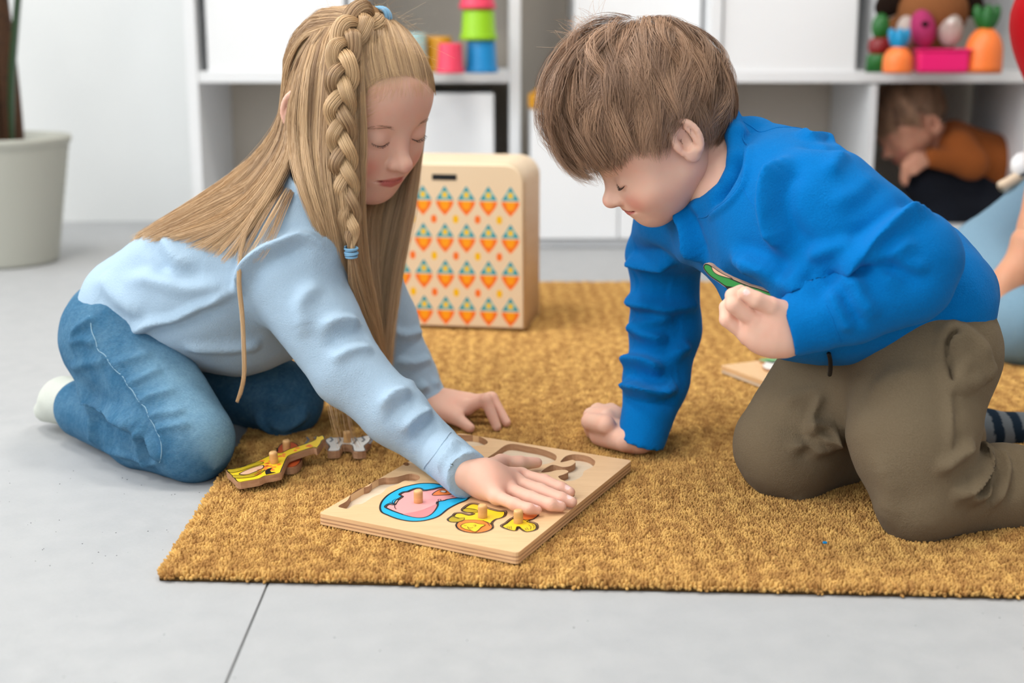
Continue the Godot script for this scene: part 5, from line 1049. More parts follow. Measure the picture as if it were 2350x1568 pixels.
	[11, 0.003, 0.9558, 0.6725, -2.1286, 0.007, 0.0115, 0.0072, 0.7018, 0.1984, 0.6842, -0.3971, 0.9063, 0.1445, -0.5914, -0.3731, 0.7149],
	[1, 0.003, 0.9467, 0.6676, -2.1296, 0.0034, 0.005, 0.0042, 0.342, 0, 0.9397, -0.3971, 0.9063, 0.1445, -0.8517, -0.4226, 0.31]]
const BOY_FOLDS := [
	[-0.011, 0.01, 0.2661, 0.3613, -1.3061, 0.2544, 0.3427, -1.2982, 0.2513, 0.3217, -1.2915, 0.2555, 0.302, -1.2873, 0.2623, 0.287, -1.2831],
	[0.006, 0.014, 0.2736, 0.3587, -1.293, 0.2596, 0.3376, -1.2877, 0.2608, 0.3122, -1.2809, 0.2764, 0.292, -1.2698],
	[-0.01, 0.009, 0.3865, 0.3203, -1.2586, 0.368, 0.3189, -1.2518, 0.3516, 0.3085, -1.2451, 0.3345, 0.2933, -1.2455, 0.3198, 0.2796, -1.25, 0.3159, 0.2713, -1.254],
	[0.005, 0.013, 0.3902, 0.3273, -1.2827, 0.3611, 0.3216, -1.2546, 0.3374, 0.3059, -1.2476, 0.3144, 0.292, -1.249],
	[-0.004, 0.008, 0.3215, 0.2952, -1.248, 0.3031, 0.2898, -1.252, 0.2912, 0.2848, -1.2587, 0.2848, 0.2813, -1.2639],
	[0.004, 0.013, 0.2792, 0.2892, -1.2679, 0.2907, 0.2922, -1.2582, 0.3084, 0.2979, -1.2507],
	[-0.004, 0.007, 0.3352, 0.2804, -1.2452, 0.3507, 0.2855, -1.2366, 0.3663, 0.2959, -1.2331],
	[-0.003, 0.008, 0.3353, 0.2792, -1.2453, 0.3441, 0.2681, -1.2364, 0.3548, 0.2623, -1.2302],
	[-0.003, 0.007, 0.3546, 0.2836, -1.2342, 0.3668, 0.277, -1.2283, 0.3777, 0.2736, -1.2263],
	[0.004, 0.01, 0.3458, 0.2754, -1.2385, 0.3615, 0.2694, -1.2291, 0.3772, 0.2669, -1.2259],
	[-0.004, 0.008, 0.3166, 0.2714, -1.2538, 0.313, 0.2628, -1.2499, 0.313, 0.2559, -1.2409],
	[-0.004, 0.007, 0.3022, 0.2502, -1.2431, 0.3053, 0.2387, -1.2345, 0.3118, 0.2279, -1.2309, 0.3153, 0.2201, -1.2314],
	[-0.004, 0.009, 0.3216, 0.2605, -1.2411, 0.3229, 0.2462, -1.2313, 0.3335, 0.2345, -1.2287],
	[0.005, 0.008, 0.3073, 0.2547, -1.2434, 0.3129, 0.24, -1.2318, 0.3206, 0.2251, -1.2295],
	[0.004, 0.008, 0.2916, 0.2484, -1.2529, 0.3021, 0.2574, -1.254, 0.313, 0.2625, -1.2496],
	[-0.005, 0.012, 0.276, 0.2635, -1.2731, 0.2778, 0.2527, -1.2721, 0.2881, 0.2492, -1.2653, 0.3012, 0.2577, -1.257],
	[-0.004, 0.006, 0.295, 0.3849, -1.378, 0.2995, 0.3795, -1.3522, 0.3203, 0.3768, -1.372, 0.3273, 0.3782, -1.3272],
	[0.004, 0.009, 0.2891, 0.377, -1.3333, 0.3047, 0.3766, -1.3178, 0.3288, 0.3752, -1.3261],
	[-0.003, 0.008, 0.3181, 0.3695, -1.3001, 0.3082, 0.3623, -1.2863, 0.3041, 0.3568, -1.2804],
	[-0.0025, 0.011, 0.3424, 0.3475, -1.2813, 0.3254, 0.3369, -1.2664, 0.308, 0.3276, -1.2618],
	[0.0025, 0.012, 0.3458, 0.342, -1.2756, 0.3275, 0.3299, -1.2613, 0.3118, 0.3198, -1.257],
	[-0.004, 0.01, 0.2308, 0.2659, -1.3218, 0.2461, 0.2631, -1.2995, 0.2634, 0.2527, -1.2813, 0.2783, 0.2445, -1.2614],
	[0.004, 0.012, 0.2306, 0.2754, -1.3225, 0.2498, 0.2708, -1.296, 0.27, 0.2597, -1.2769],
	[-0.006, 0.006, 0.185, 0.3022, -1.4294, 0.1895, 0.2875, -1.416, 0.1961, 0.2708, -1.41, 0.2048, 0.2531, -1.4103],
	[0.005, 0.01, 0.1907, 0.2999, -1.4104, 0.1982, 0.2802, -1.4013, 0.2061, 0.2623, -1.3966],
	[-0.004, 0.009, 0.227, 0.2694, -1.329, 0.2373, 0.2667, -1.3114, 0.2578, 0.2619, -1.2874],
	[-0.003, 0.012, 0.1964, 0.2391, -1.497, 0.1935, 0.2628, -1.4235, 0.1983, 0.2676, -1.4079],
	[-0.008, 0.007, 0.1464, 0.2231, -1.585, 0.1572, 0.2232, -1.5647, 0.1737, 0.2276, -1.5424, 0.1874, 0.2326, -1.5211],
	[0.006, 0.014, 0.1462, 0.2336, -1.5851, 0.1616, 0.2362, -1.5482, 0.1794, 0.2416, -1.5134],
	[-0.008, 0.008, 0.1484, 0.1735, -1.6063, 0.1651, 0.1746, -1.5706, 0.1865, 0.1721, -1.5616, 0.2263, 0.1727, -1.5796],
	[0.007, 0.02, 0.148, 0.1973, -1.598, 0.1673, 0.1981, -1.5657, 0.2018, 0.1941, -1.5612],
	[-0.004, 0.007, 0.1503, 0.1474, -1.5954, 0.1715, 0.1558, -1.5667, 0.1964, 0.16, -1.5619],
	[-0.005, 0.007, 0.1493, 0.1422, -1.6007, 0.1655, 0.1394, -1.567, 0.1869, 0.1363, -1.5573],
	[0.006, 0.016, 0.1504, 0.156, -1.598, 0.1775, 0.1628, -1.5646, 0.22, 0.1581, -1.5711],
	[0.005, 0.016, 0.149, 0.1299, -1.5958, 0.1712, 0.1284, -1.5579, 0.2064, 0.1375, -1.5607],
	[-0.007, 0.007, 0.1446, 0.106, -1.5868, 0.1642, 0.1125, -1.5491, 0.1809, 0.1056, -1.5401],
	[-0.006, 0.008, 0.2011, 0.1211, -1.5535, 0.2133, 0.128, -1.5626],
	[0.006, 0.016, 0.145, 0.0964, -1.5615, 0.1697, 0.0973, -1.5376, 0.2128, 0.0984, -1.5525],
	[-0.008, 0.007, 0.142, 0.0839, -1.5619, 0.1529, 0.082, -1.5403, 0.1756, 0.08, -1.5301, 0.2003, 0.0838, -1.539],
	[0.004, 0.01, 0.1429, 0.0733, -1.5515, 0.163, 0.0735, -1.5287, 0.1987, 0.0745, -1.5372],
	[-0.004, 0.006, 0.1516, 0.0874, -1.5448, 0.1633, 0.0821, -1.5334, 0.1693, 0.0788, -1.5301],
	[-0.002, 0.0035, 0.2425, 0.3849, -1.3955, 0.2411, 0.3665, -1.359, 0.2343, 0.3436, -1.3344, 0.2237, 0.3238, -1.3366, 0.2098, 0.3056, -1.3634, 0.1951, 0.2942, -1.4045]]
const BOY_TROUSER_FOLDS := [
	[-0.007, 0.006, 0.3482, 0.0794, -1.3621, 0.3285, 0.0788, -1.3614, 0.3128, 0.0863, -1.3624],
	[-0.006, 0.005, 0.348, 0.0805, -1.3616, 0.3326, 0.0896, -1.3622, 0.316, 0.0918, -1.3642],
	[-0.006, 0.006, 0.3455, 0.0732, -1.3646, 0.3313, 0.0658, -1.3614, 0.3158, 0.0644, -1.3573],
	[-0.004, 0.006, 0.3466, 0.0783, -1.3628, 0.3241, 0.0727, -1.3602, 0.2947, 0.0682, -1.3568],
	[0.004, 0.007, 0.3415, 0.0842, -1.3615, 0.3239, 0.0832, -1.362, 0.3105, 0.0809, -1.3607],
	[0.004, 0.008, 0.3405, 0.0707, -1.3636, 0.324, 0.0701, -1.3596, 0.3056, 0.0632, -1.3551],
	[-0.003, 0.004, 0.3267, 0.1178, -1.3696, 0.3175, 0.0991, -1.3662, 0.3131, 0.0779, -1.3598],
	[-0.002, 0.008, 0.3283, 0.1232, -1.3702, 0.3081, 0.1187, -1.3788, 0.2911, 0.1089, -1.381],
	[-0.009, 0.007, 0.478, 0.0774, -1.3222, 0.4594, 0.0727, -1.2788, 0.4377, 0.0626, -1.2511, 0.4295, 0.055, -1.2445],
	[-0.008, 0.006, 0.4828, 0.0773, -1.3135, 0.4705, 0.0652, -1.2801, 0.4564, 0.0508, -1.2616, 0.4359, 0.0507, -1.2481],
	[-0.006, 0.007, 0.4911, 0.0775, -1.3127, 0.4917, 0.0681, -1.293, 0.4839, 0.0538, -1.2774, 0.4668, 0.0395, -1.2639],
	[-0.005, 0.007, 0.4407, 0.1008, -1.251, 0.4235, 0.095, -1.2409, 0.4105, 0.0843, -1.2373],
	[0.006, 0.007, 0.4751, 0.0757, -1.3058, 0.4632, 0.0653, -1.2759, 0.4439, 0.0557, -1.2549],
	[0.006, 0.008, 0.4847, 0.0755, -1.3061, 0.4775, 0.0616, -1.2802, 0.4628, 0.0475, -1.2637],
	[0.005, 0.01, 0.5003, 0.0753, -1.3068, 0.4989, 0.0613, -1.288, 0.4871, 0.0436, -1.2748],
	[-0.003, 0.005, 0.4211, 0.1532, -1.2588, 0.4176, 0.124, -1.244, 0.4179, 0.1047, -1.2396],
	[0.002, 0.006, 0.4252, 0.1517, -1.2597, 0.4225, 0.1236, -1.2454, 0.4224, 0.1063, -1.2411],
	[-0.003, 0.012, 0.3572, 0.1459, -1.2826, 0.372, 0.1596, -1.2789, 0.3946, 0.1694, -1.2734],
	[-0.003, 0.014, 0.3574, 0.0853, -1.2547, 0.3664, 0.0603, -1.2523, 0.3654, 0.0324, -1.2578],
	[0.002, 0.014, 0.3526, 0.1505, -1.298, 0.3604, 0.1266, -1.2594, 0.3634, 0.0957, -1.2487],
	[-0.004, 0.008, 0.385, -0.0091, -1.4448, 0.3496, -0.0042, -1.4161, 0.3018, 0.013, -1.3688]]
const GIRL_FOLDS := [
	[-0.004, 0.01, -0.4095, 0.2175, -1.5217, -0.3839, 0.2187, -1.5043, -0.3604, 0.2153, -1.4931, -0.3387, 0.2105, -1.4883, -0.3125, 0.2122, -1.4882, -0.2857, 0.2105, -1.4845],
	[0.004, 0.014, -0.4198, 0.2243, -1.5352, -0.3843, 0.2287, -1.5083, -0.3493, 0.2243, -1.4924, -0.3174, 0.223, -1.4891],
	[-0.006, 0.006, -0.4095, 0.1549, -1.5209, -0.3963, 0.1612, -1.5127, -0.3791, 0.1693, -1.5023, -0.3555, 0.1748, -1.493, -0.3311, 0.1873, -1.4884, -0.3081, 0.1978, -1.4894, -0.2859, 0.2087, -1.4849],
	[0.005, 0.011, -0.3978, 0.153, -1.5169, -0.3684, 0.1637, -1.5005, -0.341, 0.1747, -1.4909, -0.3088, 0.189, -1.4906],
	[-0.003, 0.01, -0.448, 0.2091, -1.5496, -0.4263, 0.1933, -1.5255, -0.3978, 0.1801, -1.5089],
	[0.003, 0.012, -0.4568, 0.1951, -1.5455, -0.4353, 0.1763, -1.5287, -0.412, 0.1636, -1.519],
	[-0.006, 0.006, -0.2813, 0.2078, -1.4829, -0.2787, 0.2218, -1.4793, -0.2735, 0.2354, -1.4771, -0.2594, 0.2487, -1.4737, -0.2381, 0.2594, -1.4736, -0.2133, 0.2664, -1.4803, -0.1884, 0.2588, -1.484],
	[0.004, 0.01, -0.268, 0.2131, -1.4749, -0.2595, 0.2305, -1.47, -0.2401, 0.2448, -1.4684, -0.2084, 0.253, -1.4755],
	[-0.005, 0.005, -0.2567, 0.3459, -1.6097, -0.2405, 0.3326, -1.5657, -0.2247, 0.3124, -1.5189, -0.2022, 0.2983, -1.5137, -0.1932, 0.2804, -1.4981],
	[0.006, 0.009, -0.2481, 0.3462, -1.6059, -0.2325, 0.3321, -1.5704, -0.216, 0.3147, -1.5283, -0.1973, 0.3028, -1.5278],
	[-0.004, 0.007, -0.1534, 0.1769, -1.4643, -0.1705, 0.1818, -1.4522, -0.1859, 0.1764, -1.4445],
	[-0.003, 0.006, -0.1386, 0.1516, -1.4492, -0.158, 0.1523, -1.4356, -0.1737, 0.1442, -1.4302],
	[0.003, 0.01, -0.1432, 0.163, -1.4622, -0.1654, 0.167, -1.4442, -0.1833, 0.1589, -1.4379],
	[-0.004, 0.006, -0.0981, 0.1114, -1.4227, -0.1113, 0.1102, -1.4148, -0.1224, 0.1001, -1.4084],
	[0.003, 0.008, -0.0868, 0.1029, -1.4243, -0.102, 0.0998, -1.4096, -0.1177, 0.085, -1.4036],
	[-0.004, 0.006, -0.0755, 0.0887, -1.4238, -0.0886, 0.0877, -1.4106, -0.102, 0.0753, -1.4042],
	[0.003, 0.007, -0.0686, 0.0799, -1.4211, -0.0818, 0.0742, -1.4079, -0.0931, 0.0633, -1.4048],
	[-0.003, 0.005, -0.0465, 0.0712, -1.3747, -0.0514, 0.0662, -1.3485, -0.0611, 0.0515, -1.3441],
	[0.002, 0.005, -0.0393, 0.0706, -1.3563, -0.0453, 0.0621, -1.3322, -0.0539, 0.0501, -1.327],
	[-0.004, 0.01, -0.207, 0.1714, -1.4459, -0.2118, 0.1981, -1.4535, -0.1986, 0.2152, -1.4628],
	[-0.003, 0.008, -0.3467, 0.1409, -1.5089, -0.3139, 0.1375, -1.5128, -0.2687, 0.1381, -1.5318],
	[0.004, 0.01, -0.3888, 0.2522, -1.5298, -0.375, 0.2408, -1.5095, -0.3713, 0.2278, -1.5008],
	[-0.003, 0.008, -0.3701, 0.2603, -1.5235, -0.3567, 0.2442, -1.5031, -0.3435, 0.2336, -1.4944],
	[-0.003, 0.006, -0.1316, 0.126, -1.6576, -0.1162, 0.1192, -1.664, -0.0991, 0.1189, -1.6905],
	[-0.003, 0.006, -0.1241, 0.0886, -1.6547, -0.1058, 0.085, -1.6581, -0.0881, 0.086, -1.6771],
	[-0.004, 0.006, -0.0967, 0.116, -1.4382, -0.0952, 0.0563, -1.6524, -0.0798, 0.0586, -1.6646]]
const GIRL_JEANS_FOLDS := [
	[-0.0025, 0.0035, -0.4583, 0.1694, -1.5309, -0.4526, 0.1525, -1.5198, -0.4434, 0.1363, -1.51, -0.4264, 0.1246, -1.4972, -0.4093, 0.11, -1.4826, -0.3924, 0.0938, -1.4678, -0.3779, 0.0792, -1.4548, -0.3653, 0.063, -1.4422, -0.3612, 0.047, -1.4354, -0.3665, 0.03, -1.441],
	[-0.012, 0.01, -0.4808, 0.0831, -1.5512, -0.4567, 0.0689, -1.5347, -0.4313, 0.0679, -1.5027, -0.406, 0.0668, -1.4739, -0.3862, 0.0611, -1.456],
	[-0.007, 0.005, -0.3888, 0.0579, -1.4584, -0.3895, 0.0395, -1.4608, -0.3841, 0.019, -1.4627],
	[-0.006, 0.005, -0.3865, 0.0575, -1.4564, -0.3741, 0.0461, -1.4454, -0.3672, 0.0328, -1.4408],
	[0.005, 0.005, -0.3831, 0.0544, -1.4536, -0.3808, 0.0401, -1.4521, -0.377, 0.0261, -1.4527],
	[-0.008, 0.008, -0.448, 0.0656, -1.5239, -0.4558, 0.0479, -1.5217, -0.4562, 0.0264, -1.5235],
	[0.005, 0.01, -0.4298, 0.066, -1.5004, -0.4346, 0.0496, -1.4963, -0.43, 0.028, -1.4923],
	[-0.0025, 0.004, -0.4559, 0.0194, -1.5278, -0.4194, 0.0219, -1.4874, -0.3894, 0.0192, -1.4668, -0.367, 0.0296, -1.4415],
	[-0.003, 0.005, -0.3751, 0.078, -1.453, -0.3575, 0.0811, -1.4485, -0.3411, 0.0825, -1.4485],
	[-0.003, 0.005, -0.3876, 0.0928, -1.4652, -0.3718, 0.0981, -1.4634, -0.3558, 0.1008, -1.4659],
	[-0.003, 0.005, -0.4034, 0.1074, -1.4788, -0.3887, 0.1134, -1.478, -0.373, 0.1198, -1.4835],
	[-0.003, 0.006, -0.4234, 0.1245, -1.4954, -0.4058, 0.1299, -1.4931, -0.3873, 0.134, -1.4963],
	[-0.003, 0.005, -0.3665, 0.0647, -1.4434, -0.3488, 0.0694, -1.4385, -0.3347, 0.071, -1.438],
	[-0.003, 0.006, -0.4863, 0.1084, -1.5421, -0.4616, 0.119, -1.5186, -0.4374, 0.1252, -1.5029],
	[-0.003, 0.005, -0.4849, 0.1376, -1.5359, -0.4662, 0.1453, -1.5238, -0.452, 0.142, -1.516],
	[-0.004, 0.005, -0.4563, 0.1667, -1.528, -0.4669, 0.1614, -1.5298, -0.4814, 0.1479, -1.5347],
	[-0.006, 0.007, -0.2758, 0.0269, -1.611, -0.2606, 0.0195, -1.6123, -0.245, 0.0261, -1.6137, -0.2347, 0.0359, -1.6173],
	[-0.005, 0.006, -0.2922, 0.0308, -1.6167, -0.2773, 0.0142, -1.6176, -0.2516, 0.0108, -1.6196],
	[0.003, 0.008, -0.2859, 0.0401, -1.6124, -0.2645, 0.0359, -1.6077, -0.2393, 0.0422, -1.6142]]
const JEANS_SEAM := [Vector3(-0.4583, 0.1694, -1.5309), Vector3(-0.4526, 0.1525, -1.5198), Vector3(-0.4434, 0.1363, -1.5100), Vector3(-0.4264, 0.1246, -1.4972), Vector3(-0.4093, 0.1100, -1.4826), Vector3(-0.3924, 0.0938, -1.4678), Vector3(-0.3779, 0.0792, -1.4548), Vector3(-0.3653, 0.0630, -1.4422), Vector3(-0.3612, 0.0470, -1.4354), Vector3(-0.3665, 0.0300, -1.4410)]
const SEAM_RAGLAN := [0.2304, 0.3373, -1.3348, 0.2348, 0.3275, -1.3219, 0.2411, 0.317, -1.3063, 0.249, 0.3091, -1.2941]
const SEAM_SHOULDER := [0.2458, 0.3927, -1.4219, 0.2551, 0.3863, -1.4133, 0.2623, 0.3838, -1.3993, 0.285, 0.3883, -1.4097, 0.3056, 0.3906, -1.4143]
const SEAM_CUFF := [0.2961, 0.2389, -1.2391, 0.3011, 0.2259, -1.2338, 0.3112, 0.2039, -1.2418]
const SEAM_COLLAR := [0.2415, 0.385, -1.3947, 0.2405, 0.3664, -1.3601, 0.2337, 0.3435, -1.3353, 0.223, 0.3244, -1.3379, 0.2093, 0.3061, -1.3661, 0.195, 0.2951, -1.4043]
const SEAM_GIRL_CUFF := [-0.0806, 0.0351, -1.3941, -0.073, 0.0515, -1.3721, -0.0651, 0.0626, -1.3691, -0.0571, 0.0705, -1.3831, -0.0525, 0.0709, -1.4074]
const DRAWSTRING := [Vector3(0.3133, 0.1808, -1.2943), Vector3(0.3166, 0.1731, -1.3014), Vector3(0.3204, 0.1623, -1.3139), Vector3(0.3251, 0.1500, -1.3352)]
const HAIR_CROWN := [
	[-0.143, 0.4124, -1.5007, -0.147, 0.4466, -1.5022, -0.1425, 0.4782, -1.5211, -0.1316, 0.4963, -1.572],
	[-0.1391, 0.4215, -1.501, -0.1438, 0.4511, -1.5042, -0.1405, 0.4818, -1.5256, -0.1316, 0.4963, -1.572],
	[-0.1299, 0.4283, -1.5033, -0.1364, 0.461, -1.511, -0.1363, 0.4864, -1.5323, -0.1316, 0.4963, -1.572],
	[-0.1145, 0.4336, -1.5099, -0.1239, 0.4668, -1.519, -0.1291, 0.4897, -1.5417, -0.1316, 0.4963, -1.572],
	[-0.0988, 0.4342, -1.5205, -0.1083, 0.4667, -1.5293, -0.1206, 0.4912, -1.555, -0.1316, 0.4963, -1.572],
	[-0.0843, 0.4281, -1.536, -0.0927, 0.4606, -1.5424, -0.1128, 0.4899, -1.5783, -0.1316, 0.4963, -1.572],
	[-0.0749, 0.4189, -1.5563, -0.0817, 0.4501, -1.5552, -0.104, 0.4838, -1.5757, -0.1316, 0.4963, -1.572],
	[-0.0711, 0.4103, -1.577, -0.0761, 0.4404, -1.5668, -0.1001, 0.4781, -1.5738, -0.1316, 0.4963, -1.572]]
const HAIR_CURTAIN := [
	[-0.141, 0.4967, -1.5498, -0.1463, 0.4646, -1.5094, -0.1447, 0.4197, -1.4908, -0.1464, 0.3638, -1.505, -0.1515, 0.3066, -1.515, -0.1514, 0.2299, -1.545, -0.1357, 0.0999, -1.585],
	[-0.1546, 0.4957, -1.544, -0.16, 0.4601, -1.5058, -0.1623, 0.4059, -1.4924, -0.1642, 0.346, -1.497, -0.1624, 0.2955, -1.49, -0.1596, 0.2119, -1.535, -0.1403, 0.1063, -1.58],
	[-0.1678, 0.4943, -1.5427, -0.1754, 0.4601, -1.5106, -0.1795, 0.4055, -1.5007, -0.1818, 0.3457, -1.5, -0.1757, 0.2962, -1.484, -0.1667, 0.2075, -1.532, -0.1427, 0.1153, -1.575],
	[-0.1796, 0.4911, -1.5422, -0.1902, 0.46, -1.5179, -0.1977, 0.4048, -1.5151, -0.1991, 0.3499, -1.505, -0.1879, 0.297, -1.478, -0.1708, 0.2133, -1.527, -0.1451, 0.1242, -1.57],
	[-0.1907, 0.4865, -1.543, -0.2035, 0.4553, -1.5253, -0.2094, 0.4097, -1.5094, -0.21, 0.3587, -1.512, -0.1955, 0.3063, -1.478, -0.1748, 0.224, -1.522, -0.1499, 0.1345, -1.57],
	[-0.2005, 0.4805, -1.5442, -0.2146, 0.4505, -1.5365, -0.2238, 0.409, -1.525, -0.2255, 0.3667, -1.53, -0.2067, 0.3149, -1.484, -0.1799, 0.2397, -1.515, -0.1554, 0.155, -1.57]]
const HAIR_NAPE := [
	[-0.119, 0.4977, -1.5691, -0.1646, 0.5094, -1.6118, -0.2103, 0.4702, -1.6312, -0.2187, 0.4053, -1.631, -0.2861, 0.3352, -1.6073, -0.3474, 0.2908, -1.5694, -0.4045, 0.2559, -1.5547],
	[-0.1404, 0.5011, -1.5545, -0.1884, 0.5074, -1.5903, -0.2269, 0.4677, -1.6113, -0.234, 0.4019, -1.6099, -0.2821, 0.3283, -1.6112, -0.3448, 0.2898, -1.5567, -0.4119, 0.2521, -1.5639],
	[-0.1553, 0.4963, -1.5415, -0.2074, 0.4957, -1.568, -0.2351, 0.4577, -1.5797, -0.2425, 0.4013, -1.5875, -0.2657, 0.3261, -1.5577, -0.3359, 0.2874, -1.5373, -0.3958, 0.2566, -1.5394],
	[-0.1648, 0.4882, -1.5305, -0.2089, 0.4795, -1.5486, -0.2336, 0.4432, -1.5588, -0.2388, 0.3924, -1.5681, -0.2542, 0.3217, -1.5302, -0.3181, 0.2847, -1.5202, -0.377, 0.2591, -1.5221]]
const HAIR_BACK := [
	[-0.1822, 0.492, -1.5449, -0.2025, 0.4644, -1.5309, -0.2321, 0.4209, -1.575, -0.2471, 0.3802, -1.575, -0.2924, 0.3295, -1.5992, -0.348, 0.2874, -1.5488, -0.4223, 0.2476, -1.5841],
	[-0.1969, 0.4865, -1.5478, -0.2158, 0.4551, -1.5396, -0.2331, 0.4121, -1.56, -0.2405, 0.3696, -1.555, -0.2785, 0.3186, -1.5598, -0.3281, 0.2821, -1.5221, -0.386, 0.2581, -1.5292],
	[-0.204, 0.4782, -1.5454, -0.2203, 0.4457, -1.5423, -0.2306, 0.4032, -1.548, -0.2329, 0.3588, -1.54, -0.2585, 0.3119, -1.5109, -0.2956, 0.2801, -1.501, -0.3549, 0.261, -1.5091],
	[-0.2088, 0.4712, -1.5441, -0.2242, 0.4362, -1.5469, -0.2279, 0.3942, -1.54, -0.228, 0.3547, -1.532, -0.2459, 0.3124, -1.5061, -0.2735, 0.2667, -1.479, -0.2935, 0.2405, -1.4808]]
const HAIR_FAR := [
	[-0.0802, 0.403, -1.6, -0.087, 0.3712, -1.6, -0.0965, 0.3213, -1.605, -0.1048, 0.2711, -1.605, -0.117, 0.2159, -1.6, -0.1279, 0.1498, -1.595, -0.1343, 0.0924, -1.59],
	[-0.0862, 0.3995, -1.62, -0.0972, 0.3545, -1.625, -0.1109, 0.3036, -1.63, -0.1212, 0.2589, -1.62, -0.1315, 0.2091, -1.61, -0.137, 0.1488, -1.6, -0.1377, 0.0949, -1.595],
	[-0.1044, 0.3941, -1.63, -0.1263, 0.3184, -1.635, -0.1368, 0.2832, -1.63, -0.1443, 0.2487, -1.62, -0.1469, 0.2039, -1.61, -0.1431, 0.1488, -1.6, -0.1392, 0.0987, -1.59],
	[-0.1245, 0.3941, -1.63, -0.1456, 0.3047, -1.62, -0.1556, 0.2718, -1.6, -0.1545, 0.2394, -1.58, -0.1519, 0.1989, -1.58, -0.1459, 0.1467, -1.585, -0.1408, 0.1025, -1.585]]
const HAIR_LOCK := [
	[-0.2403, 0.3207, -1.5171, -0.2626, 0.2956, -1.4898, -0.2761, 0.2603, -1.4743, -0.2807, 0.2238, -1.4682, -0.2799, 0.1845, -1.475, -0.2791, 0.1467, -1.472, -0.2811, 0.112, -1.475, -0.2907, 0.0852, -1.48],
	[-0.2373, 0.3217, -1.5171, -0.2596, 0.2966, -1.4898, -0.2731, 0.2613, -1.4743, -0.2777, 0.2248, -1.4682, -0.2769, 0.1855, -1.475, -0.2761, 0.1477, -1.472, -0.2781, 0.113, -1.475, -0.2877, 0.0862, -1.48]]
const HAIR_ENDS := [
	[-0.1879, 0.1288, -1.55, -0.1975, 0.0955, -1.52, -0.1924, 0.0706, -1.5, -0.1855, 0.0403, -1.5, -0.1832, 0.021, -1.505],
	[-0.178, 0.1288, -1.55, -0.1845, 0.0904, -1.52, -0.18, 0.0655, -1.5, -0.1755, 0.0337, -1.505, -0.1716, 0.0169, -1.51],
	[-0.1741, 0.1265, -1.56, -0.1732, 0.0801, -1.54, -0.1692, 0.0549, -1.52, -0.1649, 0.0318, -1.52, -0.1583, 0.0174, -1.525]]
const HAIR_STRAYS := [
	[-0.2428, 0.3283, -1.5355, -0.2559, 0.2999, -1.4929, -0.2732, 0.2691, -1.4781, -0.2785, 0.2422, -1.4702],
	[-0.2327, 0.3164, -1.5129, -0.2496, 0.2875, -1.48, -0.2653, 0.2608, -1.4709, -0.2775, 0.2423, -1.4697],
	[-0.2215, 0.316, -1.5168, -0.2268, 0.2872, -1.4825, -0.2345, 0.2615, -1.4661, -0.2455, 0.244, -1.459]]
const BRAID := [
	[-0.1316, 0.4963, -1.572, -0.1409, 0.4978, -1.5385, -0.1523, 0.4895, -1.5192, -0.1615, 0.4733, -1.5022, -0.1642, 0.4555, -1.4894, -0.1653, 0.4289, -1.4804, -0.1681, 0.4019, -1.4831, -0.1673, 0.3745, -1.4853, -0.1668, 0.3469, -1.4871, -0.165, 0.3189, -1.4889, -0.1631, 0.2907, -1.4907, -0.1611, 0.2646, -1.4924, -0.1611, 0.2488, -1.4933]]
const BRAID_TAIL := [
	[-0.1636, 0.2507, -1.49, -0.1638, 0.2114, -1.51, -0.153, 0.1602, -1.545, -0.1399, 0.1033, -1.575],
	[-0.1585, 0.25, -1.495, -0.1572, 0.2096, -1.52, -0.1475, 0.1591, -1.55, -0.1364, 0.0985, -1.58]]
const CROC_AT := Transform3D(Basis(Vector3(0.7338, -0.2382, 0.6363), Vector3(-0.6581, -0.0167, 0.7527), Vector3(-0.1687, -0.9711, -0.1690)), Vector3(0.1975, 0.2567, -1.3450))
const CROC := [Vector2(0.0008, -0.0009), Vector2(0.0025, -0.0043), Vector2(0.0079, -0.0050), Vector2(0.0121, -0.0035), Vector2(0.0190, -0.0017), Vector2(0.0277, -0.0009), Vector2(0.0363, -0.0004), Vector2(0.0538, -0.0005), Vector2(0.0641, -0.0018), Vector2(0.0754, -0.0023), Vector2(0.0872, -0.0034), Vector2(0.0987, -0.0049), Vector2(0.0993, 0.0000), Vector2(0.0854, 0.0046), Vector2(0.0704, 0.0089), Vector2(0.0551, 0.0132), Vector2(0.0415, 0.0123), Vector2(0.0346, 0.0119), Vector2(0.0291, 0.0102), Vector2(0.0201, 0.0083), Vector2(0.0119, 0.0068), Vector2(0.0051, 0.0040), Vector2(0.0019, 0.0017)]
const CROC_FLESH := [Vector2(0.0104, -0.0034), Vector2(0.0125, -0.0036), Vector2(0.0189, -0.0020), Vector2(0.0277, -0.0011), Vector2(0.0362, -0.0006), Vector2(0.0265, 0.0010), Vector2(0.0182, 0.0014), Vector2(0.0131, -0.0001)]
const CROC_EYE := [Vector2(0.0295, 0.0086), Vector2(0.0339, 0.0092), Vector2(0.0367, 0.0074), Vector2(0.0413, 0.0072), Vector2(0.0415, 0.0093), Vector2(0.0396, 0.0116), Vector2(0.0346, 0.0119), Vector2(0.0314, 0.0109)]
const CROC_PEG := Vector2(0.0496, 0.0125)

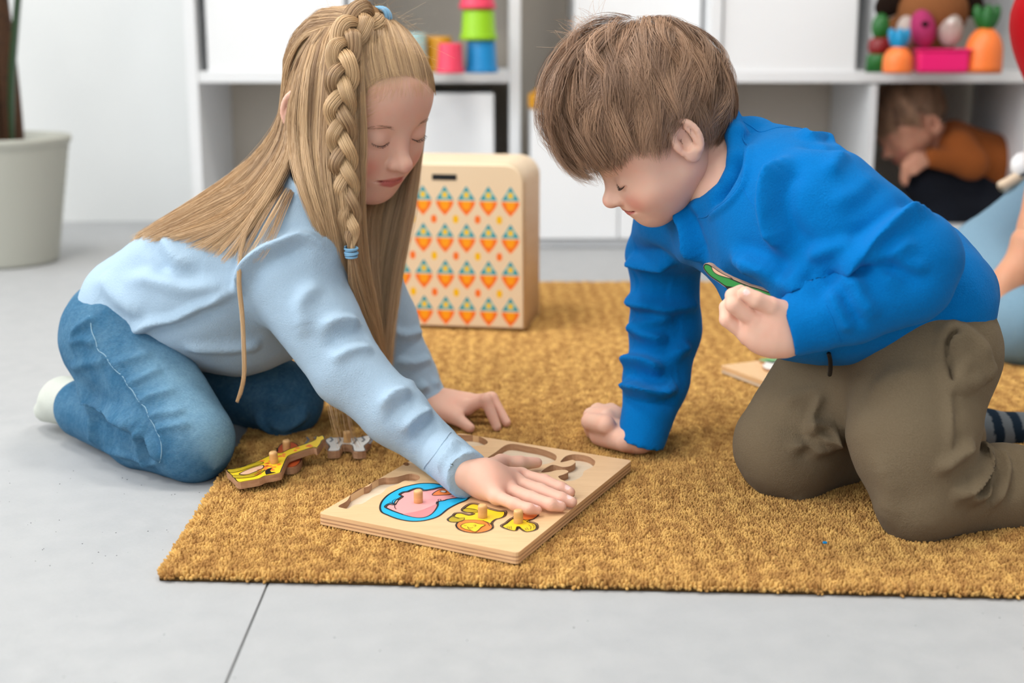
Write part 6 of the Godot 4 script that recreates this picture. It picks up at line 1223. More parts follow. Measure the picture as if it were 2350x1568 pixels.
func make_materials() -> void:
	var fine := noise_image(256, 3, 40.0, 3)
	var fine_tex := grey_texture(256, fine)
	var coarse := noise_image(256, 8, 7.0, 4)
	plain("white_wall", Color(0.86, 0.865, 0.86), 0.85, 0.3)
	plain("greige_wall", Color(0.82, 0.785, 0.735), 0.85, 0.3)
	plain("ceiling", Color(0.84, 0.84, 0.83), 0.9, 0.3)
	plain("white_board", Color(0.90, 0.905, 0.91), 0.45)
	plain("white_box", Color(0.92, 0.925, 0.93), 0.5)
	plain("dark_gap", Color(0.20, 0.20, 0.17), 0.9)
	plain("frame_white", Color(0.93, 0.93, 0.93), 0.4)
	var glass := plain("window_glass", Color(0.95, 0.98, 1.0, 0.04), 0.02)
	glass.transparency = BaseMaterial3D.TRANSPARENCY_ALPHA
	var fl := plain("vinyl_floor", Color(1, 1, 1), 0.55, 0.4)
	fl.albedo_texture = ramp_texture(256, coarse, Color(0.645, 0.650, 0.655), Color(0.685, 0.688, 0.69), 0.12, 4)
	triplanar(fl, 3.0)
	relief(fl, fine_tex, 0.02)
	plain("floor_under", Color(0.52, 0.53, 0.53), 0.8)
	plain("crumb_dark", Color(0.20, 0.21, 0.23), 0.8)
	# rug
	var rb := plain("rug_backing", Color(0.30, 0.22, 0.13), 0.95, 0.1)
	triplanar(rb, 6.0)
	var rug := plain("rug_pile", Color(1, 1, 1), 0.95, 0.15)
	rug.vertex_color_use_as_albedo = true
	# wood
	var grain := noise_image(512, 11, 30.0, 4, Vector2(0.12, 1.0))
	var w1 := plain("birch_top", Color(1, 1, 1), 0.42, 0.5)
	w1.albedo_texture = ramp_texture(512, grain, Color(0.855, 0.69, 0.505), Color(0.915, 0.76, 0.575), 0.04, 5)
	triplanar(w1, 5.0)
	var w2 := plain("birch_pale", Color(1, 1, 1), 0.7, 0.3)
	w2.albedo_texture = ramp_texture(512, grain, Color(0.84, 0.75, 0.64), Color(0.90, 0.83, 0.73), 0.04, 6)
	triplanar(w2, 5.0)
	var w3 := plain("plywood_edge", Color(1, 1, 1), 0.75, 0.3)
	w3.albedo_texture = ramp_texture(512, grain, Color(0.62, 0.45, 0.33), Color(0.78, 0.62, 0.48), 0.05, 7)
	triplanar(w3, 14.0)
	var w4 := plain("box_wood", Color(1, 1, 1), 0.5, 0.4)
	w4.albedo_texture = ramp_texture(512, grain, Color(0.89, 0.79, 0.66), Color(0.93, 0.84, 0.72), 0.02, 8)
	triplanar(w4, 2.5)
	var w5 := plain("peg_wood", Color(1, 1, 1), 0.45, 0.5)
	w5.albedo_texture = ramp_texture(512, grain, Color(0.82, 0.62, 0.38), Color(0.89, 0.70, 0.47), 0.03, 9)
	triplanar(w5, 9.0)
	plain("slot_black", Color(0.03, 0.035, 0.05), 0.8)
	# printed inks
	for k in [["ink_black", Color(0.07, 0.06, 0.07)], ["ink_blue", Color(0.10, 0.68, 0.85)], ["ink_pink", Color(0.93, 0.63, 0.62)], ["ink_pink_deep", Color(0.83, 0.52, 0.52)], ["ink_orange", Color(0.93, 0.50, 0.20)], ["ink_yellow", Color(0.93, 0.78, 0.12)], ["ink_olive", Color(0.72, 0.62, 0.10)], ["ink_green", Color(0.15, 0.53, 0.22)], ["ink_green_pale", Color(0.42, 0.66, 0.42)], ["ink_white", Color(0.90, 0.89, 0.87)], ["ink_grey", Color(0.42, 0.43, 0.45)], ["ink_flesh", Color(0.86, 0.68, 0.55)], ["ink_red", Color(0.80, 0.30, 0.22)], ["ink_rust", Color(0.83, 0.36, 0.16)]]:
		plain(k[0], k[1], 0.4)
	for k in [["toy_pink", Color(0.92, 0.26, 0.38)], ["toy_lime", Color(0.58, 0.80, 0.04)], ["toy_blue", Color(0.0, 0.52, 0.77)], ["toy_orange", Color(0.98, 0.50, 0.22)], ["toy_magenta", Color(0.93, 0.10, 0.45)], ["toy_amber", Color(0.80, 0.56, 0.05)], ["toy_aqua", Color(0.66, 0.80, 0.80)], ["toy_green", Color(0.08, 0.38, 0.12)], ["toy_red", Color(0.48, 0.02, 0.05)], ["toy_sky", Color(0.0, 0.55, 0.75)]]:
		plain(k[0], k[1], 0.4)
	plain("plush_brown", Color(0.52, 0.33, 0.20), 0.95, 0.2)
	plain("plush_dark", Color(0.13, 0.09, 0.07), 0.95, 0.2)
	plain("plush_pink", Color(0.66, 0.22, 0.40), 0.95, 0.2)
	plain("plush_pale", Color(0.72, 0.66, 0.63), 0.95, 0.2)
	plain("pot", Color(0.70, 0.70, 0.66), 0.7, 0.3)
	plain("soil", Color(0.20, 0.15, 0.11), 0.95)
	var bark := plain("bark", Color(1, 1, 1), 0.9)
	bark.albedo_texture = ramp_texture(256, noise_image(256, 21, 14.0, 4, Vector2(1.0, 0.5)), Color(0.20, 0.13, 0.08), Color(0.40, 0.26, 0.15), 0.1, 3)
	triplanar(bark, 8.0)
	var leaf := plain("leaf", Color(0.14, 0.26, 0.12), 0.45)
	leaf.backlight_enabled = true
	leaf.backlight = Color(0.12, 0.2, 0.05)

# ---------------------------------------------------------------- room
func build_room() -> void:
	# floor: a slab carrying vinyl sheets that meet at fine open seams
	var slab := MB.new().box(Vector3(0.2, -0.06, -0.65), Vector3(5.6, 0.116, 6.2), 0.0005)
	var fl := structure("floor", slab.done(), M.floor_under)
	var seams := [-2.55, -2.208, -0.208, 1.792, 2.95]
	for k in seams.size() - 1:
		var a: float = seams[k] + 0.0009
		var b: float = seams[k + 1] - 0.0009
		part("vinyl_sheet", MB.new().box(Vector3((a + b) / 2, -0.001, -0.65), Vector3(b - a, 0.002, 6.15), 0.0006).done(), M.vinyl_floor, fl)
	structure("wall_back", MB.new().box(Vector3(0.2, 1.35, -3.71), Vector3(5.6, 2.9, 0.12), 0.001).done(), M.greige_wall)
	structure("trim_1", MB.new().box(Vector3(-1.64, 1.35, -3.635), Vector3(1.83, 2.9, 0.03), 0.002).done(), M.white_wall)
	structure("wall_right", MB.new().box(Vector3(3.0, 1.35, -0.65), Vector3(0.12, 2.9, 6.2), 0.001).done(), M.white_wall)
	structure("ceiling", MB.new().box(Vector3(0.2, 2.86, -0.65), Vector3(5.8, 0.12, 6.4), 0.001).done(), M.ceiling)
	# left wall with three windows, rear wall with two
	var wl := MB.new()
	wl.box(Vector3(-2.6, 0.42, -0.65), Vector3(0.12, 1.04, 6.2), 0.001)
	wl.box(Vector3(-2.6, 2.72, -0.65), Vector3(0.12, 0.18, 6.2), 0.001)
	var zs := [-3.2, -1.65, -0.05, 1.55]
	wl.box(Vector3(-2.6, 1.78, -3.48), Vector3(0.12, 1.70, 0.54), 0.001)
	for z in [-1.62, -0.07]:
		wl.box(Vector3(-2.6, 1.78, z), Vector3(0.12, 1.70, 0.14), 0.001)
	wl.box(Vector3(-2.6, 1.78, 1.98), Vector3(0.12, 1.70, 0.95), 0.001)
	structure("wall_left", wl.done(), M.white_wall)
	var spans := [[-3.21, -1.69], [-1.55, -0.14], [0.0, 1.505]]
	var no := 1
	for s in spans:
		window(no, Vector3(-2.6, 1.785, (s[0] + s[1]) / 2), s[1] - s[0], 1.69, PI / 2)
		no += 1
	var wr := MB.new()
	wr.box(Vector3(0.2, 0.42, 2.45), Vector3(5.6, 1.04, 0.12), 0.001)
	wr.box(Vector3(0.2, 2.72, 2.45), Vector3(5.6, 0.18, 0.12), 0.001)
	wr.box(Vector3(-2.37, 1.78, 2.45), Vector3(0.46, 1.70, 0.12), 0.001)
	wr.box(Vector3(-0.3, 1.78, 2.45), Vector3(0.14, 1.70, 0.12), 0.001)
	wr.box(Vector3(2.27, 1.78, 2.45), Vector3(1.46, 1.70, 0.12), 0.001)
	structure("wall_front", wr.done(), M.white_wall)
	for s in [[-2.14, -0.37], [-0.23, 1.54]]:
		window(no, Vector3((s[0] + s[1]) / 2, 1.785, 2.45), s[1] - s[0], 1.69, 0.0)
		no += 1
	structure("baseboard_back", MB.new().box(Vector3(0.2, 0.022, -3.645), Vector3(5.4, 0.044, 0.012), 0.003).done(), M.white_board)

func window(no: int, at: Vector3, width: float, height: float, turn: float) -> void:
	var w := Node3D.new()
	w.name = "window_%d" % no
	w.position = at
	w.rotation.y = turn
	w.set_meta("kind", "structure")
	add_child(w)
	var f := MB.new()
	for s in [-1, 1]:
		f.box(Vector3(s * (width / 2 - 0.03), 0, 0), Vector3(0.06, height, 0.07), 0.004)
		f.box(Vector3(0, s * (height / 2 - 0.03), 0), Vector3(width - 0.12, 0.06, 0.07), 0.004)
	f.box(Vector3(0, 0, 0), Vector3(0.05, height - 0.12, 0.07), 0.004)
	part("window_frame", f.done(), M.frame_white, w)
	for s in [-1, 1]:
		part("pane", MB.new().box(Vector3(s * (width / 4 - 0.008), 0, 0), Vector3(width / 2 - 0.085, height - 0.12, 0.006), 0.0005).done(), M.window_glass, w)

# ---------------------------------------------------------------- lamps
func build_ceiling_lights() -> void:
	var glow := plain("panel_glow", Color(0.95, 0.95, 0.95), 0.6)
	glow.emission_enabled = true
	glow.emission = Color(1.0, 0.985, 0.96)
	glow.emission_energy_multiplier = 2.0
	for q in [["square ceiling light panel over the girl", Vector3(-0.95, 2.8, -1.75)], ["square ceiling light panel over the boy", Vector3(0.65, 2.8, -1.75)], ["square ceiling light panel nearest the left windows", Vector3(-0.95, 2.8, 0.2)]]:
		var t := thing("ceiling_light", q[0], "ceiling light", q[1], "square ceiling light panels")
		var f := MB.new()
		for s in [-1, 1]:
			f.box(Vector3(s * 0.295, -0.025, 0), Vector3(0.03, 0.05, 0.62), 0.003)
			f.box(Vector3(0, -0.025, s * 0.295), Vector3(0.56, 0.05, 0.03), 0.003)
		part("frame", f.done(), M.frame_white, t)
		part("diffuser", MB.new().box(Vector3(0, -0.02, 0), Vector3(0.56, 0.02, 0.56), 0.002).done(), glow, t)
		var l := AreaLight3D.new()
		l.name = "panel_light"
		l.position = Vector3(0, -0.034, 0)
		l.rotation_degrees = Vector3(-90, 0, 0)
		l.area_size = Vector2(0.55, 0.55)
		l.area_normalize_energy = true
		l.light_energy = 1.5
		l.light_color = Color(1.0, 0.985, 0.96)
		l.area_range = 12.0
		l.area_attenuation = 2.0
		l.shadow_enabled = true
		t.add_child(l)

# ---------------------------------------------------------------- shelves
func shelf_unit(called: String, label: String, x0: float, cells: int, rows: int) -> void:
	var t := thing(called, label, "shelf", Vector3(x0, 0, -3.435))
	var cell := 0.335
	var total := 0.076 + cells * cell + (cells - 1) * 0.016
	var high := 0.076 + rows * cell + (rows - 1) * 0.016
	for x in [0.013, total - 0.013]:
		part("side_panel", MB.new().box(Vector3(x, high / 2, 0), Vector3(0.026, high, 0.39), 0.0015).done(), M.white_board, t)
	part("bottom_board", MB.new().box(Vector3(total / 2, 0.019, 0), Vector3(total - 0.052, 0.038, 0.39), 0.0015).done(), M.white_board, t)
	part("top_board", MB.new().box(Vector3(total / 2, high - 0.019, 0), Vector3(total - 0.052, 0.038, 0.39), 0.0015).done(), M.white_board, t)
	for r in range(1, rows):
		part("shelf_board", MB.new().box(Vector3(total / 2, 0.038 + r * (cell + 0.016) - 0.008, 0), Vector3(total - 0.052, 0.026, 0.385), 0.0015).done(), M.white_board, t)
	for k in range(1, cells):
		for r in rows:
			part("divider", MB.new().box(Vector3(0.026 + k * (total - 0.052) / cells, 0.038 + r * (cell + 0.016) + cell / 2 - 0.003, 0), Vector3(0.016, cell - 0.012, 0.385), 0.001).done(), M.white_board, t)

func white_box(label: String, x0: float, x1: float, y0: float, y1: float, z_front := -3.25, group := "") -> void:
	var t := thing("storage_box", label, "box", Vector3((x0 + x1) / 2, y0, -3.42), group)
	var w := x1 - x0
	var h := y1 - y0
	var d := 0.34
	var zf := z_front + 3.42
	part("front_panel", MB.new().box(Vector3(0, h / 2, zf - 0.008), Vector3(w, h, 0.016), 0.003).done(), M.white_box, t)
	part("body", MB.new().box(Vector3(0, h / 2, zf - 0.017 - (d - 0.02) / 2), Vector3(w - 0.004, h - 0.004, d - 0.02), 0.003).done(), M.white_box, t)

func build_shelves() -> void:
	shelf_unit("cube_shelf", "white cube shelf behind the girl, holding stacked plastic cups", -0.715, 2, 4)
	shelf_unit("cube_shelf", "white cube shelf on the right, holding a plush dog", 0.478, 2, 4)
	white_box("white storage box in the shelf cell beside the plastic cups", -0.668, -0.352, 0.392, 0.715)
	white_box("white storage box below the plastic cups, nearly hidden by girl's hair", -0.30, -0.014, 0.042, 0.344)
	white_box("white storage box in the shelf cell beside the plush dog", 0.508, 0.815, 0.392, 0.715)
	# tall cupboard and low cabinet between the two shelves
	var t := thing("tall_cupboard", "tall plain white cupboard behind the boy's head, between the shelves", "cupboard", Vector3(0.322, 0, -3.48))
	part("body", MB.new().box(Vector3(0, 0.85, -0.02), Vector3(0.30, 1.7, 0.28), 0.003).done(), M.white_board, t)
	part("door", MB.new().box(Vector3(0, 0.85, 0.13), Vector3(0.298, 1.68, 0.018), 0.003).done(), M.white_box, t)
	t = thing("low_cabinet", "low white cabinet on the floor behind the boy's face", "cabinet", Vector3(0.268, 0, -3.24))
	part("body", MB.new().box(Vector3(0, 0.166, 0), Vector3(0.40, 0.292, 0.17), 0.003).done(), M.white_board, t)
	part("door", MB.new().box(Vector3(-0.1, 0.166, 0.093), Vector3(0.198, 0.288, 0.016), 0.003).done(), M.white_box, t)
	part("door", MB.new().box(Vector3(0.1, 0.166, 0.093), Vector3(0.198, 0.288, 0.016), 0.003).done(), M.white_box, t)
	part("plinth", MB.new().box(Vector3(0, 0.010, 0.0), Vector3(0.38, 0.020, 0.16), 0.002).done(), M.white_board, t)
	t = thing("yellow_block", "small yellow toy on the low cabinet, peeking past the boy's hair", "toy", Vector3(0.088, 0.3125, -3.18))
	part("block", MB.new().box(Vector3(0, 0.018, 0), Vector3(0.05, 0.036, 0.05), 0.006).done(), M.toy_amber, t)
	part("knob", MB.new().lathe([Vector2(0.0, 0.036), Vector2(0.012, 0.036), Vector2(0.012, 0.042), Vector2(0.009, 0.045), Vector2(0, 0.045)], 16).done(), M.toy_amber, t)

func cup(label: String, m: Material, at: Vector3, r: float, h: float, mouth_down := true) -> void:
	var t := thing("stacking_cup", label, "cup", at, "plastic stacking cups on the shelf")
	var wide := r
	var slim := r * 0.86
	var prof := [Vector2(wide * 0.93, 0.004), Vector2(wide * 0.93, 0.0), Vector2(wide, 0.0), Vector2(wide, h * 0.16), Vector2(wide * 0.95, h * 0.18), Vector2(slim, h - 0.006), Vector2(slim * 0.93, h), Vector2(slim * 0.5, h), Vector2(0, h)]
	part("wall", MB.new().lathe(prof, 32).done(), m, t)
	part("rim", MB.new().lathe([Vector2(wide * 0.99, 0.003), Vector2(wide * 1.05, 0.004), Vector2(wide * 1.05, h * 0.13), Vector2(wide * 0.97, h * 0.15)], 32).done(), m, t)

func build_shelf_toys() -> void:
	cup("blue plastic stacking cup at the foot of the cup tower", M.toy_blue, Vector3(-0.041, 0.394, -3.13), 0.036, 0.070)
	cup("lime green plastic cup on top of the blue cup", M.toy_lime, Vector3(-0.047, 0.4642, -3.13), 0.040, 0.066)
	cup("pink plastic cup topmost of the cup tower, cut by the frame", M.toy_pink, Vector3(-0.049, 0.5305, -3.13), 0.039, 0.060)
	cup("pink plastic cup on the shelf left of the blue cup", M.toy_pink, Vector3(-0.108, 0.394, -3.09), 0.030, 0.064)
	cup("amber plastic cup behind the lone pink cup", M.toy_amber, Vector3(-0.135, 0.394, -3.165), 0.034, 0.078)
	cup("pale aqua plastic cup half hidden by the girl's forehead", M.toy_aqua, Vector3(-0.19, 0.394, -3.13), 0.032, 0.085)
	# plush dog sitting in a pink tub
	var t := thing("plush_dog", "brown plush dog with a large pink snout lying on the shelf", "plush toy", Vector3(0.955, 0.394, -3.2))
	part("head", MB.new().ball(Vector3(0.005, 0.130, 0.03), Vector3(0.078, 0.070, 0.065), 28, 16).done(), M.plush_brown, t)
	part("body", MB.new().ball(Vector3(0.0, 0.07, -0.055), Vector3(0.085, 0.07, 0.075), 24, 14).done(), M.plush_brown, t)
	part("snout", MB.new().ball(Vector3(-0.032, 0.094, 0.088), Vector3(0.027, 0.042, 0.03), 24, 14, Basis(Vector3.BACK, 0.2)).done(), M.plush_pink, t)
	part("nose", MB.new().ball(Vector3(-0.036, 0.104, 0.116), Vector3(0.008, 0.007, 0.005), 12, 8).done(), M.plush_dark, t)
	part("cheek", MB.new().ball(Vector3(-0.063, 0.088, 0.068), Vector3(0.022, 0.035, 0.022), 18, 12).done(), M.plush_pale, t)
	var e := part("eye_patch", MB.new().ball(Vector3(0.030, 0.092, 0.082), Vector3(0.028, 0.036, 0.016), 20, 12).done(), M.plush_pale, t)
	part("eye", MB.new().ball(Vector3(0.027, 0.108, 0.096), Vector3(0.008, 0.008, 0.005), 12, 8).done(), M.ink_white, e)
	for s in [-1, 1]:
		part("ear", MB.new().ball(Vector3(s * 0.083, 0.155, 0.02), Vector3(0.03, 0.045, 0.012), 18, 12, Basis(Vector3.BACK, s * 0.9)).done(), M.plush_dark, t)
	var tub := thing("pink_tub", "bright pink plastic tub in front of the plush dog", "tub", Vector3(0.956, 0.394, -3.075))
	part("wall", MB.new().box(Vector3(0, 0.025, 0), Vector3(0.112, 0.05, 0.05), 0.008).done(), M.toy_magenta, tub)
	part("rim", MB.new().box(Vector3(0, 0.049, 0), Vector3(0.116, 0.006, 0.054), 0.003).done(), M.toy_magenta, tub)
	carrot("orange toy carrot with a green top, standing right of the plush dog", Vector3(1.05, 0.394, -3.08), 0.04, 0.098, M.toy_orange, M.toy_green)
	carrot("short orange toy carrot with a blue top, left of the pink tub", Vector3(0.862, 0.394, -3.075), 0.032, 0.058, M.toy_orange, M.toy_sky)
	t = thing("toy_peg_doll", "dark green and red toy behind the short orange carrot", "toy", Vector3(0.838, 0.394, -3.14))
	part("skirt", MB.new().lathe([Vector2(0, 0), Vector2(0.028, 0.0), Vector2(0.027, 0.035), Vector2(0.020, 0.04)], 24).done(), M.toy_green, t)
	part("coat", MB.new().lathe([Vector2(0.02, 0.04), Vector2(0.026, 0.05), Vector2(0.024, 0.07), Vector2(0.012, 0.076)], 24).done(), M.toy_red, t)
	part("hood", MB.new().ball(Vector3(0, 0.098, 0), Vector3(0.02, 0.03, 0.02), 20, 12).done(), M.toy_green, t)

func carrot(label: String, at: Vector3, r: float, h: float, m: Material, top: Material) -> void:
	var t := thing("toy_carrot", label, "toy", at)
	var prof := [Vector2(0, 0), Vector2(r * 0.97, 0.0), Vector2(r, h * 0.12)]
	for k in 9:
		var a := PI / 2 * k / 8
		prof.append(Vector2(r * cos(a) * 0.98 + 0.0001, h * 0.45 + h * 0.55 * sin(a)))
	var b := part("root", MB.new().lathe(prof, 32).done(), m, t)
	part("groove_ring", MB.new().lathe([Vector2(r * 0.99, h * 0.3), Vector2(r * 1.02, h * 0.32), Vector2(r * 0.99, h * 0.34)], 32).done(), m, b)
	for k in 3:
		part("leaf", MB.new().ball(Vector3((k - 1) * r * 0.35, h + r * 0.45, (k % 2) * r * 0.2), Vector3(r * 0.34, r * 0.75, r * 0.3), 14, 10, Basis(Vector3.BACK, -(k - 1) * 0.35)).done(), top, t)

# ---------------------------------------------------------------- rug
const RUG := [Vector2(-0.306, -1.176), Vector2(-0.3055, -2.67), Vector2(1.75, -2.66), Vector2(1.75, -1.045)]

func rug_front(x: float) -> float:
	return -1.176 + (x + 0.306) * 0.0637

func build_rug() -> void:
	var t := thing("rug", "golden brown short pile rug on the grey floor", "rug")
	var poly := PackedVector2Array(RUG)
	part("backing", MB.new().prism(poly, 0.0005, 0.0030).done(), M.rug_backing, t)
	var tuft := MB.new()
	# a tuft of yarn: a low dome with an uneven crown
	var rings := [[1.0, 0.0], [1.15, 0.55], [0.70, 0.94], [0.0, 1.06]]
	for k in rings.size():
		for s in 5:
			var a := TAU * s / 5 + k * 0.5
			var p := Vector3(cos(a) * rings[k][0], rings[k][1], sin(a) * rings[k][0])
			tuft.vert(p, Vector3(cos(a) * (1.0 - k * 0.28), 0.15 + 0.42 * k, sin(a) * (1.0 - k * 0.28)).normalized())
	for k in rings.size() - 1:
		for s in 5:
			var a := k * 5 + s
			var b := k * 5 + (s + 1) % 5
			tuft.quad(a, a + 5, b + 5, b)
	var where := []
	var tint := []
	var rng := RandomNumberGenerator.new()
	rng.seed = 77
	var patch := FastNoiseLite.new()
	patch.seed = 5
	patch.frequency = 60.0
	patch.fractal_octaves = 3
	var broad := FastNoiseLite.new()
	broad.seed = 9
	broad.frequency = 5.0
	var z := -1.05
	while z > -2.668:
		var near := z > -1.75
		var step := 0.0023 if near else 0.0042
		var edge := 0.14 + absf(z) * 0.372
		var x := -0.3045
		while x < 1.748:
			var gap := step if x < edge else 0.012
			if x > edge and rng.randf() > step / 0.012:
				x += gap
				continue
			var px := x + rng.randf_range(-0.5, 0.5) * gap
			var pz := z + rng.randf_range(-0.5, 0.5) * step
			if pz < rug_front(px) - 0.001 and px > -0.3058:
				var s := (0.00150 if near else 0.0029) * rng.randf_range(0.75, 1.25) * (1.0 if x < edge else 2.3)
				var h := rng.randf_range(0.0054, 0.0074)
				var b := Basis(Vector3(rng.randf_range(-1, 1), 0.2, rng.randf_range(-1, 1)).normalized(), rng.randf_range(0, 0.5)) * Basis(Vector3.UP, rng.randf() * TAU)
				if pz > rug_front(px) - 0.0045:
					b = Basis(Vector3.RIGHT, rng.randf_range(0.5, 1.2)) * b
				elif px < -0.3015:
					b = Basis(Vector3.BACK, rng.randf_range(0.5, 1.1)) * b
				where.append(Transform3D(b.scaled_local(Vector3(s, h, s)), Vector3(px, 0.0022, pz)))
				var g := patch.get_noise_2d(px, pz * 0.7) * 0.9 + broad.get_noise_2d(px * 3.0, pz) * 0.25 + rng.randf_range(-0.17, 0.17)
				g += 0.16 * sin(px * TAU / 0.026)
				var col := Color(0.645, 0.475, 0.275).lerp(Color(0.84, 0.67, 0.395), clampf(0.5 + g, 0.0, 1.0))
				tint.append(col.srgb_to_linear())
			x += gap
		z -= step
	var mm := MultiMesh.new()
	mm.transform_format = MultiMesh.TRANSFORM_3D
	mm.use_colors = true
	mm.mesh = tuft.done()
	mm.instance_count = where.size()
	for k in where.size():
		mm.set_instance_transform(k, where[k])
		mm.set_instance_color(k, tint[k])
	var o := MultiMeshInstance3D.new()
	o.name = "pile"
	o.multimesh = mm
	o.material_override = M.rug_pile
	o.set_meta("kind", "stuff")
	t.add_child(o)

# ---------------------------------------------------------------- plant
func build_plant() -> void:
	var t := thing("potted_plant", "tall plant with slim green leaves in a pale ribbed pot, cut by the left edge", "plant", Vector3(-1.075, 0, -2.97))
	var prof := [Vector2(0, 0), Vector2(0.118, 0.0), Vector2(0.122, 0.004)]
	for k in 26:
		var f := k / 25.0
		prof.append(Vector2(lerpf(0.123, 0.158, f) + (0.0011 if k % 2 == 0 else -0.0004), 0.012 + f * 0.235))
	prof.append_array([Vector2(0.162, 0.252), Vector2(0.165, 0.262), Vector2(0.163, 0.268), Vector2(0.152, 0.268), Vector2(0.148, 0.250), Vector2(0.0, 0.245)])
	part("pot", MB.new().lathe(prof, 56).done(), M.pot, t)
	part("soil", MB.new().lathe([Vector2(0.149, 0.2500), Vector2(0.09, 0.256), Vector2(0, 0.258)], 40).done(), M.soil, t)
	for q in [[Vector3(0.052, 0.25, 0.02), Vector3(0.045, 0.42, 0.01), Vector3(0.022, 0.75, 0.0), 0.026], [Vector3(0.015, 0.25, 0.05), Vector3(0.0, 0.5, 0.04), Vector3(-0.03, 0.85, 0.03), 0.030]]:
		part("trunk", MB.new().tube(smooth_path([q[0], q[1], q[2]], 8), PackedFloat32Array([1.12, 1.08, 1.04, 1.0, 1, 1, 0.98, 0.96, 0.95, 0.93, 0.9, 0.9, 0.88, 0.88, 0.86, 0.85, 0.84]).duplicate() if false else even(17, q[3]), 14).done(), M.bark, t)
	var rng := RandomNumberGenerator.new()
	rng.seed = 12
	var stalks := [[Vector3(0.062, 0.25, 0.05), Vector3(0.075, 0.42, 0.05), Vector3(0.13, 0.78, 0.04)], [Vector3(0.068, 0.25, 0.06), Vector3(0.080, 0.40, 0.06), Vector3(0.115, 0.62, 0.06), Vector3(0.150, 0.85, 0.05)], [Vector3(0.03, 0.25, 0.08), Vector3(0.033, 0.42, 0.09), Vector3(0.02, 0.80, 0.1)]]
	for k in 9:
		var a := rng.randf() * TAU
		stalks.append([Vector3(0.02 + cos(a) * 0.03, 0.62 + rng.randf() * 0.2, sin(a) * 0.03), Vector3(0.02 + cos(a) * 0.12, 0.85 + rng.randf() * 0.2, sin(a) * 0.12), Vector3(cos(a) * 0.32, 0.95 + rng.randf() * 0.15, sin(a) * 0.32)])
	for q in stalks:
		var path := smooth_path(q, 8)
		var r := PackedFloat32Array()
		for k in path.size():
			r.append(0.0125 * sin(PI * clampf(0.12 + 0.86 * k / (path.size() - 1.0), 0, 1)) + 0.0015)
		part("leaf", MB.new().tube(path, r, 8, true, 0.25).done(), M.leaf, t)

# ---------------------------------------------------------------- wooden box with printed carrots
func carrot_print() -> ImageTexture:
	var w := 512
	var h := 560
	var im := Image.create(w, h, false, Image.FORMAT_RGB8)
	var ground := Color(0.905, 0.80, 0.665)
	im.fill(ground)
	var teal := Color(0.12, 0.58, 0.64)
	var pale := Color(0.42, 0.74, 0.75)
	var yellow := Color(0.93, 0.76, 0.22)
	var orange := Color(0.96, 0.45, 0.13)
	var gold := Color(0.98, 0.62, 0.05)
	var cols := 5
	var cw := 0.0355 / 0.25 * w
	var rh := 0.0595 / 0.27 * h
	var x0 := w * 0.5
	var y0 := 0.062 / 0.27 * h
	for r in 4:
		for k in range(-3, 4):
			var cx := x0 + k * cw
			var cy := y0 + r * rh
			# leafy top: a triangle of small triangles; root: a blunt wedge with a bright core
			for yy in range(-52, 52):
				for xx in range(-33, 33):
					var x := int(cx + xx)
					var y := int(cy + yy)
					if x < 0 or y < 0 or x >= w or y >= h:
						continue
					var ax := absf(xx) / 30.0
					var fy := yy / 50.0
					if fy < -0.05 and fy > -0.95 and ax < (fy + 0.98) * 1.05:
						var f := (fy + 0.95) / 0.9
						var col := pale
						if f < 0.38 or (f > 0.62 and absf(ax - 0.72) < 0.32) :
							col = teal
						if ax < 0.30 and f > 0.42 and f < 0.85:
							col = yellow
						if f > 0.93:
							col = teal
						im.set_pixel(x, y, col)
					elif fy > 0.03 and fy < 1.0:
						var edge := 1.0 - pow((fy - 0.03) / 0.97, 1.7)
						if ax < edge:
							im.set_pixel(x, y, gold if ax < edge * 0.5 and fy < 0.6 else orange)
			if r < 3 and k < 3:
				var dot := yellow if (k + r) % 2 == 0 else orange
				for yy in range(-14, 15):
					for xx in range(-10, 11):
						if (xx * xx) / 100.0 + (yy * yy) / 196.0 < 1.0:
							var x := int(cx + cw * 0.5 + xx)
							var y := int(cy + rh * 0.5 + yy)
							if x >= 0 and x < w and y < h:
								im.set_pixel(x, y, Color(0.95, 0.72, 0.02) if dot == yellow else orange)
	return ImageTexture.create_from_image(im)

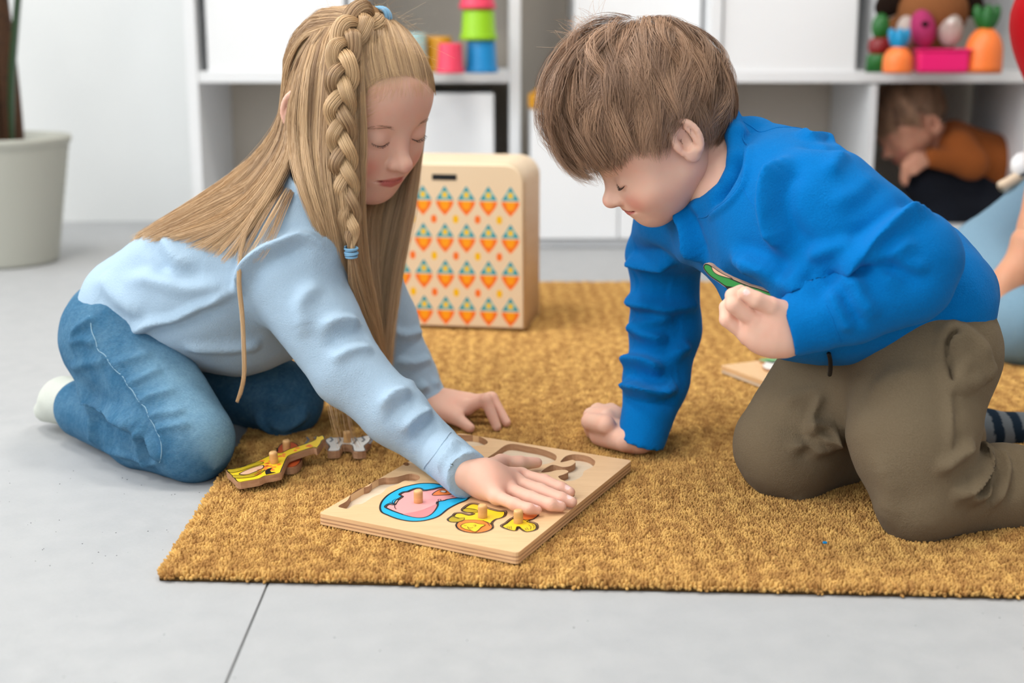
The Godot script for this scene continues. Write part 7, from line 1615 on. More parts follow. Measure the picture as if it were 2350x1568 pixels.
func build_carrot_box() -> void:
	var t := thing("wooden_box", "pale wooden box printed with rows of carrots, at the back of the rug", "box", Vector3(-0.075, 0.0105, -2.301))
	t.rotation.y = deg_to_rad(-10.0)
	var w := 0.262
	var h := 0.270
	var d := 0.16
	# body: front outline with rounded top corners, swept back, with a rounded front edge
	var outline := PackedVector2Array()
	var r := 0.034
	outline.append(Vector2(-w / 2, 0))
	outline.append(Vector2(w / 2, 0))
	for k in 9:
		var a := PI / 2 * k / 8
		outline.append(Vector2(w / 2 - r + r * cos(a), h - r + r * sin(a)))
	for k in 9:
		var a := PI / 2 + PI / 2 * k / 8
		outline.append(Vector2(-w / 2 + r + r * cos(a), h - r + r * sin(a)))
	var mb := MB.new()
	var layers := [[0.0, 0.006], [0.003, 0.0015], [0.008, 0.0], [d - 0.008, 0.0], [d - 0.003, 0.0015], [d, 0.006]]
	var m := outline.size()
	var mid := Vector2(0, h / 2)
	var base := mb.v.size()
	for q in layers:
		for k in m:
			var a := outline[(k - 1 + m) % m]
			var b := outline[(k + 1) % m]
			var tt := (b - a).normalized()
			var nn := Vector2(tt.y, -tt.x)
			var p: Vector2 = outline[k] - nn * q[1]
			var f := 1.0 if q[0] < 0.001 else (-1.0 if q[0] > d - 0.001 else 0.0)
			mb.vert(Vector3(p.x, p.y, d / 2 - q[0]), Vector3(nn.x, nn.y, f).normalized())
	for j in layers.size() - 1:
		for k in m:
			var a := base + j * m + k
			var b := base + j * m + (k + 1) % m
			mb.quad(b, a, a + m, b + m)
	part("body", mb.done(), M.box_wood, t)
	for s in [1, -1]:
		var face := MB.new()
		var ring := PackedVector2Array()
		for k in m:
			var a := outline[(k - 1 + m) % m]
			var b := outline[(k + 1) % m]
			var tt := (b - a).normalized()
			ring.append(outline[k] - Vector2(tt.y, -tt.x) * 0.006)
		var cut := Geometry2D.triangulate_polygon(ring)
		for p in ring:
			face.vert(Vector3(p.x, p.y, s * d / 2), Vector3(0, 0, s), Vector2((p.x + 0.125) / 0.25, 1.0 - p.y / 0.27))
		for k in range(0, cut.size(), 3):
			var a := ring[cut[k]]
			var flip: bool = (ring[cut[k + 1]] - a).cross(ring[cut[k + 2]] - a) * s < 0.0
			if flip:
				face.tri(cut[k], cut[k + 2], cut[k + 1])
			else:
				face.tri(cut[k], cut[k + 1], cut[k + 2])
		if s > 0:
			var pm := plain("carrot_print", Color(1, 1, 1), 0.5, 0.4)
			pm.albedo_texture = carrot_print()
			part("front_panel", face.done(), pm, t, "front panel printed with rows of orange and teal carrots")
		else:
			part("back_panel", face.done(), M.box_wood, t)
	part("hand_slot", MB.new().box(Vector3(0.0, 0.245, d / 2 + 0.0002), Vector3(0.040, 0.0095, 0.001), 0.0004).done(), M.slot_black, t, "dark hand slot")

# ---------------------------------------------------------------- peg puzzle
func peg_mesh() -> Mesh:
	var r := 0.0046
	return MB.new().lathe([Vector2(0, 0), Vector2(r, 0), Vector2(r, 0.0112), Vector2(r * 0.93, 0.0124), Vector2(r * 0.76, 0.0132), Vector2(r * 0.5, 0.0135), Vector2(0, 0.0136)], 20).done()

func v2(pts: Array, per := 3) -> PackedVector2Array:
	return smooth_loop(PackedVector2Array(pts), per)

func plate(outline: PackedVector2Array, holes: Array, y0: float, y1: float) -> Array:
	# a flat sheet with openings: strips of the outline less the openings; returns [sheet, opening walls]
	var mb := MB.new()
	var lo := outline[0]
	var hi := outline[0]
	for p in outline:
		lo = lo.min(p)
		hi = hi.max(p)
	var wide := 0.006
	var x := lo.x
	while x < hi.x:
		var strip := PackedVector2Array([Vector2(x, lo.y - 0.01), Vector2(x + wide, lo.y - 0.01), Vector2(x + wide, hi.y + 0.01), Vector2(x, hi.y + 0.01)])
		var left: Array = Geometry2D.intersect_polygons(strip, outline)
		for h in holes:
			var next := []
			for q in left:
				next.append_array(Geometry2D.clip_polygons(q, h))
			left = next
		for q in left:
			var cut := Geometry2D.triangulate_polygon(q)
			for y in [y0, y1]:
				var base := mb.v.size()
				var up := 1.0 if y == y1 else -1.0
				for p in q:
					mb.vert(Vector3(p.x, y, p.y), Vector3(0, up, 0), p)
				for k in range(0, cut.size(), 3):
					var turn: float = (q[cut[k + 1]] - q[cut[k]]).cross(q[cut[k + 2]] - q[cut[k]])
					if turn * up < 0.0:
						mb.tri(base + cut[k], base + cut[k + 1], base + cut[k + 2])
					else:
						mb.tri(base + cut[k], base + cut[k + 2], base + cut[k + 1])
		x += wide
	fence(mb, outline, y0, y1, true)
	var walls := []
	for h in holes:
		var w := MB.new()
		fence(w, h, y0, y1, false)
		walls.append(w.done())
	return [mb.done(), walls]

func fence(mb: MB, loop: PackedVector2Array, y0: float, y1: float, outward: bool) -> void:
	var area := 0.0
	for k in loop.size():
		area += loop[k].cross(loop[(k + 1) % loop.size()])
	for k in loop.size():
		var p := loop[k]
		var q := loop[(k + 1) % loop.size()]
		if (area > 0.0) == outward:
			mb.flat_quad(Vector3(q.x, y0, q.y), Vector3(p.x, y0, p.y), Vector3(p.x, y1, p.y), Vector3(q.x, y1, q.y))
		else:
			mb.flat_quad(Vector3(p.x, y0, p.y), Vector3(q.x, y0, q.y), Vector3(q.x, y1, q.y), Vector3(p.x, y1, p.y))

func grown(pts: PackedVector2Array, by: float) -> PackedVector2Array:
	var r := Geometry2D.offset_polygon(pts, by)
	return r[0] if r.size() else pts

func puzzle_piece(label: String, at: Vector3, outline: Array, y0: float, thick: float, m: Material, peg_at: Vector2, per := 3) -> Node3D:
	var t := thing("puzzle_piece", label, "puzzle piece", at, "")
	var pts := v2(outline, per)
	part("wooden_body", MB.new().prism(pts, y0, y0 + thick).done(), M.plywood_edge, t)
	part("printed_face", MB.new().prism(grown(pts, -0.0003), y0 + thick, y0 + thick + 0.0002).done(), m, t)
	part("printed_outline", MB.new().line(grown(pts, -0.0008), 0.0011, y0 + thick + 0.0003, Transform3D(), true).done(), M.ink_black, t)
	var p := part("peg", peg_mesh(), M.peg_wood, t)
	p.position = Vector3(peg_at.x, y0 + thick, peg_at.y)
	return t

func patch(t: Node3D, pts: Array, y: float, m: Material, called := "printed_patch", edge := 0.0009, per := 3) -> void:
	var q := v2(pts, per)
	var f := part(called, MB.new().prism(q, y, y + 0.0001).done(), m, t)
	if edge > 0.0:
		part("printed_outline", MB.new().line(q, edge, y + 0.0003, Transform3D(), true).done(), M.ink_black, f)

func strokes(t: Node3D, lines: Array, width: float, y: float) -> void:
	for q in lines:
		part("printed_line", MB.new().line(PackedVector2Array(q), width, y).done(), M.ink_black, t)

func build_puzzle() -> void:
	var y0 := 0.0095
	var y1 := 0.0130
	var y2 := 0.0205
	var t := thing("puzzle_board", "birch plywood peg puzzle board under the girl's hand", "puzzle", BOARD_AT)
	var corner := PackedVector2Array(BOARD)
	# slightly rounded corners
	var shape := PackedVector2Array()
	for k in 4:
		var a := corner[k]
		var b := (corner[(k + 3) % 4] - a).normalized()
		var d := (corner[(k + 1) % 4] - a).normalized()
		for s in 4:
			var f := s / 3.0
			shape.append(a + (b * (1 - f) * (1 - f) + d * f * f) * 0.005)
	part("base_plate", MB.new().prism(shape, y0, y1).done(), M.birch_pale, t)
	var holes := []
	for r in [RECESS_LONG, RECESS_BIG, RECESS_TOP, RECESS_HOOK, RECESS_SMALL]:
		holes.append(v2(r, 3))
	for r in [P_HIPPO, P_LION, P_BIRD, P_GREEN]:
		holes.append(grown(v2(r, 3), 0.0007))
	var made := plate(shape, holes, y1, y2)
	part("top_plate", made[0], M.birch_top, t)
	for w in made[1]:
		part("slot_wall", w, M.plywood_edge, t)
	# ply layers showing on the rim
	var bands := [[y0, y0 + 0.0022, M.birch_top], [y0 + 0.0022, y0 + 0.0036, M.plywood_edge], [y0 + 0.0036, y0 + 0.0058, M.birch_top], [y0 + 0.0058, y0 + 0.0072, M.plywood_edge]]
	for k in bands:
		var ring := MB.new()
		fence(ring, grown(shape, 0.00012), k[0], k[1], true)
		part("ply_layer", ring.done(), k[2], t)
	# printed blue pool round the hippo slot, as a ring with the slot left open
	var pool := v2(P_BLUE, 3)
	var slot := grown(v2(P_HIPPO, 3), 0.0007)
	part("printed_pool", plate(pool, [slot], y2 + 0.00004, y2 + 0.0002)[0], M.ink_blue, t, "printed blue pool round the hippo slot")
	part("printed_outline", MB.new().line(pool, 0.0019, y2 + 0.0004, Transform3D(), true).done(), M.ink_black, t)
	for r in [P_HIPPO, P_LION, P_BIRD]:
		part("printed_outline", MB.new().line(grown(v2(r, 3), 0.0012), 0.0009, y2 + 0.0005, Transform3D(), true).done(), M.ink_black, t)
	var yb := y1 + 0.0001
	var th := y2 - yb - 0.0004
	var h := puzzle_piece("pink hippo puzzle piece in its blue rimmed slot", BOARD_AT, P_HIPPO, yb, th, M.ink_pink, PEG_HIPPO)
	var yt := yb + th + 0.0003
	patch(h, P_HIPPO_BELLY, yt, M.ink_pink_deep, "printed_belly", 0.0)
	patch(h, P_HIPPO_EAR, yt, M.ink_orange, "printed_ear")
	patch(h, P_HIPPO_EYE, yt + 0.0003, M.ink_white, "printed_eye", 0.0006)
	patch(h, P_HIPPO_TOE, yt, M.ink_flesh, "printed_toe")
	strokes(h, HIPPO_LINES, 0.0008, yt + 0.0005)
	var l := puzzle_piece("yellow lion puzzle piece with orange mane set in the board", BOARD_AT, P_LION, yb, th, M.ink_yellow, PEG_LION)
	patch(l, P_LION_PAW, yt, M.ink_olive, "printed_paw", 0.0006)
	patch(l, P_LION_LEG, yt, M.ink_olive, "printed_leg", 0.0006)
	patch(l, P_LION_MANE, yt, M.ink_orange, "printed_mane", 0.0007)
	patch(l, P_LION_FACE, yt + 0.0003, M.ink_yellow, "printed_face_patch", 0.0007)
	strokes(l, LION_LINES, 0.0006, yt + 0.0007)
	var b := puzzle_piece("yellow and orange bird puzzle piece by the girl's little finger", BOARD_AT, P_BIRD, yb, th, M.ink_yellow, PEG_BIRD)
	patch(b, P_BIRD_BACK, yt, M.ink_orange, "printed_back", 0.0007)
	strokes(b, BIRD_LINES, 0.0005, yt + 0.0006)
	var gpiece := thing("puzzle_piece", "green puzzle piece lying under the girl's fingers", "puzzle piece", BOARD_AT)
	var gp := v2(P_GREEN, 3)
	part("wooden_body", MB.new().prism(gp, yb, yb + th).done(), M.plywood_edge, gpiece)
	part("printed_face", MB.new().prism(grown(gp, -0.0003), yb + th, yb + th + 0.0002).done(), M.ink_green_pale, gpiece)
	part("printed_outline", MB.new().line(grown(gp, -0.0006), 0.0011, yb + th + 0.0003, Transform3D(), true).done(), M.ink_black, gpiece)
	# the second board, further back behind the boy's knee
	var s := thing("puzzle_board", "second plywood puzzle board on the rug behind the boy's knee", "puzzle", BOARD2_CORNER)
	s.rotation.y = -1.13
	part("base_plate", MB.new().box(Vector3(0.145, 0.0115, -0.11), Vector3(0.29, 0.004, 0.22), 0.001).done(), M.birch_pale, s)
	part("top_plate", MB.new().box(Vector3(0.145, 0.0173, -0.11), Vector3(0.29, 0.0075, 0.22), 0.001).done(), M.birch_top, s)
	var kinds := [[Vector2(0.055, -0.055), M.ink_white, "grey and white puzzle piece on the second board"], [Vector2(0.03, -0.075), M.ink_green_pale, "pale green puzzle piece on the second board"], [Vector2(0.10, -0.065), M.ink_red, "red puzzle piece on the second board"]]
	for q in kinds:
		var pts := []
		for j in 9:
			var a := TAU * j / 9
			pts.append(Vector2(cos(a) * 0.028, sin(a) * 0.017) * (1.0 + 0.28 * sin(a * 3.0 + q[0].x * 60.0)))
		var o := thing("puzzle_piece", q[2], "puzzle piece", s.transform * Vector3(q[0].x, 0.0, q[0].y))
		o.rotation.y = -1.13
		var w := v2(pts, 3)
		part("wooden_body", MB.new().prism(w, 0.0212, 0.0252).done(), M.plywood_edge, o)
		part("printed_face", MB.new().prism(w, 0.0252, 0.0254).done(), q[1], o)
		part("printed_patch", MB.new().prism(Transform2D(0.4, Vector2(0.5, 0.5), 0.0, Vector2(0.008, 0.0)) * w, 0.0254, 0.0256).done(), M.ink_grey, o)

func build_loose_pieces() -> void:
	# tiger lies flat; the giraffe leans on it
	var tg := puzzle_piece("rust orange striped puzzle piece lying under the giraffe piece", TIGER_AT, TIGER, 0.0100, 0.0080, M.ink_rust, TIGER_PEG)
	for k in 5:
		var x := -0.018 + k * 0.009
		part("printed_stripe", MB.new().line(PackedVector2Array([Vector2(x, -0.02), Vector2(x + 0.003, -0.010), Vector2(x - 0.001, 0.0)]), 0.0016, 0.0184).done(), M.ink_black, tg)
	var g := puzzle_piece("yellow giraffe puzzle piece leaning on the rust orange piece", GIRAFFE_AT, GIRAFFE, 0.0, 0.0075, M.ink_yellow, GIRAFFE_PEG)
	g.position.y = 0.0195
	g.rotation = Vector3(0.05, 0, 0.085)
	patch(g, GIRAFFE_LEG1, 0.0079, M.ink_olive, "printed_leg", 0.0008)
	patch(g, GIRAFFE_GAP, 0.0079, M.ink_flesh, "printed_gap", 0.0012)
	patch(g, GIRAFFE_LEG2, 0.0079, M.ink_olive, "printed_leg", 0.0008)
	patch(g, GIRAFFE_TAIL, 0.0082, M.ink_black, "printed_tail", 0.0)
	var rng := RandomNumberGenerator.new()
	rng.seed = 31
	var outline := grown(v2(GIRAFFE, 3), -0.004)
	var made := 0
	for k in 900:
		var p := Vector2(rng.randf_range(-0.1, 0.12), rng.randf_range(-0.08, 0.05))
		if made < 30 and p.x > -0.025 and Geometry2D.is_point_in_polygon(p, outline) and (p - GIRAFFE_PEG).length() > 0.007:
			var w := PackedVector2Array()
			for s in 7:
				w.append(p + Vector2.from_angle(TAU * s / 7) * rng.randf_range(0.0018, 0.0034))
			part("printed_spot", MB.new().prism(w, 0.0077, 0.0080).done(), M.ink_orange, g)
			made += 1
	var z := puzzle_piece("white zebra puzzle piece with grey stripes behind the girl's sleeve", ZEBRA_AT, ZEBRA, 0.0105, 0.0085, M.ink_white, ZEBRA_PEG)
	for k in 12:
		var x := -0.052 + k * 0.0092
		part("printed_stripe", MB.new().line(PackedVector2Array([Vector2(x, -0.024), Vector2(x + 0.004, -0.012), Vector2(x + 0.002, 0.004 if k % 2 == 0 else -0.004)]), 0.0026, 0.0194).done(), M.ink_grey, z)

func build_crumbs() -> void:
	var c := thing("blue_crumb", "tiny blue crumb lying on the rug in front of the boy", "crumb", Vector3(0.305, 0.0100, -1.238))
	part("flake", MB.new().box(Vector3(0, 0.0012, 0), Vector3(0.0042, 0.0022, 0.0032), 0.0008).done(), M.toy_blue, c)
	var rng := RandomNumberGenerator.new()
	rng.seed = 4
	var mm := MultiMesh.new()
	mm.transform_format = MultiMesh.TRANSFORM_3D
	mm.mesh = MB.new().box(Vector3(0, 0.15, 0), Vector3(1, 0.3, 0.8), 0.2).done()
	mm.instance_count = 90
	for k in 90:
		var p := Vector3(rng.randf_range(-0.62, -0.32), 0.0, rng.randf_range(-1.5, -1.2)) if k < 60 else Vector3(rng.randf_range(-0.5, 0.5), 0.0, rng.randf_range(-1.1, -0.9))
		var s := rng.randf_range(0.0005, 0.0013)
		mm.set_instance_transform(k, Transform3D(Basis(Vector3.UP, rng.randf() * TAU).scaled(Vector3.ONE * s), p))
	var o := MultiMeshInstance3D.new()
	o.name = "floor_crumbs"
	o.multimesh = mm
	o.material_override = M.crumb_dark
	o.set_meta("kind", "stuff")
	tag(o, "dark specks of dirt scattered on the grey floor", "crumbs")
	add_child(o)

# ---------------------------------------------------------------- bodies: smooth distance fields meshed as surface nets
# a shape is a list of [kind, blend, numbers ...]: 0 tapered capsule (a, b, ra, rb), 1 ellipsoid (centre, radii, basis), 2 flattened capsule (a, b, ra, rb, thin direction, flatness); +10 carves it away
class Field:
	var kind := PackedInt32Array()
	var carve := PackedByteArray()
	var blend := PackedFloat32Array()
	var a := PackedVector3Array()
	var b := PackedVector3Array()
	var ra := PackedFloat32Array()
	var rb := PackedFloat32Array()
	var turn: Array[Basis] = []
	var thin := PackedVector3Array()
	var flat := PackedFloat32Array()
	var all := PackedInt32Array()
	func _init(list: Array) -> void:
		for q in list:
			var k: int = q[0]
			carve.append(1 if k >= 10 else 0)
			k = k % 10
			kind.append(k)
			blend.append(q[1])
			var from := Vector3(q[2], q[3], q[4])
			var e := Vector3(q[5], q[6], q[7])
			a.append(from)
			var turned := Basis()
			var n := Vector3.UP
			var fl := 1.0
			if k == 1:
				ra.append(0.0)
				rb.append(0.0)
				turned = Basis(Vector3(q[8], q[9], q[10]), Vector3(q[11], q[12], q[13]), Vector3(q[14], q[15], q[16])).transposed()
			else:
				ra.append(q[8])
				rb.append(q[9])
				if k == 2:
					n = Vector3(q[10], q[11], q[12]).normalized()
					fl = q[13]
					e = e + n * ((e - from).dot(n) * (1.0 / fl - 1.0))
			b.append(e)
			turn.append(turned)
			thin.append(n)
			flat.append(fl)
			all.append(all.size())
	func one(i: int, p: Vector3) -> float:
		var k := kind[i]
		if k == 1:
			var q: Vector3 = turn[i] * (p - a[i])
			var r := b[i]
			var k0 := (q / r).length()
			var k1 := (q / (r * r)).length()
			return k0 * (k0 - 1.0) / maxf(k1, 0.0001)
		if k == 2:
			p = p + thin[i] * ((p - a[i]).dot(thin[i]) * (1.0 / flat[i] - 1.0))
		var pa := p - a[i]
		var ba := b[i] - a[i]
		var t := clampf(pa.dot(ba) / maxf(ba.dot(ba), 0.0000001), 0.0, 1.0)
		return ((pa - ba * t).length() - lerpf(ra[i], rb[i], t)) * flat[i]
	func at(p: Vector3, list: PackedInt32Array) -> float:
		var d := 1.0
		for i in list:
			var e := one(i, p)
			var k := blend[i]
			if carve[i]:
				e = -e
				var h := maxf(k - absf(d - e), 0.0)
				d = maxf(d, e) + h * h * 0.25 / k
			else:
				var h := maxf(k - absf(d - e), 0.0)
				d = minf(d, e) - h * h * 0.25 / k
		return d
	func bounds() -> AABB:
		var box := AABB()
		var first := true
		for i in all:
			if carve[i]:
				continue
			var lo: Vector3
			var hi: Vector3
			if kind[i] == 1:
				var r := maxf(b[i].x, maxf(b[i].y, b[i].z))
				lo = a[i] - Vector3.ONE * r
				hi = a[i] + Vector3.ONE * r
			else:
				var r := maxf(ra[i], rb[i])
				lo = a[i].min(b[i]) - Vector3.ONE * r
				hi = a[i].max(b[i]) + Vector3.ONE * r
			var bx := AABB(lo, hi - lo)
			box = bx if first else box.merge(bx)
			first = false
		return box.grow(0.012)

class Pelt:
	var v := PackedVector3Array()
	var n := PackedVector3Array()
	var i := PackedInt32Array()
	var c := PackedColorArray()
	var uv := PackedVector2Array()
	func normals() -> void:
		n.resize(v.size())
		n.fill(Vector3.ZERO)
		for t in range(0, i.size(), 3):
			var a := i[t]
			var b := i[t + 1]
			var d := i[t + 2]
			var f := (v[d] - v[a]).cross(v[b] - v[a])
			n[a] += f
			n[b] += f
			n[d] += f
		for k in n.size():
			n[k] = n[k].normalized()
	func join(o: Pelt) -> void:
		var base := v.size()
		v.append_array(o.v)
		n.append_array(o.n)
		c.append_array(o.c)
		for k in o.i:
			i.append(k + base)
	func paint(colour: Color) -> Pelt:
		c.resize(v.size())
		c.fill(colour)
		return self
	func done(origin := Vector3.ZERO) -> ArrayMesh:
		var arr := []
		arr.resize(Mesh.ARRAY_MAX)
		if origin != Vector3.ZERO:
			for k in v.size():
				v[k] -= origin
		arr[Mesh.ARRAY_VERTEX] = v
		arr[Mesh.ARRAY_NORMAL] = n
		if c.size() == v.size():
			arr[Mesh.ARRAY_COLOR] = c
		arr[Mesh.ARRAY_INDEX] = i
		var m := ArrayMesh.new()
		m.add_surface_from_arrays(Mesh.PRIMITIVE_TRIANGLES, arr)
		return m

var jobs := []
var meshed := []

func start_job(list: Array, cell: float) -> int:
	jobs.append([list, cell])
	return jobs.size() - 1

func run_job(k: int) -> void:
	meshed[k] = net(jobs[k][0], jobs[k][1])

func run_jobs() -> void:
	meshed.resize(jobs.size())
	var g := WorkerThreadPool.add_group_task(run_job, jobs.size(), -1, true)
	WorkerThreadPool.wait_for_group_task_completion(g)

func net(list: Array, cell: float, keep := AABB()) -> Pelt:
	var f := Field.new(list)
	var box := f.bounds()
	if keep.size.length() > 0.0:
		box = box.intersection(keep)
	var bl := 5
	var nb := Vector3i(int(ceil(box.size.x / (cell * bl))), int(ceil(box.size.y / (cell * bl))), int(ceil(box.size.z / (cell * bl))))
	var nx := nb.x * bl + 1
	var ny := nb.y * bl + 1
	var nz := nb.z * bl + 1
	var val := PackedFloat32Array()
	val.resize(nx * ny * nz)
	val.fill(9.0)
	var id := PackedInt32Array()
	id.resize(nx * ny * nz)
	id.fill(-1)
	var out := Pelt.new()
	var o := box.position
	var half := cell * bl * 0.5
	var rad := half * 1.7320508
	var used: Array[Vector3i] = []
	for bz in nb.z:
		for by in nb.y:
			for bx in nb.x:
				var mid := o + Vector3(bx, by, bz) * (cell * bl) + Vector3.ONE * half
				var best := 1.0
				var ds := PackedFloat32Array()
				for i in f.all:
					var d := f.one(i, mid)
					ds.append(d)
					if not f.carve[i]:
						best = minf(best, d)
				if best > rad * 1.25 + 0.02 or best < -rad * 6.0 - 0.02:
					continue
				var list2 := PackedInt32Array()
				for i in f.all:
					if f.carve[i]:
						if ds[i] < rad * 1.3 + f.blend[i]:
							list2.append(i)
					elif ds[i] < best + rad * 2.1 + f.blend[i]:
						list2.append(i)
				var here := f.at(mid, list2)
				if absf(here) > rad * 1.45:
					continue
				used.append(Vector3i(bx, by, bz))
				var cnt2 := list2.size()
				var lk := PackedInt32Array()
				var lb := PackedFloat32Array()
				var la := PackedVector3Array()
				var lba := PackedVector3Array()
				var li := PackedFloat32Array()
				var lra := PackedFloat32Array()
				var lrd := PackedFloat32Array()
				for i in list2:
					lk.append(f.kind[i] + (10 if f.carve[i] else 0))
					lb.append(f.blend[i])
					la.append(f.a[i])
					var bai := f.b[i] - f.a[i]
					if f.kind[i] == 1:
						lba.append(f.b[i])
						li.append(0.0)
					else:
						lba.append(bai)
						li.append(1.0 / maxf(bai.length_squared(), 0.0000001))
					lra.append(f.ra[i])
					lrd.append(f.rb[i] - f.ra[i])
				for z in range(bz * bl, bz * bl + bl + 1):
					for y in range(by * bl, by * bl + bl + 1):
						var row := (z * ny + y) * nx
						for x in range(bx * bl, bx * bl + bl + 1):
							if val[row + x] < 8.0:
								continue
							var p := o + Vector3(x, y, z) * cell
							var d := 1.0
							for j in cnt2:
								var kk := lk[j]
								var e: float
								if kk == 0:
									var pa := p - la[j]
									var ba := lba[j]
									var t := clampf(pa.dot(ba) * li[j], 0.0, 1.0)
									e = (pa - ba * t).length() - lra[j] - lrd[j] * t
								elif kk % 10 == 1:
									var q: Vector3 = f.turn[list2[j]] * (p - la[j])
									var r := lba[j]
									q = q / r
									var k0 := q.length()
									e = k0 * (k0 - 1.0) / maxf((q / r).length(), 0.0001)
								else:
									e = f.one(list2[j], p)
								var k := lb[j]
								if kk >= 10:
									e = -e
									var h := k - absf(d - e)
									d = maxf(d, e)
									if h > 0.0:
										d += h * h * 0.25 / k
								else:
									var h := k - absf(d - e)
									d = minf(d, e)
									if h > 0.0:
										d -= h * h * 0.25 / k
							val[row + x] = d
	var sxy := nx * ny
	for q in used:
		for z in range(q.z * bl, q.z * bl + bl):
			for y in range(q.y * bl, q.y * bl + bl):
				for x in range(q.x * bl, q.x * bl + bl):
					var k := z * sxy + y * nx + x
					var v0 := val[k]
					var v1 := val[k + 1]
					var v2 := val[k + nx]
					var v3 := val[k + nx + 1]
					var v4 := val[k + sxy]
					var v5 := val[k + sxy + 1]
					var v6 := val[k + sxy + nx]
					var v7 := val[k + sxy + nx + 1]
					var m := int(v0 < 0.0) + int(v1 < 0.0) + int(v2 < 0.0) + int(v3 < 0.0) + int(v4 < 0.0) + int(v5 < 0.0) + int(v6 < 0.0) + int(v7 < 0.0)
					if m == 0 or m == 8:
						continue
					var s := Vector3.ZERO
					var cnt := 0
					if (v0 < 0.0) != (v1 < 0.0):
						s += Vector3(v0 / (v0 - v1), 0, 0)
						cnt += 1
					if (v2 < 0.0) != (v3 < 0.0):
						s += Vector3(v2 / (v2 - v3), 1, 0)
						cnt += 1
					if (v4 < 0.0) != (v5 < 0.0):
						s += Vector3(v4 / (v4 - v5), 0, 1)
						cnt += 1
					if (v6 < 0.0) != (v7 < 0.0):
						s += Vector3(v6 / (v6 - v7), 1, 1)
						cnt += 1
					if (v0 < 0.0) != (v2 < 0.0):
						s += Vector3(0, v0 / (v0 - v2), 0)
						cnt += 1
					if (v1 < 0.0) != (v3 < 0.0):
						s += Vector3(1, v1 / (v1 - v3), 0)
						cnt += 1
					if (v4 < 0.0) != (v6 < 0.0):
						s += Vector3(0, v4 / (v4 - v6), 1)
						cnt += 1
					if (v5 < 0.0) != (v7 < 0.0):
						s += Vector3(1, v5 / (v5 - v7), 1)
						cnt += 1
					if (v0 < 0.0) != (v4 < 0.0):
						s += Vector3(0, 0, v0 / (v0 - v4))
						cnt += 1
					if (v1 < 0.0) != (v5 < 0.0):
						s += Vector3(1, 0, v1 / (v1 - v5))
						cnt += 1
					if (v2 < 0.0) != (v6 < 0.0):
						s += Vector3(0, 1, v2 / (v2 - v6))
						cnt += 1
					if (v3 < 0.0) != (v7 < 0.0):
						s += Vector3(1, 1, v3 / (v3 - v7))
						cnt += 1
					id[k] = out.v.size()
					out.v.append(o + (Vector3(x, y, z) + s / cnt) * cell)
	for q in used:
		for z in range(q.z * bl, q.z * bl + bl):
			for y in range(q.y * bl, q.y * bl + bl):
				for x in range(q.x * bl, q.x * bl + bl):
					var k := z * sxy + y * nx + x
					if id[k] < 0 or x == 0 or y == 0 or z == 0:
						continue
					var in0 := val[k] < 0.0
					if in0 != (val[k + 1] < 0.0):
						face(out.i, id, k, k - nx, k - nx - sxy, k - sxy, not in0)
					if in0 != (val[k + nx] < 0.0):
						face(out.i, id, k, k - sxy, k - sxy - 1, k - 1, not in0)
					if in0 != (val[k + sxy] < 0.0):
						face(out.i, id, k, k - 1, k - 1 - nx, k - nx, not in0)
	out.normals()
	return out

func face(to: PackedInt32Array, id: PackedInt32Array, a: int, b: int, c: int, d: int, flip: bool) -> void:
	var i := id[a]
	var j := id[b]
	var k := id[c]
	var l := id[d]
	if i < 0 or j < 0 or k < 0 or l < 0:
		return
	if flip:
		to.append_array(PackedInt32Array([i, k, j, i, l, k]))
	else:
		to.append_array(PackedInt32Array([i, j, k, i, k, l]))

func points(q: Array, from := 0) -> Array:
	var out := []
	for k in range(from, q.size(), 3):
		out.append(Vector3(q[k], q[k + 1], q[k + 2]))
	return out

# cloth folds: each is [height, width, x, y, z, x, y, z ...]; points lie on the cloth, height raises (+) or sinks (-) it
func fold(s: Pelt, folds: Array, sink := 1.0, rise := 1.0) -> void:
	var g := 0.02
	var hash := {}
	for k in s.v.size():
		var key := Vector3i((s.v[k] / g).floor())
		if not hash.has(key):
			hash[key] = PackedInt32Array()
		hash[key].append(k)
	var push := PackedFloat32Array()
	push.resize(s.v.size())
	for q in folds:
		var h: float = q[0] * (sink if q[0] < 0.0 else rise)
		var w: float = q[1]
		var pts := smooth_path(points(q, 2), 4)
		var near := {}
		var reach := w * 2.4
		var m := pts.size()
		for t in m - 1:
			var a := pts[t]
			var b := pts[t + 1]
			var lo := Vector3i(((a.min(b) - Vector3.ONE * reach) / g).floor())
			var hi := Vector3i(((a.max(b) + Vector3.ONE * reach) / g).floor())
			var ba := b - a
			var bb := maxf(ba.length_squared(), 0.0000001)
			for z in range(lo.z, hi.z + 1):
				for y in range(lo.y, hi.y + 1):
					for x in range(lo.x, hi.x + 1):
						var key := Vector3i(x, y, z)
						if hash.has(key):
							for k in hash[key]:
								var f := clampf((s.v[k] - a).dot(ba) / bb, 0.0, 1.0)
								var d := (s.v[k] - a - ba * f).length() / w
								if d < 2.4:
									var along := (t + f) / (m - 1)
									var fade := minf(1.0, minf(along, 1.0 - along) * 5.0 + 0.15)
									var e := exp(-d * d) * fade
									if e > near.get(k, 0.0):
										near[k] = e
		for k in near:
			push[k] += near[k] * h
	for k in s.v.size():
		s.v[k] += s.n[k] * push[k]
	s.normals()

func ripple(s: Pelt, amount: float, freq: float, seed_no: int, stretch := Vector3.ONE) -> void:
	var f := FastNoiseLite.new()
	f.seed = seed_no
	f.frequency = freq
	f.fractal_octaves = 3
	for k in s.v.size():
		var p := s.v[k] * stretch
		s.v[k] += s.n[k] * amount * f.get_noise_3d(p.x, p.y, p.z)
	s.normals()

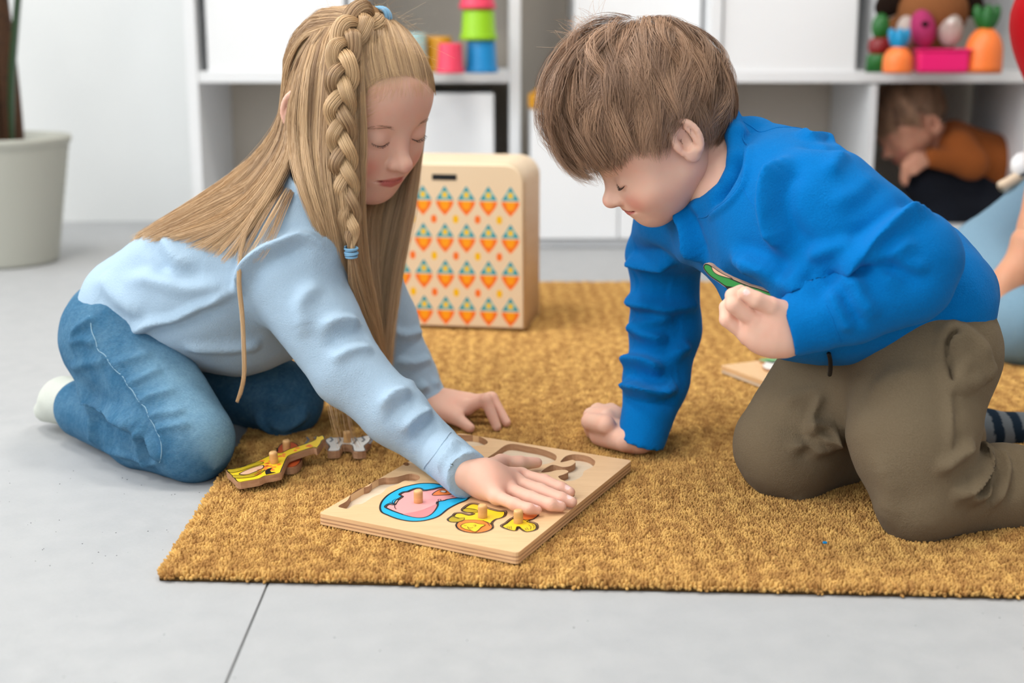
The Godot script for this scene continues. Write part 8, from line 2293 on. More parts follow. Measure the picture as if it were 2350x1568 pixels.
# ---------------------------------------------------------------- people
func make_people_materials() -> void:
	var skin := plain("skin", Color(1, 1, 1), 0.5, 0.4)
	skin.vertex_color_use_as_albedo = true
	skin.subsurf_scatter_enabled = true
	skin.subsurf_scatter_strength = 0.12
	var nap := noise_image(256, 41, 46.0, 3)
	var nap_tex := grey_texture(256, nap)
	for q in [["fleece_blue", Color(0.605, 0.695, 0.77), Color(0.655, 0.74, 0.81)], ["sweat_blue", Color(0.0, 0.385, 0.65), Color(0.0, 0.44, 0.72)], ["khaki", Color(0.42, 0.365, 0.285), Color(0.475, 0.415, 0.33)], ["sock_white", Color(0.73, 0.74, 0.70), Color(0.79, 0.80, 0.765)], ["rust_top", Color(0.55, 0.30, 0.14), Color(0.60, 0.34, 0.17)], ["navy", Color(0.09, 0.10, 0.13), Color(0.12, 0.13, 0.16)], ["pale_denim", Color(0.43, 0.55, 0.63), Color(0.50, 0.62, 0.69)], ["red_knit", Color(0.60, 0.02, 0.06), Color(0.68, 0.04, 0.09)]]:
		var m := plain(q[0], Color(1, 1, 1), 0.95, 0.2)
		m.albedo_texture = ramp_texture(256, nap, q[1], q[2], 0.25, 6)
		triplanar(m, 12.0, 4.0)
		relief(m, nap_tex, 0.05)
		m.rim_enabled = true
		m.rim = 0.08
		m.rim_tint = 0.6
	var weave := noise_image(256, 43, 60.0, 2, Vector2(0.35, 1.0))
	var den := plain("denim", Color(1, 1, 1), 0.9, 0.25)
	den.albedo_texture = ramp_texture(256, weave, Color(0.80, 0.82, 0.84), Color(1.0, 1.0, 1.0), 0.25, 2)
	den.vertex_color_use_as_albedo = true
	triplanar(den, 14.0, 4.0)
	relief(den, nap_tex, 0.03)
	var sock := plain("striped_sock", Color(1, 1, 1), 0.95, 0.2)
	sock.vertex_color_use_as_albedo = true
	var hair := plain("hair_strands", Color(1, 1, 1), 0.38, 0.5)
	hair.vertex_color_use_as_albedo = true
	var eyeball := plain("eyeball", Color(1, 1, 1), 0.15, 0.5)
	eyeball.vertex_color_use_as_albedo = true
	plain("stitch", Color(0.50, 0.62, 0.69), 0.9, 0.2)
	plain("hair_tie", Color(0.50, 0.68, 0.80), 0.7, 0.3)
	plain("cord_black", Color(0.03, 0.03, 0.035), 0.6)
	plain("lash", Color(0.13, 0.09, 0.07), 0.7, 0.2)

func skin_tone(base: Color, s: Pelt) -> Pelt:
	# mottled skin
	var f := FastNoiseLite.new()
	f.seed = 3
	f.frequency = 38.0
	f.fractal_octaves = 3
	s.c.resize(s.v.size())
	for k in s.v.size():
		var g := f.get_noise_3dv(s.v[k])
		s.c[k] = Color(base.r * (1.0 + 0.03 * g), base.g * (1.0 - 0.06 * g), base.b * (1.0 - 0.07 * g))
	return s

func paint_face(s: Pelt, at: Transform3D, fy: float, base: Color, mw := 1.0) -> Pelt:
	skin_tone(base, s)
	var inv := at.affine_inverse()
	var lip := lin(0.74, 0.34, 0.33)
	var blush := lin(0.86, 0.52, 0.46)
	for k in s.v.size():
		var p: Vector3 = inv * s.v[k]
		if p.z < 0.02:
			continue
		var c := s.c[k]
		var ch := 0.0
		for sd in [-1.0, 1.0]:
			var d := Vector2((p.x - sd * 0.036) / 0.022, (p.y + 0.036 * fy) / 0.020).length()
			ch = maxf(ch, 1.0 - smoothstep(0.2, 1.0, d))
		c = c.lerp(blush, ch * 0.55)
		var tip := (p - Vector3(0, -0.027 * fy, 0.1)).length() / 0.012
		c = c.lerp(blush, 0.3 * (1.0 - smoothstep(0.3, 1.0, tip)))
		if p.z > 0.062:
			var half := 0.0185 * mw - absf(p.x)
			var up := -0.0462 * fy - absf(p.x) * 0.16
			var dn := -0.0608 * fy + absf(p.x) * 0.22
			var in_lip := minf(half * 0.25, minf(up - p.y, p.y - dn))
			c = c.lerp(lip, smoothstep(-0.0006, 0.0012, in_lip) * 0.85)
		s.c[k] = c
	return s

func paint_nails(s: Pelt, nails: Array) -> Pelt:
	var pale := lin(0.98, 0.82, 0.79)
	for q in nails:
		var at := Vector3(q[0], q[1], q[2])
		for k in s.v.size():
			var d := s.v[k].distance_to(at)
			if d < 0.0042:
				s.c[k] = s.c[k].lerp(pale, 1.0 - smoothstep(0.0028, 0.0036, d))
	return s

func person(label: String, at: Vector3) -> Node3D:
	return thing("person", label, "person", at)

var girl_jobs := {}

func cloth(called: String, s: Pelt, m: Material, parent: Node3D, folds := [], label := "", wrinkle := 0.0008) -> MeshInstance3D:
	if wrinkle > 0.0:
		ripple(s, wrinkle, 26.0, s.v.size() % 97)
	if folds.size():
		fold(s, folds, 2.1, 1.4)
	return part(called, s.done(parent.position), m, parent, label)

func build_people() -> void:
	make_people_materials()
	var t0 := Time.get_ticks_msec()
	for q in [[GIRL_HOODIE, 0.003], [BOY_SWEATER, 0.003], [BOY_TROUSERS, 0.0032], [GIRL_JEANS, 0.0032], [GIRL_HEAD, 0.0016], [BOY_HEAD, 0.0015], [GIRL_HAND, 0.0013], [BOY_HAND, 0.0014], [BOY_FAR_HAND, 0.002], [GIRL_FAR_HAND, 0.0018], [GIRL_BODY, 0.008], [BOY_BODY, 0.008], [GIRL_SOCKS, 0.004], [BOY_SOCKS, 0.003], [THIRD_HEAD, 0.0035], [THIRD_HAND, 0.003], [THIRD_BODY, 0.01], [THIRD_TOP, 0.006], [THIRD_TROUSERS, 0.006], [ADULT_HEAD, 0.006], [ADULT_HAND, 0.003], [ADULT_BODY, 0.012], [ADULT_JEANS, 0.008], [ADULT_TOP, 0.007]]:
		start_job(q[0], q[1])
	run_jobs()
	print("meshed ", Time.get_ticks_msec() - t0)
	build_girl()
	print("girl ", Time.get_ticks_msec() - t0)
	build_boy()
	print("boy ", Time.get_ticks_msec() - t0)
	build_third_child()
	build_adult()
	print("people ", Time.get_ticks_msec() - t0)

func build_girl() -> void:
	var o := Vector3(-0.42, 0.0, -1.60)
	var who := person("child with long blond braided hair in light blue hoodie, kneeling and pressing a puzzle piece", o)
	var tone := lin(0.89, 0.695, 0.61)
	var s := paint_face(meshed[4], GIRL_HEAD_AT, 1.0, tone)
	paint_scalp(s, GIRL_HEAD_AT, Color(0.36, 0.24, 0.13), false)
	s.join(paint_nails(skin_tone(tone, meshed[6]), GIRL_NAILS))
	s.join(skin_tone(tone, meshed[9]))
	s.join(skin_tone(tone, meshed[10]))
	part("body", s.done(o), M.skin, who)
	var hd := cloth("hoodie", meshed[0], M.fleece_blue, who, GIRL_FOLDS)
	part("seam", welt(meshed[0], o, points(SEAM_GIRL_CUFF), 40, 0.0011), M.fleece_blue, hd)
	var j: Pelt = meshed[3]
	ripple(j, 0.0008, 30.0, 5)
	fold(j, GIRL_JEANS_FOLDS, 1.5, 1.2)
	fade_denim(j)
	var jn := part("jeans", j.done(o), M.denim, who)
	cloth("socks", meshed[12], M.sock_white, who)
	part("seam", welt(j, o, JEANS_SEAM, 70, 0.0007), M.stitch, jn, "pale outer seam")
	girl_hair(who)
	for sd in [-1.0, 1.0]:
		lashes_and_brows(who, GIRL_HEAD_AT, sd, Color(0.035, 0.022, 0.016), Color(0.30, 0.18, 0.11), 0.0034, 7)

func fade_denim(s: Pelt) -> void:
	# washed denim: mottled dye, paler where the cloth has rubbed along the thigh and over the knee
	var f := FastNoiseLite.new()
	f.seed = 14
	f.frequency = 22.0
	f.fractal_octaves = 4
	var fine := FastNoiseLite.new()
	fine.seed = 15
	fine.frequency = 260.0
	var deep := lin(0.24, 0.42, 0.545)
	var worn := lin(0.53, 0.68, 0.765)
	s.c.resize(s.v.size())
	var a := Vector3(GIRL_JEANS[1][2], GIRL_JEANS[1][3], GIRL_JEANS[1][4])
	var b := Vector3(GIRL_JEANS[1][5], GIRL_JEANS[1][6], GIRL_JEANS[1][7])
	for k in s.v.size():
		var p := s.v[k]
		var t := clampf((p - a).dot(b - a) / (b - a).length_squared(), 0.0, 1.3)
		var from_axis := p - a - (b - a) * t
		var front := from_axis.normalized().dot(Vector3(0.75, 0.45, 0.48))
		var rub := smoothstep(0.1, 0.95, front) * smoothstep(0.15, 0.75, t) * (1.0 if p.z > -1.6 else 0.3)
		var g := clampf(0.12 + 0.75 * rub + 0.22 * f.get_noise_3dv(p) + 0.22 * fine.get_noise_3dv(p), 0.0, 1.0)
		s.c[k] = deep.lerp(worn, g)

# points of a path laid onto a finished cloth; the cloth's points are kept relative to origin
func laid_on(s: Pelt, origin: Vector3, path: PackedVector3Array) -> Array:
	var lo := path[0]
	var hi := path[0]
	for p in path:
		lo = lo.min(p)
		hi = hi.max(p)
	var box := AABB(lo - origin - Vector3.ONE * 0.02, hi - lo + Vector3.ONE * 0.04)
	var pick := PackedInt32Array()
	for k in s.v.size():
		if box.has_point(s.v[k]):
			pick.append(k)
	var at := PackedVector3Array()
	var up := PackedVector3Array()
	for p in path:
		var q := p - origin
		var best := 1.0
		var who := -1
		for k in pick:
			var d := s.v[k].distance_squared_to(q)
			if d < best:
				best = d
				who = k
		if who >= 0:
			# onto the tangent plane of the nearest point
			up.append(s.n[who])
			at.append(q - s.n[who] * (q - s.v[who]).dot(s.n[who]))
	return [at, up]

func welt(s: Pelt, origin: Vector3, pts: Array, count: int, r: float) -> Mesh:
	# a sewn seam: a fine cord along the cloth
	var got := laid_on(s, origin, even_path(pts, count))
	var at: PackedVector3Array = got[0]
	for turn in 3:
		var soft := at.duplicate()
		for k in range(1, at.size() - 1):
			soft[k] = at[k - 1] * 0.25 + at[k] * 0.5 + at[k + 1] * 0.25
		at = soft
	return MB.new().tube(at, even(at.size(), r), 6).done()

func build_boy() -> void:
	var o := Vector3(0.38, 0.0, -1.38)
	var who := person("child with short brown hair in bright blue sweatshirt, kneeling with one hand on the rug", o)
	var tone := lin(0.90, 0.71, 0.62)
	var s := paint_face(meshed[5], BOY_HEAD_AT * Transform3D(Basis().scaled(Vector3.ONE * 0.92), Vector3.ZERO), 0.78, tone, 1.22)
	paint_scalp(s, BOY_HEAD_AT, BROWN_DARK, true)
	s.join(paint_nails(skin_tone(tone, meshed[7]), BOY_NAILS))
	s.join(skin_tone(tone, meshed[8]))
	s.join(skin_tone(tone, meshed[11]))
	part("body", s.done(o), M.skin, who)
	var sw := cloth("sweatshirt", meshed[1], M.sweat_blue, who, BOY_FOLDS)
	for q in [[SEAM_RAGLAN, 40], [SEAM_SHOULDER, 40], [SEAM_CUFF, 40], [SEAM_COLLAR, 60]]:
		part("seam", welt(meshed[1], o, points(q[0]), q[1], 0.0007), M.sweat_blue, sw)
	cloth("trousers", meshed[2], M.khaki, who, BOY_TROUSER_FOLDS)
	var k: Pelt = meshed[13]
	k.c.resize(k.v.size())
	for q in k.v.size():
		k.c[q] = lin(0.10, 0.14, 0.19) if fposmod(k.v[q].x * 38.0 + k.v[q].y * 6.0, 1.0) < 0.5 else lin(0.36, 0.38, 0.40)
	part("socks", k.done(o), M.striped_sock, who, "dark blue and grey striped socks")
	var cord := []
	for p in DRAWSTRING:
		cord.append(p - o)
	part("drawstring", MB.new().tube(smooth_path(cord, 5), even(16, 0.0022), 8).done(), M.cord_black, who, "black drawstring end")
	short_hair(who, BOY_HEAD_AT, Vector3(0, 0.045, 0.0) * 0.92, Vector3(0.0725, 0.088, 0.085) * 0.92, 520, 62, 0.020, 9, BROWN_DARK, BROWN_LIGHT, 0.00020)
	for sd in [-1.0, 1.0]:
		lashes_and_brows(who, BOY_HEAD_AT * Transform3D(Basis().scaled(Vector3.ONE * 0.92), Vector3.ZERO), sd, Color(0.04, 0.026, 0.02), Color(0.20, 0.12, 0.08), 0.0034, 17)
	# the piece held between finger and thumb
	var c := thing("puzzle_piece", "green crocodile puzzle piece held in the boy's hand", "puzzle piece", CROC_AT.origin)
	c.basis = CROC_AT.basis
	var w := v2(CROC, 3)
	part("wooden_body", MB.new().prism(w, -0.006, 0.0).done(), M.ink_flesh, c)
	part("printed_face", MB.new().prism(grown(w, -0.0004), 0.0, 0.0002).done(), M.ink_green, c)
	part("printed_outline", MB.new().line(grown(w, -0.0009), 0.0011, 0.0004, Transform3D(), true).done(), M.ink_black, c)
	patch(c, CROC_FLESH, 0.0004, M.ink_flesh, "printed_belly", 0.0006)
	patch(c, CROC_EYE, 0.0004, M.ink_black, "printed_eye", 0.0)
	var peg := part("peg", peg_mesh(), M.peg_wood, c)
	peg.position = Vector3(CROC_PEG.x, 0.0, CROC_PEG.y)

func build_third_child() -> void:
	var o := Vector3(1.03, 0.04, -3.38)
	var who := person("child in rust brown top and dark trousers crouching in the shelf cell", o)
	var tone := lin(0.80, 0.58, 0.48)
	var s := paint_face(meshed[14], THIRD_HEAD_AT, 0.9, tone)
	s.join(skin_tone(tone, meshed[15]))
	s.join(skin_tone(tone, meshed[16]))
	paint_scalp(s, THIRD_HEAD_AT, BROWN_DARK, true)
	part("body", s.done(o), M.skin, who)
	short_hair(who, THIRD_HEAD_AT, Vector3(0, 0.026, -0.012), Vector3(0.0705, 0.074, 0.084), 240, 16, 0.013, 19, BROWN_DARK, BROWN_LIGHT, 0.0007)
	cloth("top", meshed[17], M.rust_top, who)
	cloth("trousers", meshed[18], M.navy, who)

func build_adult() -> void:
	var o := Vector3(0.95, 0.0, -2.25)
	var who := person("person in red top and pale jeans leaning on one hand at the right edge", o)
	var tone := lin(0.80, 0.58, 0.46)
	var s := skin_tone(tone, meshed[19])
	s.join(skin_tone(tone, meshed[20]))
	s.join(skin_tone(tone, meshed[21]))
	part("body", s.done(o), M.skin, who)
	var toy := thing("toy_mallet", "white headed toy with a pale wooden handle resting on the pale jeans", "toy", TOY_AT)
	toy.rotation = Vector3(0.0, 0.3, 0.42)
	part("handle", MB.new().tube(PackedVector3Array([Vector3(-0.02, 0, 0), Vector3(-0.018, 0, 0), Vector3(0.028, 0, 0), Vector3(0.03, 0, 0)]), PackedFloat32Array([0.008, 0.0095, 0.0095, 0.008]), 16).done(), M.birch_pale, toy)
	part("head", MB.new().ball(Vector3(0.034, 0.014, 0), Vector3(0.022, 0.022, 0.022), 24, 14).done(), M.white_box, toy)
	part("band", MB.new().lathe([Vector2(0.0222, -0.003), Vector2(0.0226, 0.0), Vector2(0.0222, 0.003)], 24, Transform3D(Basis(Vector3.BACK, 0.5), Vector3(0.034, 0.014, 0))).done(), M.navy, toy)
	cloth("jeans", meshed[22], M.pale_denim, who)
	cloth("top", meshed[23], M.red_knit, who)

# ---------------------------------------------------------------- hair: every strand is a curve of its own
class Locks:
	var v := PackedVector3Array()
	var n := PackedVector3Array()
	var c := PackedColorArray()
	var i := PackedInt32Array()
	var rng := RandomNumberGenerator.new()
	var root_taper := 100.0
	var face := Vector3(0, 0, 1)
	func strand(pts: PackedVector3Array, r0: float, r1: float, ca: Color, cb: Color) -> void:
		# a narrow strip, rounded by its normals and turned at random about its length
		var m := pts.size()
		var base := v.size()
		var rv := face + Vector3(rng.randf_range(-1, 1), rng.randf_range(-1, 1), rng.randf_range(-1, 1)) * 0.55
		for k in m:
			var t := (pts[mini(k + 1, m - 1)] - pts[maxi(k - 1, 0)]).normalized()
			var x := t.cross(rv).normalized()
			var y := x.cross(t)
			var f := float(k) / (m - 1)
			var r := lerpf(r0, r1, f * f) * minf(1.0, 0.3 + f * root_taper)
			v.append(pts[k] - x * r)
			v.append(pts[k] + x * r)
			n.append((y - x * 0.75).normalized())
			n.append((y + x * 0.75).normalized())
			var col := ca.lerp(cb, f)
			c.append(col)
			c.append(col)
		for k in m - 1:
			var a := base + k * 2
			i.append(a)
			i.append(a + 2)
			i.append(a + 1)
			i.append(a + 1)
			i.append(a + 2)
			i.append(a + 3)
	func done(origin: Vector3) -> ArrayMesh:
		for k in v.size():
			v[k] -= origin
		var arr := []
		arr.resize(Mesh.ARRAY_MAX)
		arr[Mesh.ARRAY_VERTEX] = v
		arr[Mesh.ARRAY_NORMAL] = n
		arr[Mesh.ARRAY_COLOR] = c
		arr[Mesh.ARRAY_INDEX] = i
		var m := ArrayMesh.new()
		m.add_surface_from_arrays(Mesh.PRIMITIVE_TRIANGLES, arr)
		return m

func even_path(pts: Array, count: int) -> PackedVector3Array:
	# Catmull-Rom through the points, resampled at equal steps of length
	var fine := smooth_path(pts, 10)
	var total := 0.0
	var run := PackedFloat32Array([0.0])
	for k in range(1, fine.size()):
		total += fine[k].distance_to(fine[k - 1])
		run.append(total)
	var out := PackedVector3Array()
	var j := 0
	for k in count:
		var want := total * k / (count - 1)
		while j < run.size() - 2 and run[j + 1] < want:
			j += 1
		var seg := maxf(run[j + 1] - run[j], 0.0000001)
		out.append(fine[j].lerp(fine[j + 1], clampf((want - run[j]) / seg, 0.0, 1.0)))
	return out

# a sheet of hair lying between guide curves; strands gather into clumps towards their ends
func hair_sheet(k: Locks, guides: Array, count: int, steps: int, clumps: int, deep: float, gather: float, r: float, dark: Color, light: Color, shorter := 0.12, late := 0.04) -> void:
	var g := []
	for q in guides:
		g.append(even_path(points(q), steps))
	var m := g.size()
	var rng := k.rng
	var centre := PackedFloat32Array()
	var tone := PackedFloat32Array()
	var lift := PackedVector3Array()
	for j in clumps:
		centre.append((j + rng.randf_range(0.1, 0.9)) / clumps)
		tone.append(rng.randf())
		lift.append(Vector3(rng.randfn(), rng.randfn(), rng.randfn()) * deep)
	for q in count:
		var u := rng.randf()
		var cl := clampi(int(u * clumps), 0, clumps - 1)
		var off := Vector3(rng.randfn(), rng.randfn(), rng.randfn()) * deep * 0.55
		var ends := 1.0 - rng.randf() * rng.randf() * shorter
		var begin := rng.randf() * late
		var pts := PackedVector3Array()
		var wob := Vector3(rng.randfn(), rng.randfn(), rng.randfn()) * deep * 0.35
		var ph := rng.randf() * TAU
		for s in steps:
			var t := float(s) / (steps - 1)
			var uu := lerpf(u, centre[cl], gather * t)
			var gf := uu * (m - 1)
			var a := clampi(int(gf), 0, m - 2)
			var f := gf - a
			var tt := lerpf(begin, ends, t) * (steps - 1)
			var ti := mini(int(tt), steps - 2)
			var p: Vector3 = g[a][ti].lerp(g[a + 1][ti], f).lerp(g[a][ti + 1].lerp(g[a + 1][ti + 1], f), tt - ti)
			var spread := minf(1.0, 0.15 + t * 2.2)
			pts.append(p + (off + lift[cl] * 0.8) * spread + wob * sin(ph + t * 5.0) * t)
		var w := clampf(tone[cl] * 0.6 + rng.randf() * 0.4, 0.0, 1.0)
		var col := dark.lerp(light, w)
		k.strand(pts, r, r * 0.45, col, col.lerp(light, 0.35))

func braid(k: Locks, line: Array, width0: float, width1: float, turns: float, per: int, dark: Color, light: Color, facing: Vector3) -> void:
	var steps := 80
	var mid := even_path(points(line), steps)
	for s in 3:
		for q in per:
			var a := k.rng.randf() * TAU
			var rad := sqrt(k.rng.randf())
			var core := Vector2(cos(a), sin(a)) * rad
			var pts := PackedVector3Array()
			var w := clampf([0.72, 0.95, 0.40][s] + 0.16 * k.rng.randfn(), 0.0, 1.0)
			for j in steps:
				var t := float(j) / (steps - 1)
				var ph := TAU * (t * turns + s / 3.0)
				var tan := (mid[mini(j + 1, steps - 1)] - mid[maxi(j - 1, 0)]).normalized()
				var out := (facing - tan * facing.dot(tan)).normalized()
				var side := tan.cross(out)
				var wd := lerpf(width0, width1, t) * clampf(t * 9.0, 0.2, 1.0) * clampf((1.0 - t) * 12.0, 0.3, 1.0)
				var x := sin(ph) * wd * 0.50
				var z := sin(ph * 2.0) * wd * 0.30
				# the lobe fattens as it swings out
				var fat := wd * (0.30 + 0.05 * absf(sin(ph)))
				var slope := cos(ph)
				pts.append(mid[j] + side * (x + core.x * fat) + out * (z + core.y * fat * 0.85) + tan * (core.x * slope * fat * -0.5))
			var col := dark.lerp(light, w)
			k.strand(pts, 0.00022, 0.00018, col, col)

func wound_tie(at: Vector3, axis: Vector3, r: float, turns: int, thick: float) -> Mesh:
	var mb := MB.new()
	var x := axis.cross(Vector3(0.3, 0.2, 0.9)).normalized()
	var y := axis.cross(x).normalized()
	var pts := PackedVector3Array()
	var total := turns * 16
	for k in total + 1:
		var a := TAU * k / 16.0
		pts.append(at + (x * cos(a) + y * sin(a)) * (r + 0.0006 * sin(a * 0.37)) + axis * ((float(k) / total - 0.5) * turns * thick * 1.6 + 0.0008 * sin(a * 0.5)))
	mb.tube(pts, even(total + 1, thick), 8)
	return mb.done()

const BLOND_DARK := Color(0.265, 0.145, 0.074)
const BLOND_LIGHT := Color(0.780, 0.520, 0.275)

func girl_hair(who: Node3D) -> void:
	var o := who.position
	var k := Locks.new()
	k.rng.seed = 101
	k.root_taper = 4.0
	hair_sheet(k, HAIR_CROWN, 7500, 10, 70, 0.0008, 0.4, 0.00020, BLOND_DARK, BLOND_LIGHT, 0.0, 0.22)
	k.root_taper = 100.0
	hair_sheet(k, HAIR_CURTAIN, 11000, 16, 80, 0.0030, 0.55, 0.00021, BLOND_DARK, BLOND_LIGHT, 0.2)
	hair_sheet(k, HAIR_BACK, 6000, 16, 44, 0.0026, 0.7, 0.00021, BLOND_DARK, BLOND_LIGHT, 0.55)
	hair_sheet(k, HAIR_NAPE, 6000, 15, 44, 0.0022, 0.6, 0.00021, BLOND_DARK, BLOND_LIGHT, 0.55)
	hair_sheet(k, HAIR_FAR, 5500, 13, 50, 0.0034, 0.5, 0.00021, BLOND_DARK, BLOND_LIGHT, 0.15)
	hair_sheet(k, HAIR_LOCK, 190, 18, 3, 0.0012, 0.8, 0.00020, BLOND_DARK, BLOND_LIGHT, 0.1)
	hair_sheet(k, HAIR_STRAYS, 150, 12, 6, 0.0022, 0.7, 0.00018, BLOND_DARK, BLOND_LIGHT, 0.3)
	hair_sheet(k, HAIR_ENDS, 60, 12, 9, 0.0022, 0.8, 0.00017, BLOND_DARK, BLOND_LIGHT, 0.5)
	hair_sheet(k, BRAID_TAIL, 1100, 12, 10, 0.0028, 0.4, 0.00020, BLOND_DARK, BLOND_LIGHT, 0.3)
	# fine short hairs at the hairline and the near temple, lying on the skin
	var face := Field.new(GIRL_HEAD)
	k.face = Vector3(0.4, 0.2, 0.9)
	for q in 520:
		var temple := q < 300
		var p: Vector3
		var go: Vector3
		if temple:
			p = Vector3(-0.066 + k.rng.randf() * 0.016, k.rng.randf_range(-0.006, 0.050), 0.045)
			go = Vector3(0.62, 0.45 + 0.5 * k.rng.randf(), 0.35)
		else:
			var a := k.rng.randf_range(-1.1, 1.1)
			p = Vector3(sin(a) * 0.062, 0.050 - 0.012 * absf(a) + k.rng.randf_range(-0.003, 0.010), cos(a) * 0.075)
			go = Vector3(-sin(a) * 0.5 + k.rng.randf_range(-0.3, 0.3), 1.0, -0.25)
		var len := k.rng.randf_range(0.016, 0.040) if temple else k.rng.randf_range(0.010, 0.022)
		var high := k.rng.randf_range(0.0004, 0.0022)
		var pts := PackedVector3Array()
		for s in 7:
			var t := s / 6.0
			var w: Vector3 = GIRL_HEAD_AT * (p + go.normalized() * len * t)
			var up := (w - GIRL_HEAD_AT * Vector3(0, 0.015, 0.0)).normalized()
			for turn in 2:
				w -= up * (face.at(w, face.all) - high * (0.25 + 1.5 * t * (1.2 - t)))
			pts.append(w)
		k.strand(pts, 0.00007, 0.00004, BLOND_DARK.lerp(BLOND_LIGHT, 0.6), BLOND_LIGHT)
	# wisps lifting off the hairline and the crown
	for q in 150:
		var p := GIRL_HEAD_AT * Vector3(k.rng.randf_range(-0.06, 0.06), k.rng.randf_range(0.075, 0.11), k.rng.randf_range(-0.06, 0.07))
		var c0 := GIRL_HEAD_AT * Vector3(0, 0.026, -0.012)
		p = c0 + (p - c0).normalized() * 0.080
		var d := (p - c0).normalized()
		var fall := Vector3(k.rng.randf_range(-0.5, 0.8), k.rng.randf_range(-1.0, 0.2), k.rng.randf_range(-0.4, 0.5))
		var len := k.rng.randf_range(0.02, 0.055)
		var pts := PackedVector3Array()
		for s in 7:
			var t := s / 6.0
			pts.append(p + (d * (0.25 * t + 0.1 * t * t) + fall * t * t * 0.7) * len)
		k.strand(pts, 0.00008, 0.00005, BLOND_LIGHT, BLOND_LIGHT)
	var h := part("hair", k.done(o), M.hair_strands, who, "long straight dark blond hair")
	h.set_meta("kind", "stuff")
	var b := Locks.new()
	b.rng.seed = 55
	b.face = Vector3(-0.15, 0.12, 1.0)
	braid(b, BRAID[0], 0.0255, 0.0165, 3.6, 620, BLOND_DARK, BLOND_LIGHT, Vector3(-0.15, 0.12, 1.0))
	var bn := part("braid", b.done(o), M.hair_strands, who, "three strand plait falling from the crown")
	bn.set_meta("kind", "stuff")
	var line := points(BRAID[0])
	var t0: Vector3 = line[0]
	var t1: Vector3 = line[1]
	part("hair_tie", wound_tie(t0 - o, (t1 - t0).normalized(), 0.0105, 5, 0.0018), M.hair_tie, who, "light blue hair tie at the crown")
	var e0: Vector3 = line[11]
	var e1: Vector3 = line[12]
	part("hair_tie", wound_tie(e1 - o, (e1 - e0).normalized(), 0.0062, 5, 0.0014), M.hair_tie, who, "light blue hair tie at the braid's end")

const BROWN_DARK := Color(0.130, 0.066, 0.036)
const BROWN_LIGHT := Color(0.510, 0.300, 0.180)

func hairline(phi: float) -> float:
	# height, in head space, at which short hair ends; phi runs from the face (0) by the left side to the back
	var a := absf(phi)
	var knots := [[0.0, 0.020], [0.5, 0.024], [0.9, 0.030], [1.15, 0.016], [1.36, 0.006], [1.46, 0.030], [1.62, 0.034], [1.74, 0.020], [1.84, 0.0], [2.0, -0.014], [2.3, -0.020], [PI, -0.030]]
	for j in knots.size() - 1:
		if a <= knots[j + 1][0]:
			return lerpf(knots[j][1], knots[j + 1][1], (a - knots[j][0]) / (knots[j + 1][0] - knots[j][0]))
	return -0.03

func short_hair(who: Node3D, at: Transform3D, mid: Vector3, radii: Vector3, clumps: int, per: int, thick: float, seed_no: int, dark: Color, light: Color, r: float) -> void:
	var pole := Vector3(-0.30, 0.82, -0.48).normalized()
	var fwd := (Vector3(0, 0, 1) - pole * pole.z).normalized()
	var frame := Basis(pole.cross(fwd), pole, fwd)
	var k := Locks.new()
	k.rng.seed = seed_no
	var rng := k.rng
	var steps := 9
	for q in clumps:
		var phi := rng.randf_range(-PI, PI)
		var th0 := acos(clampf(1.0 - rng.randf() * 1.45, -1.0, 1.0))
		var sway: float = rng.randfn() * 0.22 - 0.10 * sign(phi)
		var curl := rng.randfn() * 0.10
		var tone := clampf(rng.randf(), 0.0, 1.0)
		var layer := rng.randf()
		var span := rng.randf_range(0.75, 1.25)
		var front := maxf(cos(phi), 0.0)
		var ragged := rng.randf_range(-0.012, 0.012)
		var top := 1.0 + 0.40 * maxf((frame * Vector3(sin(th0) * sin(phi), cos(th0), sin(th0) * cos(phi))).y, 0.0)
		for j in per:
			var pts := PackedVector3Array()
			var dphi := rng.randfn() * 0.085
			var dth := rng.randfn() * 0.07
			var my_span := span * rng.randf_range(0.85, 1.1)
			var lift_end := rng.randf_range(0.75, 1.1)
			var cut := rng.randf_range(-0.006, 0.006) + ragged
			for s in steps:
				var t := float(s) / (steps - 1)
				var th := th0 + dth * (1.0 - 0.6 * t) + my_span * t
				var ph: float = phi + (dphi * (1.0 - 0.82 * t)) / maxf(sin(th), 0.35) + sway * t + curl * sin(t * 4.5 + q)
				var d: Vector3 = frame * Vector3(sin(th) * sin(ph), cos(th), sin(th) * cos(ph))
				var lift := 0.003 + thick * (0.55 + 0.75 * front * front) * sin(minf(0.35 + t * 1.7, PI / 2)) * lift_end * (0.5 + 0.5 * layer) * top
				lift *= 1.0 - 0.35 * smoothstep(0.75, 1.0, t)
				var p := mid + d * radii * 1.0 + d * lift
				if p.y < hairline(atan2(p.x, p.z)) + cut:
					break
				pts.append(at * p)
			if pts.size() < 3:
				continue
			k.face = (pts[1] - at * mid).normalized()
			var w := clampf(tone * tone * 0.8 + rng.randf() * 0.25, 0.0, 1.0)
			k.strand(pts, r, r * 0.4, dark.lerp(light, w), dark.lerp(light, minf(1.0, w + 0.25)))
	for q in 90:
		var root := mid + Vector3(-0.01 + rng.randfn() * 0.010, radii.y + thick * 0.7, 0.012 + rng.randfn() * 0.012)
		var d := Vector3(rng.randfn() * 0.35, 1.0, rng.randfn() * 0.5 + 0.25).normalized()
		var len := rng.randf_range(0.012, 0.034)
		var bend := Vector3(rng.randfn() * 0.3, -0.15, rng.randfn() * 0.35)
		var pts := PackedVector3Array()
		for s in 6:
			var t := s / 5.0
			pts.append(at * (root + (d * t + bend * t * t) * len))
		k.strand(pts, 0.00010, 0.00006, light, light)
	var h := part("hair", k.done(who.position), M.hair_strands, who, "short brown hair with a full fringe")
	h.set_meta("kind", "stuff")

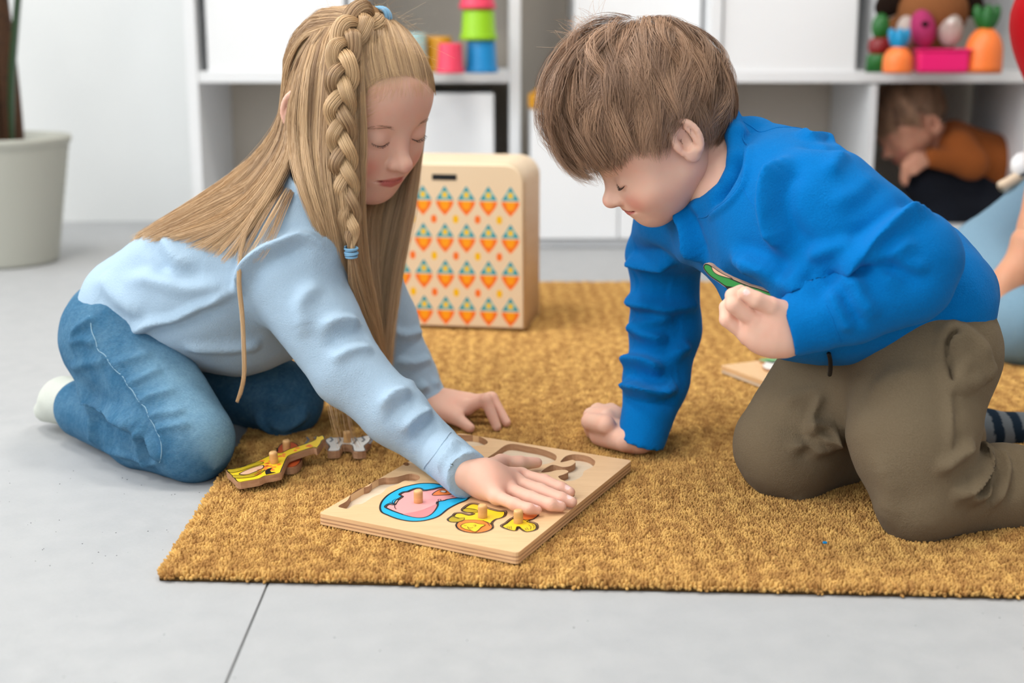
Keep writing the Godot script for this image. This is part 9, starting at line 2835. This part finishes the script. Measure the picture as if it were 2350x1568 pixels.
func paint_scalp(s: Pelt, at: Transform3D, colour: Color, short_cut: bool) -> void:
	var inv := at.affine_inverse()
	for k in s.v.size():
		var p: Vector3 = inv * s.v[k]
		if p.length() > 0.135:
			continue
		var line := hairline(atan2(p.x, p.z)) + 0.004
		if not short_cut:
			# drawn back hairline: high over the brow, down behind the temples
			var a := absf(atan2(p.x, p.z))
			line = lerpf(0.066, 0.052, clampf(a / 0.9, 0, 1)) if a < 0.9 else lerpf(0.052, -0.03, clampf((a - 0.9) / 0.5, 0, 1))
		if absf(p.x) > 0.0735:
			continue
		s.c[k] = s.c[k].lerp(colour, smoothstep(-0.003, 0.003 if short_cut else 0.012, p.y - line))

# lashes and brows, drawn as short hairs in head space
func lashes_and_brows(who: Node3D, at: Transform3D, side: float, lash_col: Color, brow_col: Color, lid_low: float, seed_no: int) -> void:
	var k := Locks.new()
	k.rng.seed = seed_no
	k.face = at.basis.z.normalized()
	var rng := k.rng
	for j in 46:
		var t := j / 45.0
		var a := lerpf(-1.0, 1.0, t)
		var x := 0.0278 + a * 0.0108
		var y := -0.0032 - lid_low * (1.0 - a * a)
		var z := 0.0782 - 0.0034 * a * a - 0.0012 * a
		var root := Vector3(side * x, y, z)
		var out := Vector3(side * (0.25 + 0.5 * a), -0.55, 1.0).normalized()
		var len := lerpf(0.0028, 0.0050, clampf(0.5 + a * 0.5, 0, 1)) * rng.randf_range(0.8, 1.15)
		var pts := PackedVector3Array([at * root, at * (root + out * len * 0.55), at * (root + out * len + Vector3(0, len * 0.22, 0))])
		k.strand(pts, 0.00026, 0.00008, lash_col, lash_col)
	# lid margin
	var rim := PackedVector3Array()
	for j in 13:
		var a := lerpf(-1.0, 1.0, j / 12.0)
		rim.append(at * Vector3(side * (0.0278 + a * 0.0112), -0.0036 - lid_low * (1.0 - a * a), 0.0780 - 0.0034 * a * a - 0.0012 * a))
	k.strand(rim, 0.00040, 0.00035, lash_col, lash_col)
	# the eyeball behind the lids, looking down
	var ball := MB.new()
	var centre := Vector3(side * 0.0278, -0.0015, 0.0660)
	var gaze := Vector3(-side * 0.08, -0.56, 0.82).normalized()
	var rings := 28
	for q in rings + 1:
		for w in rings + 1:
			var th := PI * q / rings
			var ph := TAU * w / rings
			var dr := Vector3(sin(th) * cos(ph), cos(th), sin(th) * sin(ph))
			var off := dr.angle_to(gaze)
			ball.colour = Color(0.012, 0.010, 0.009) if off < 0.22 else (Color(0.075, 0.055, 0.045) if off < 0.55 else Color(0.62, 0.58, 0.55))
			ball.vert(at * (centre + dr * 0.0116) - who.position, at.basis * dr)
	for q in rings:
		for w in rings:
			var f := q * (rings + 1) + w
			ball.quad(f, f + 1, f + rings + 2, f + rings + 1)
	part("eye", ball.done(), M.eyeball, who)
	var ln := part("eyelashes", k.done(who.position), M.hair_strands, who)
	ln.set_meta("kind", "stuff")
	var b := Locks.new()
	b.rng.seed = seed_no + 1
	b.face = at.basis.z.normalized()
	for j in 70:
		var t := b.rng.randf()
		var x := lerpf(0.013, 0.043, t)
		var y := 0.0135 + 0.004 * sin(t * 2.6) - 0.004 * t * t + b.rng.randf_range(-0.0021, 0.0021)
		var z := 0.0795 - 0.013 * t * t
		var root := Vector3(side * x, y, z)
		var d := Vector3(side * 0.9, 0.25 - 0.6 * t, -0.25).normalized() * 0.0052
		b.strand(PackedVector3Array([at * root, at * (root + d * 0.5 + Vector3(0, 0, 0.0006)), at * (root + d)]), 0.00015, 0.00007, brow_col, brow_col)
	var bn := part("eyebrow", b.done(who.position), M.hair_strands, who)
	bn.set_meta("kind", "stuff")
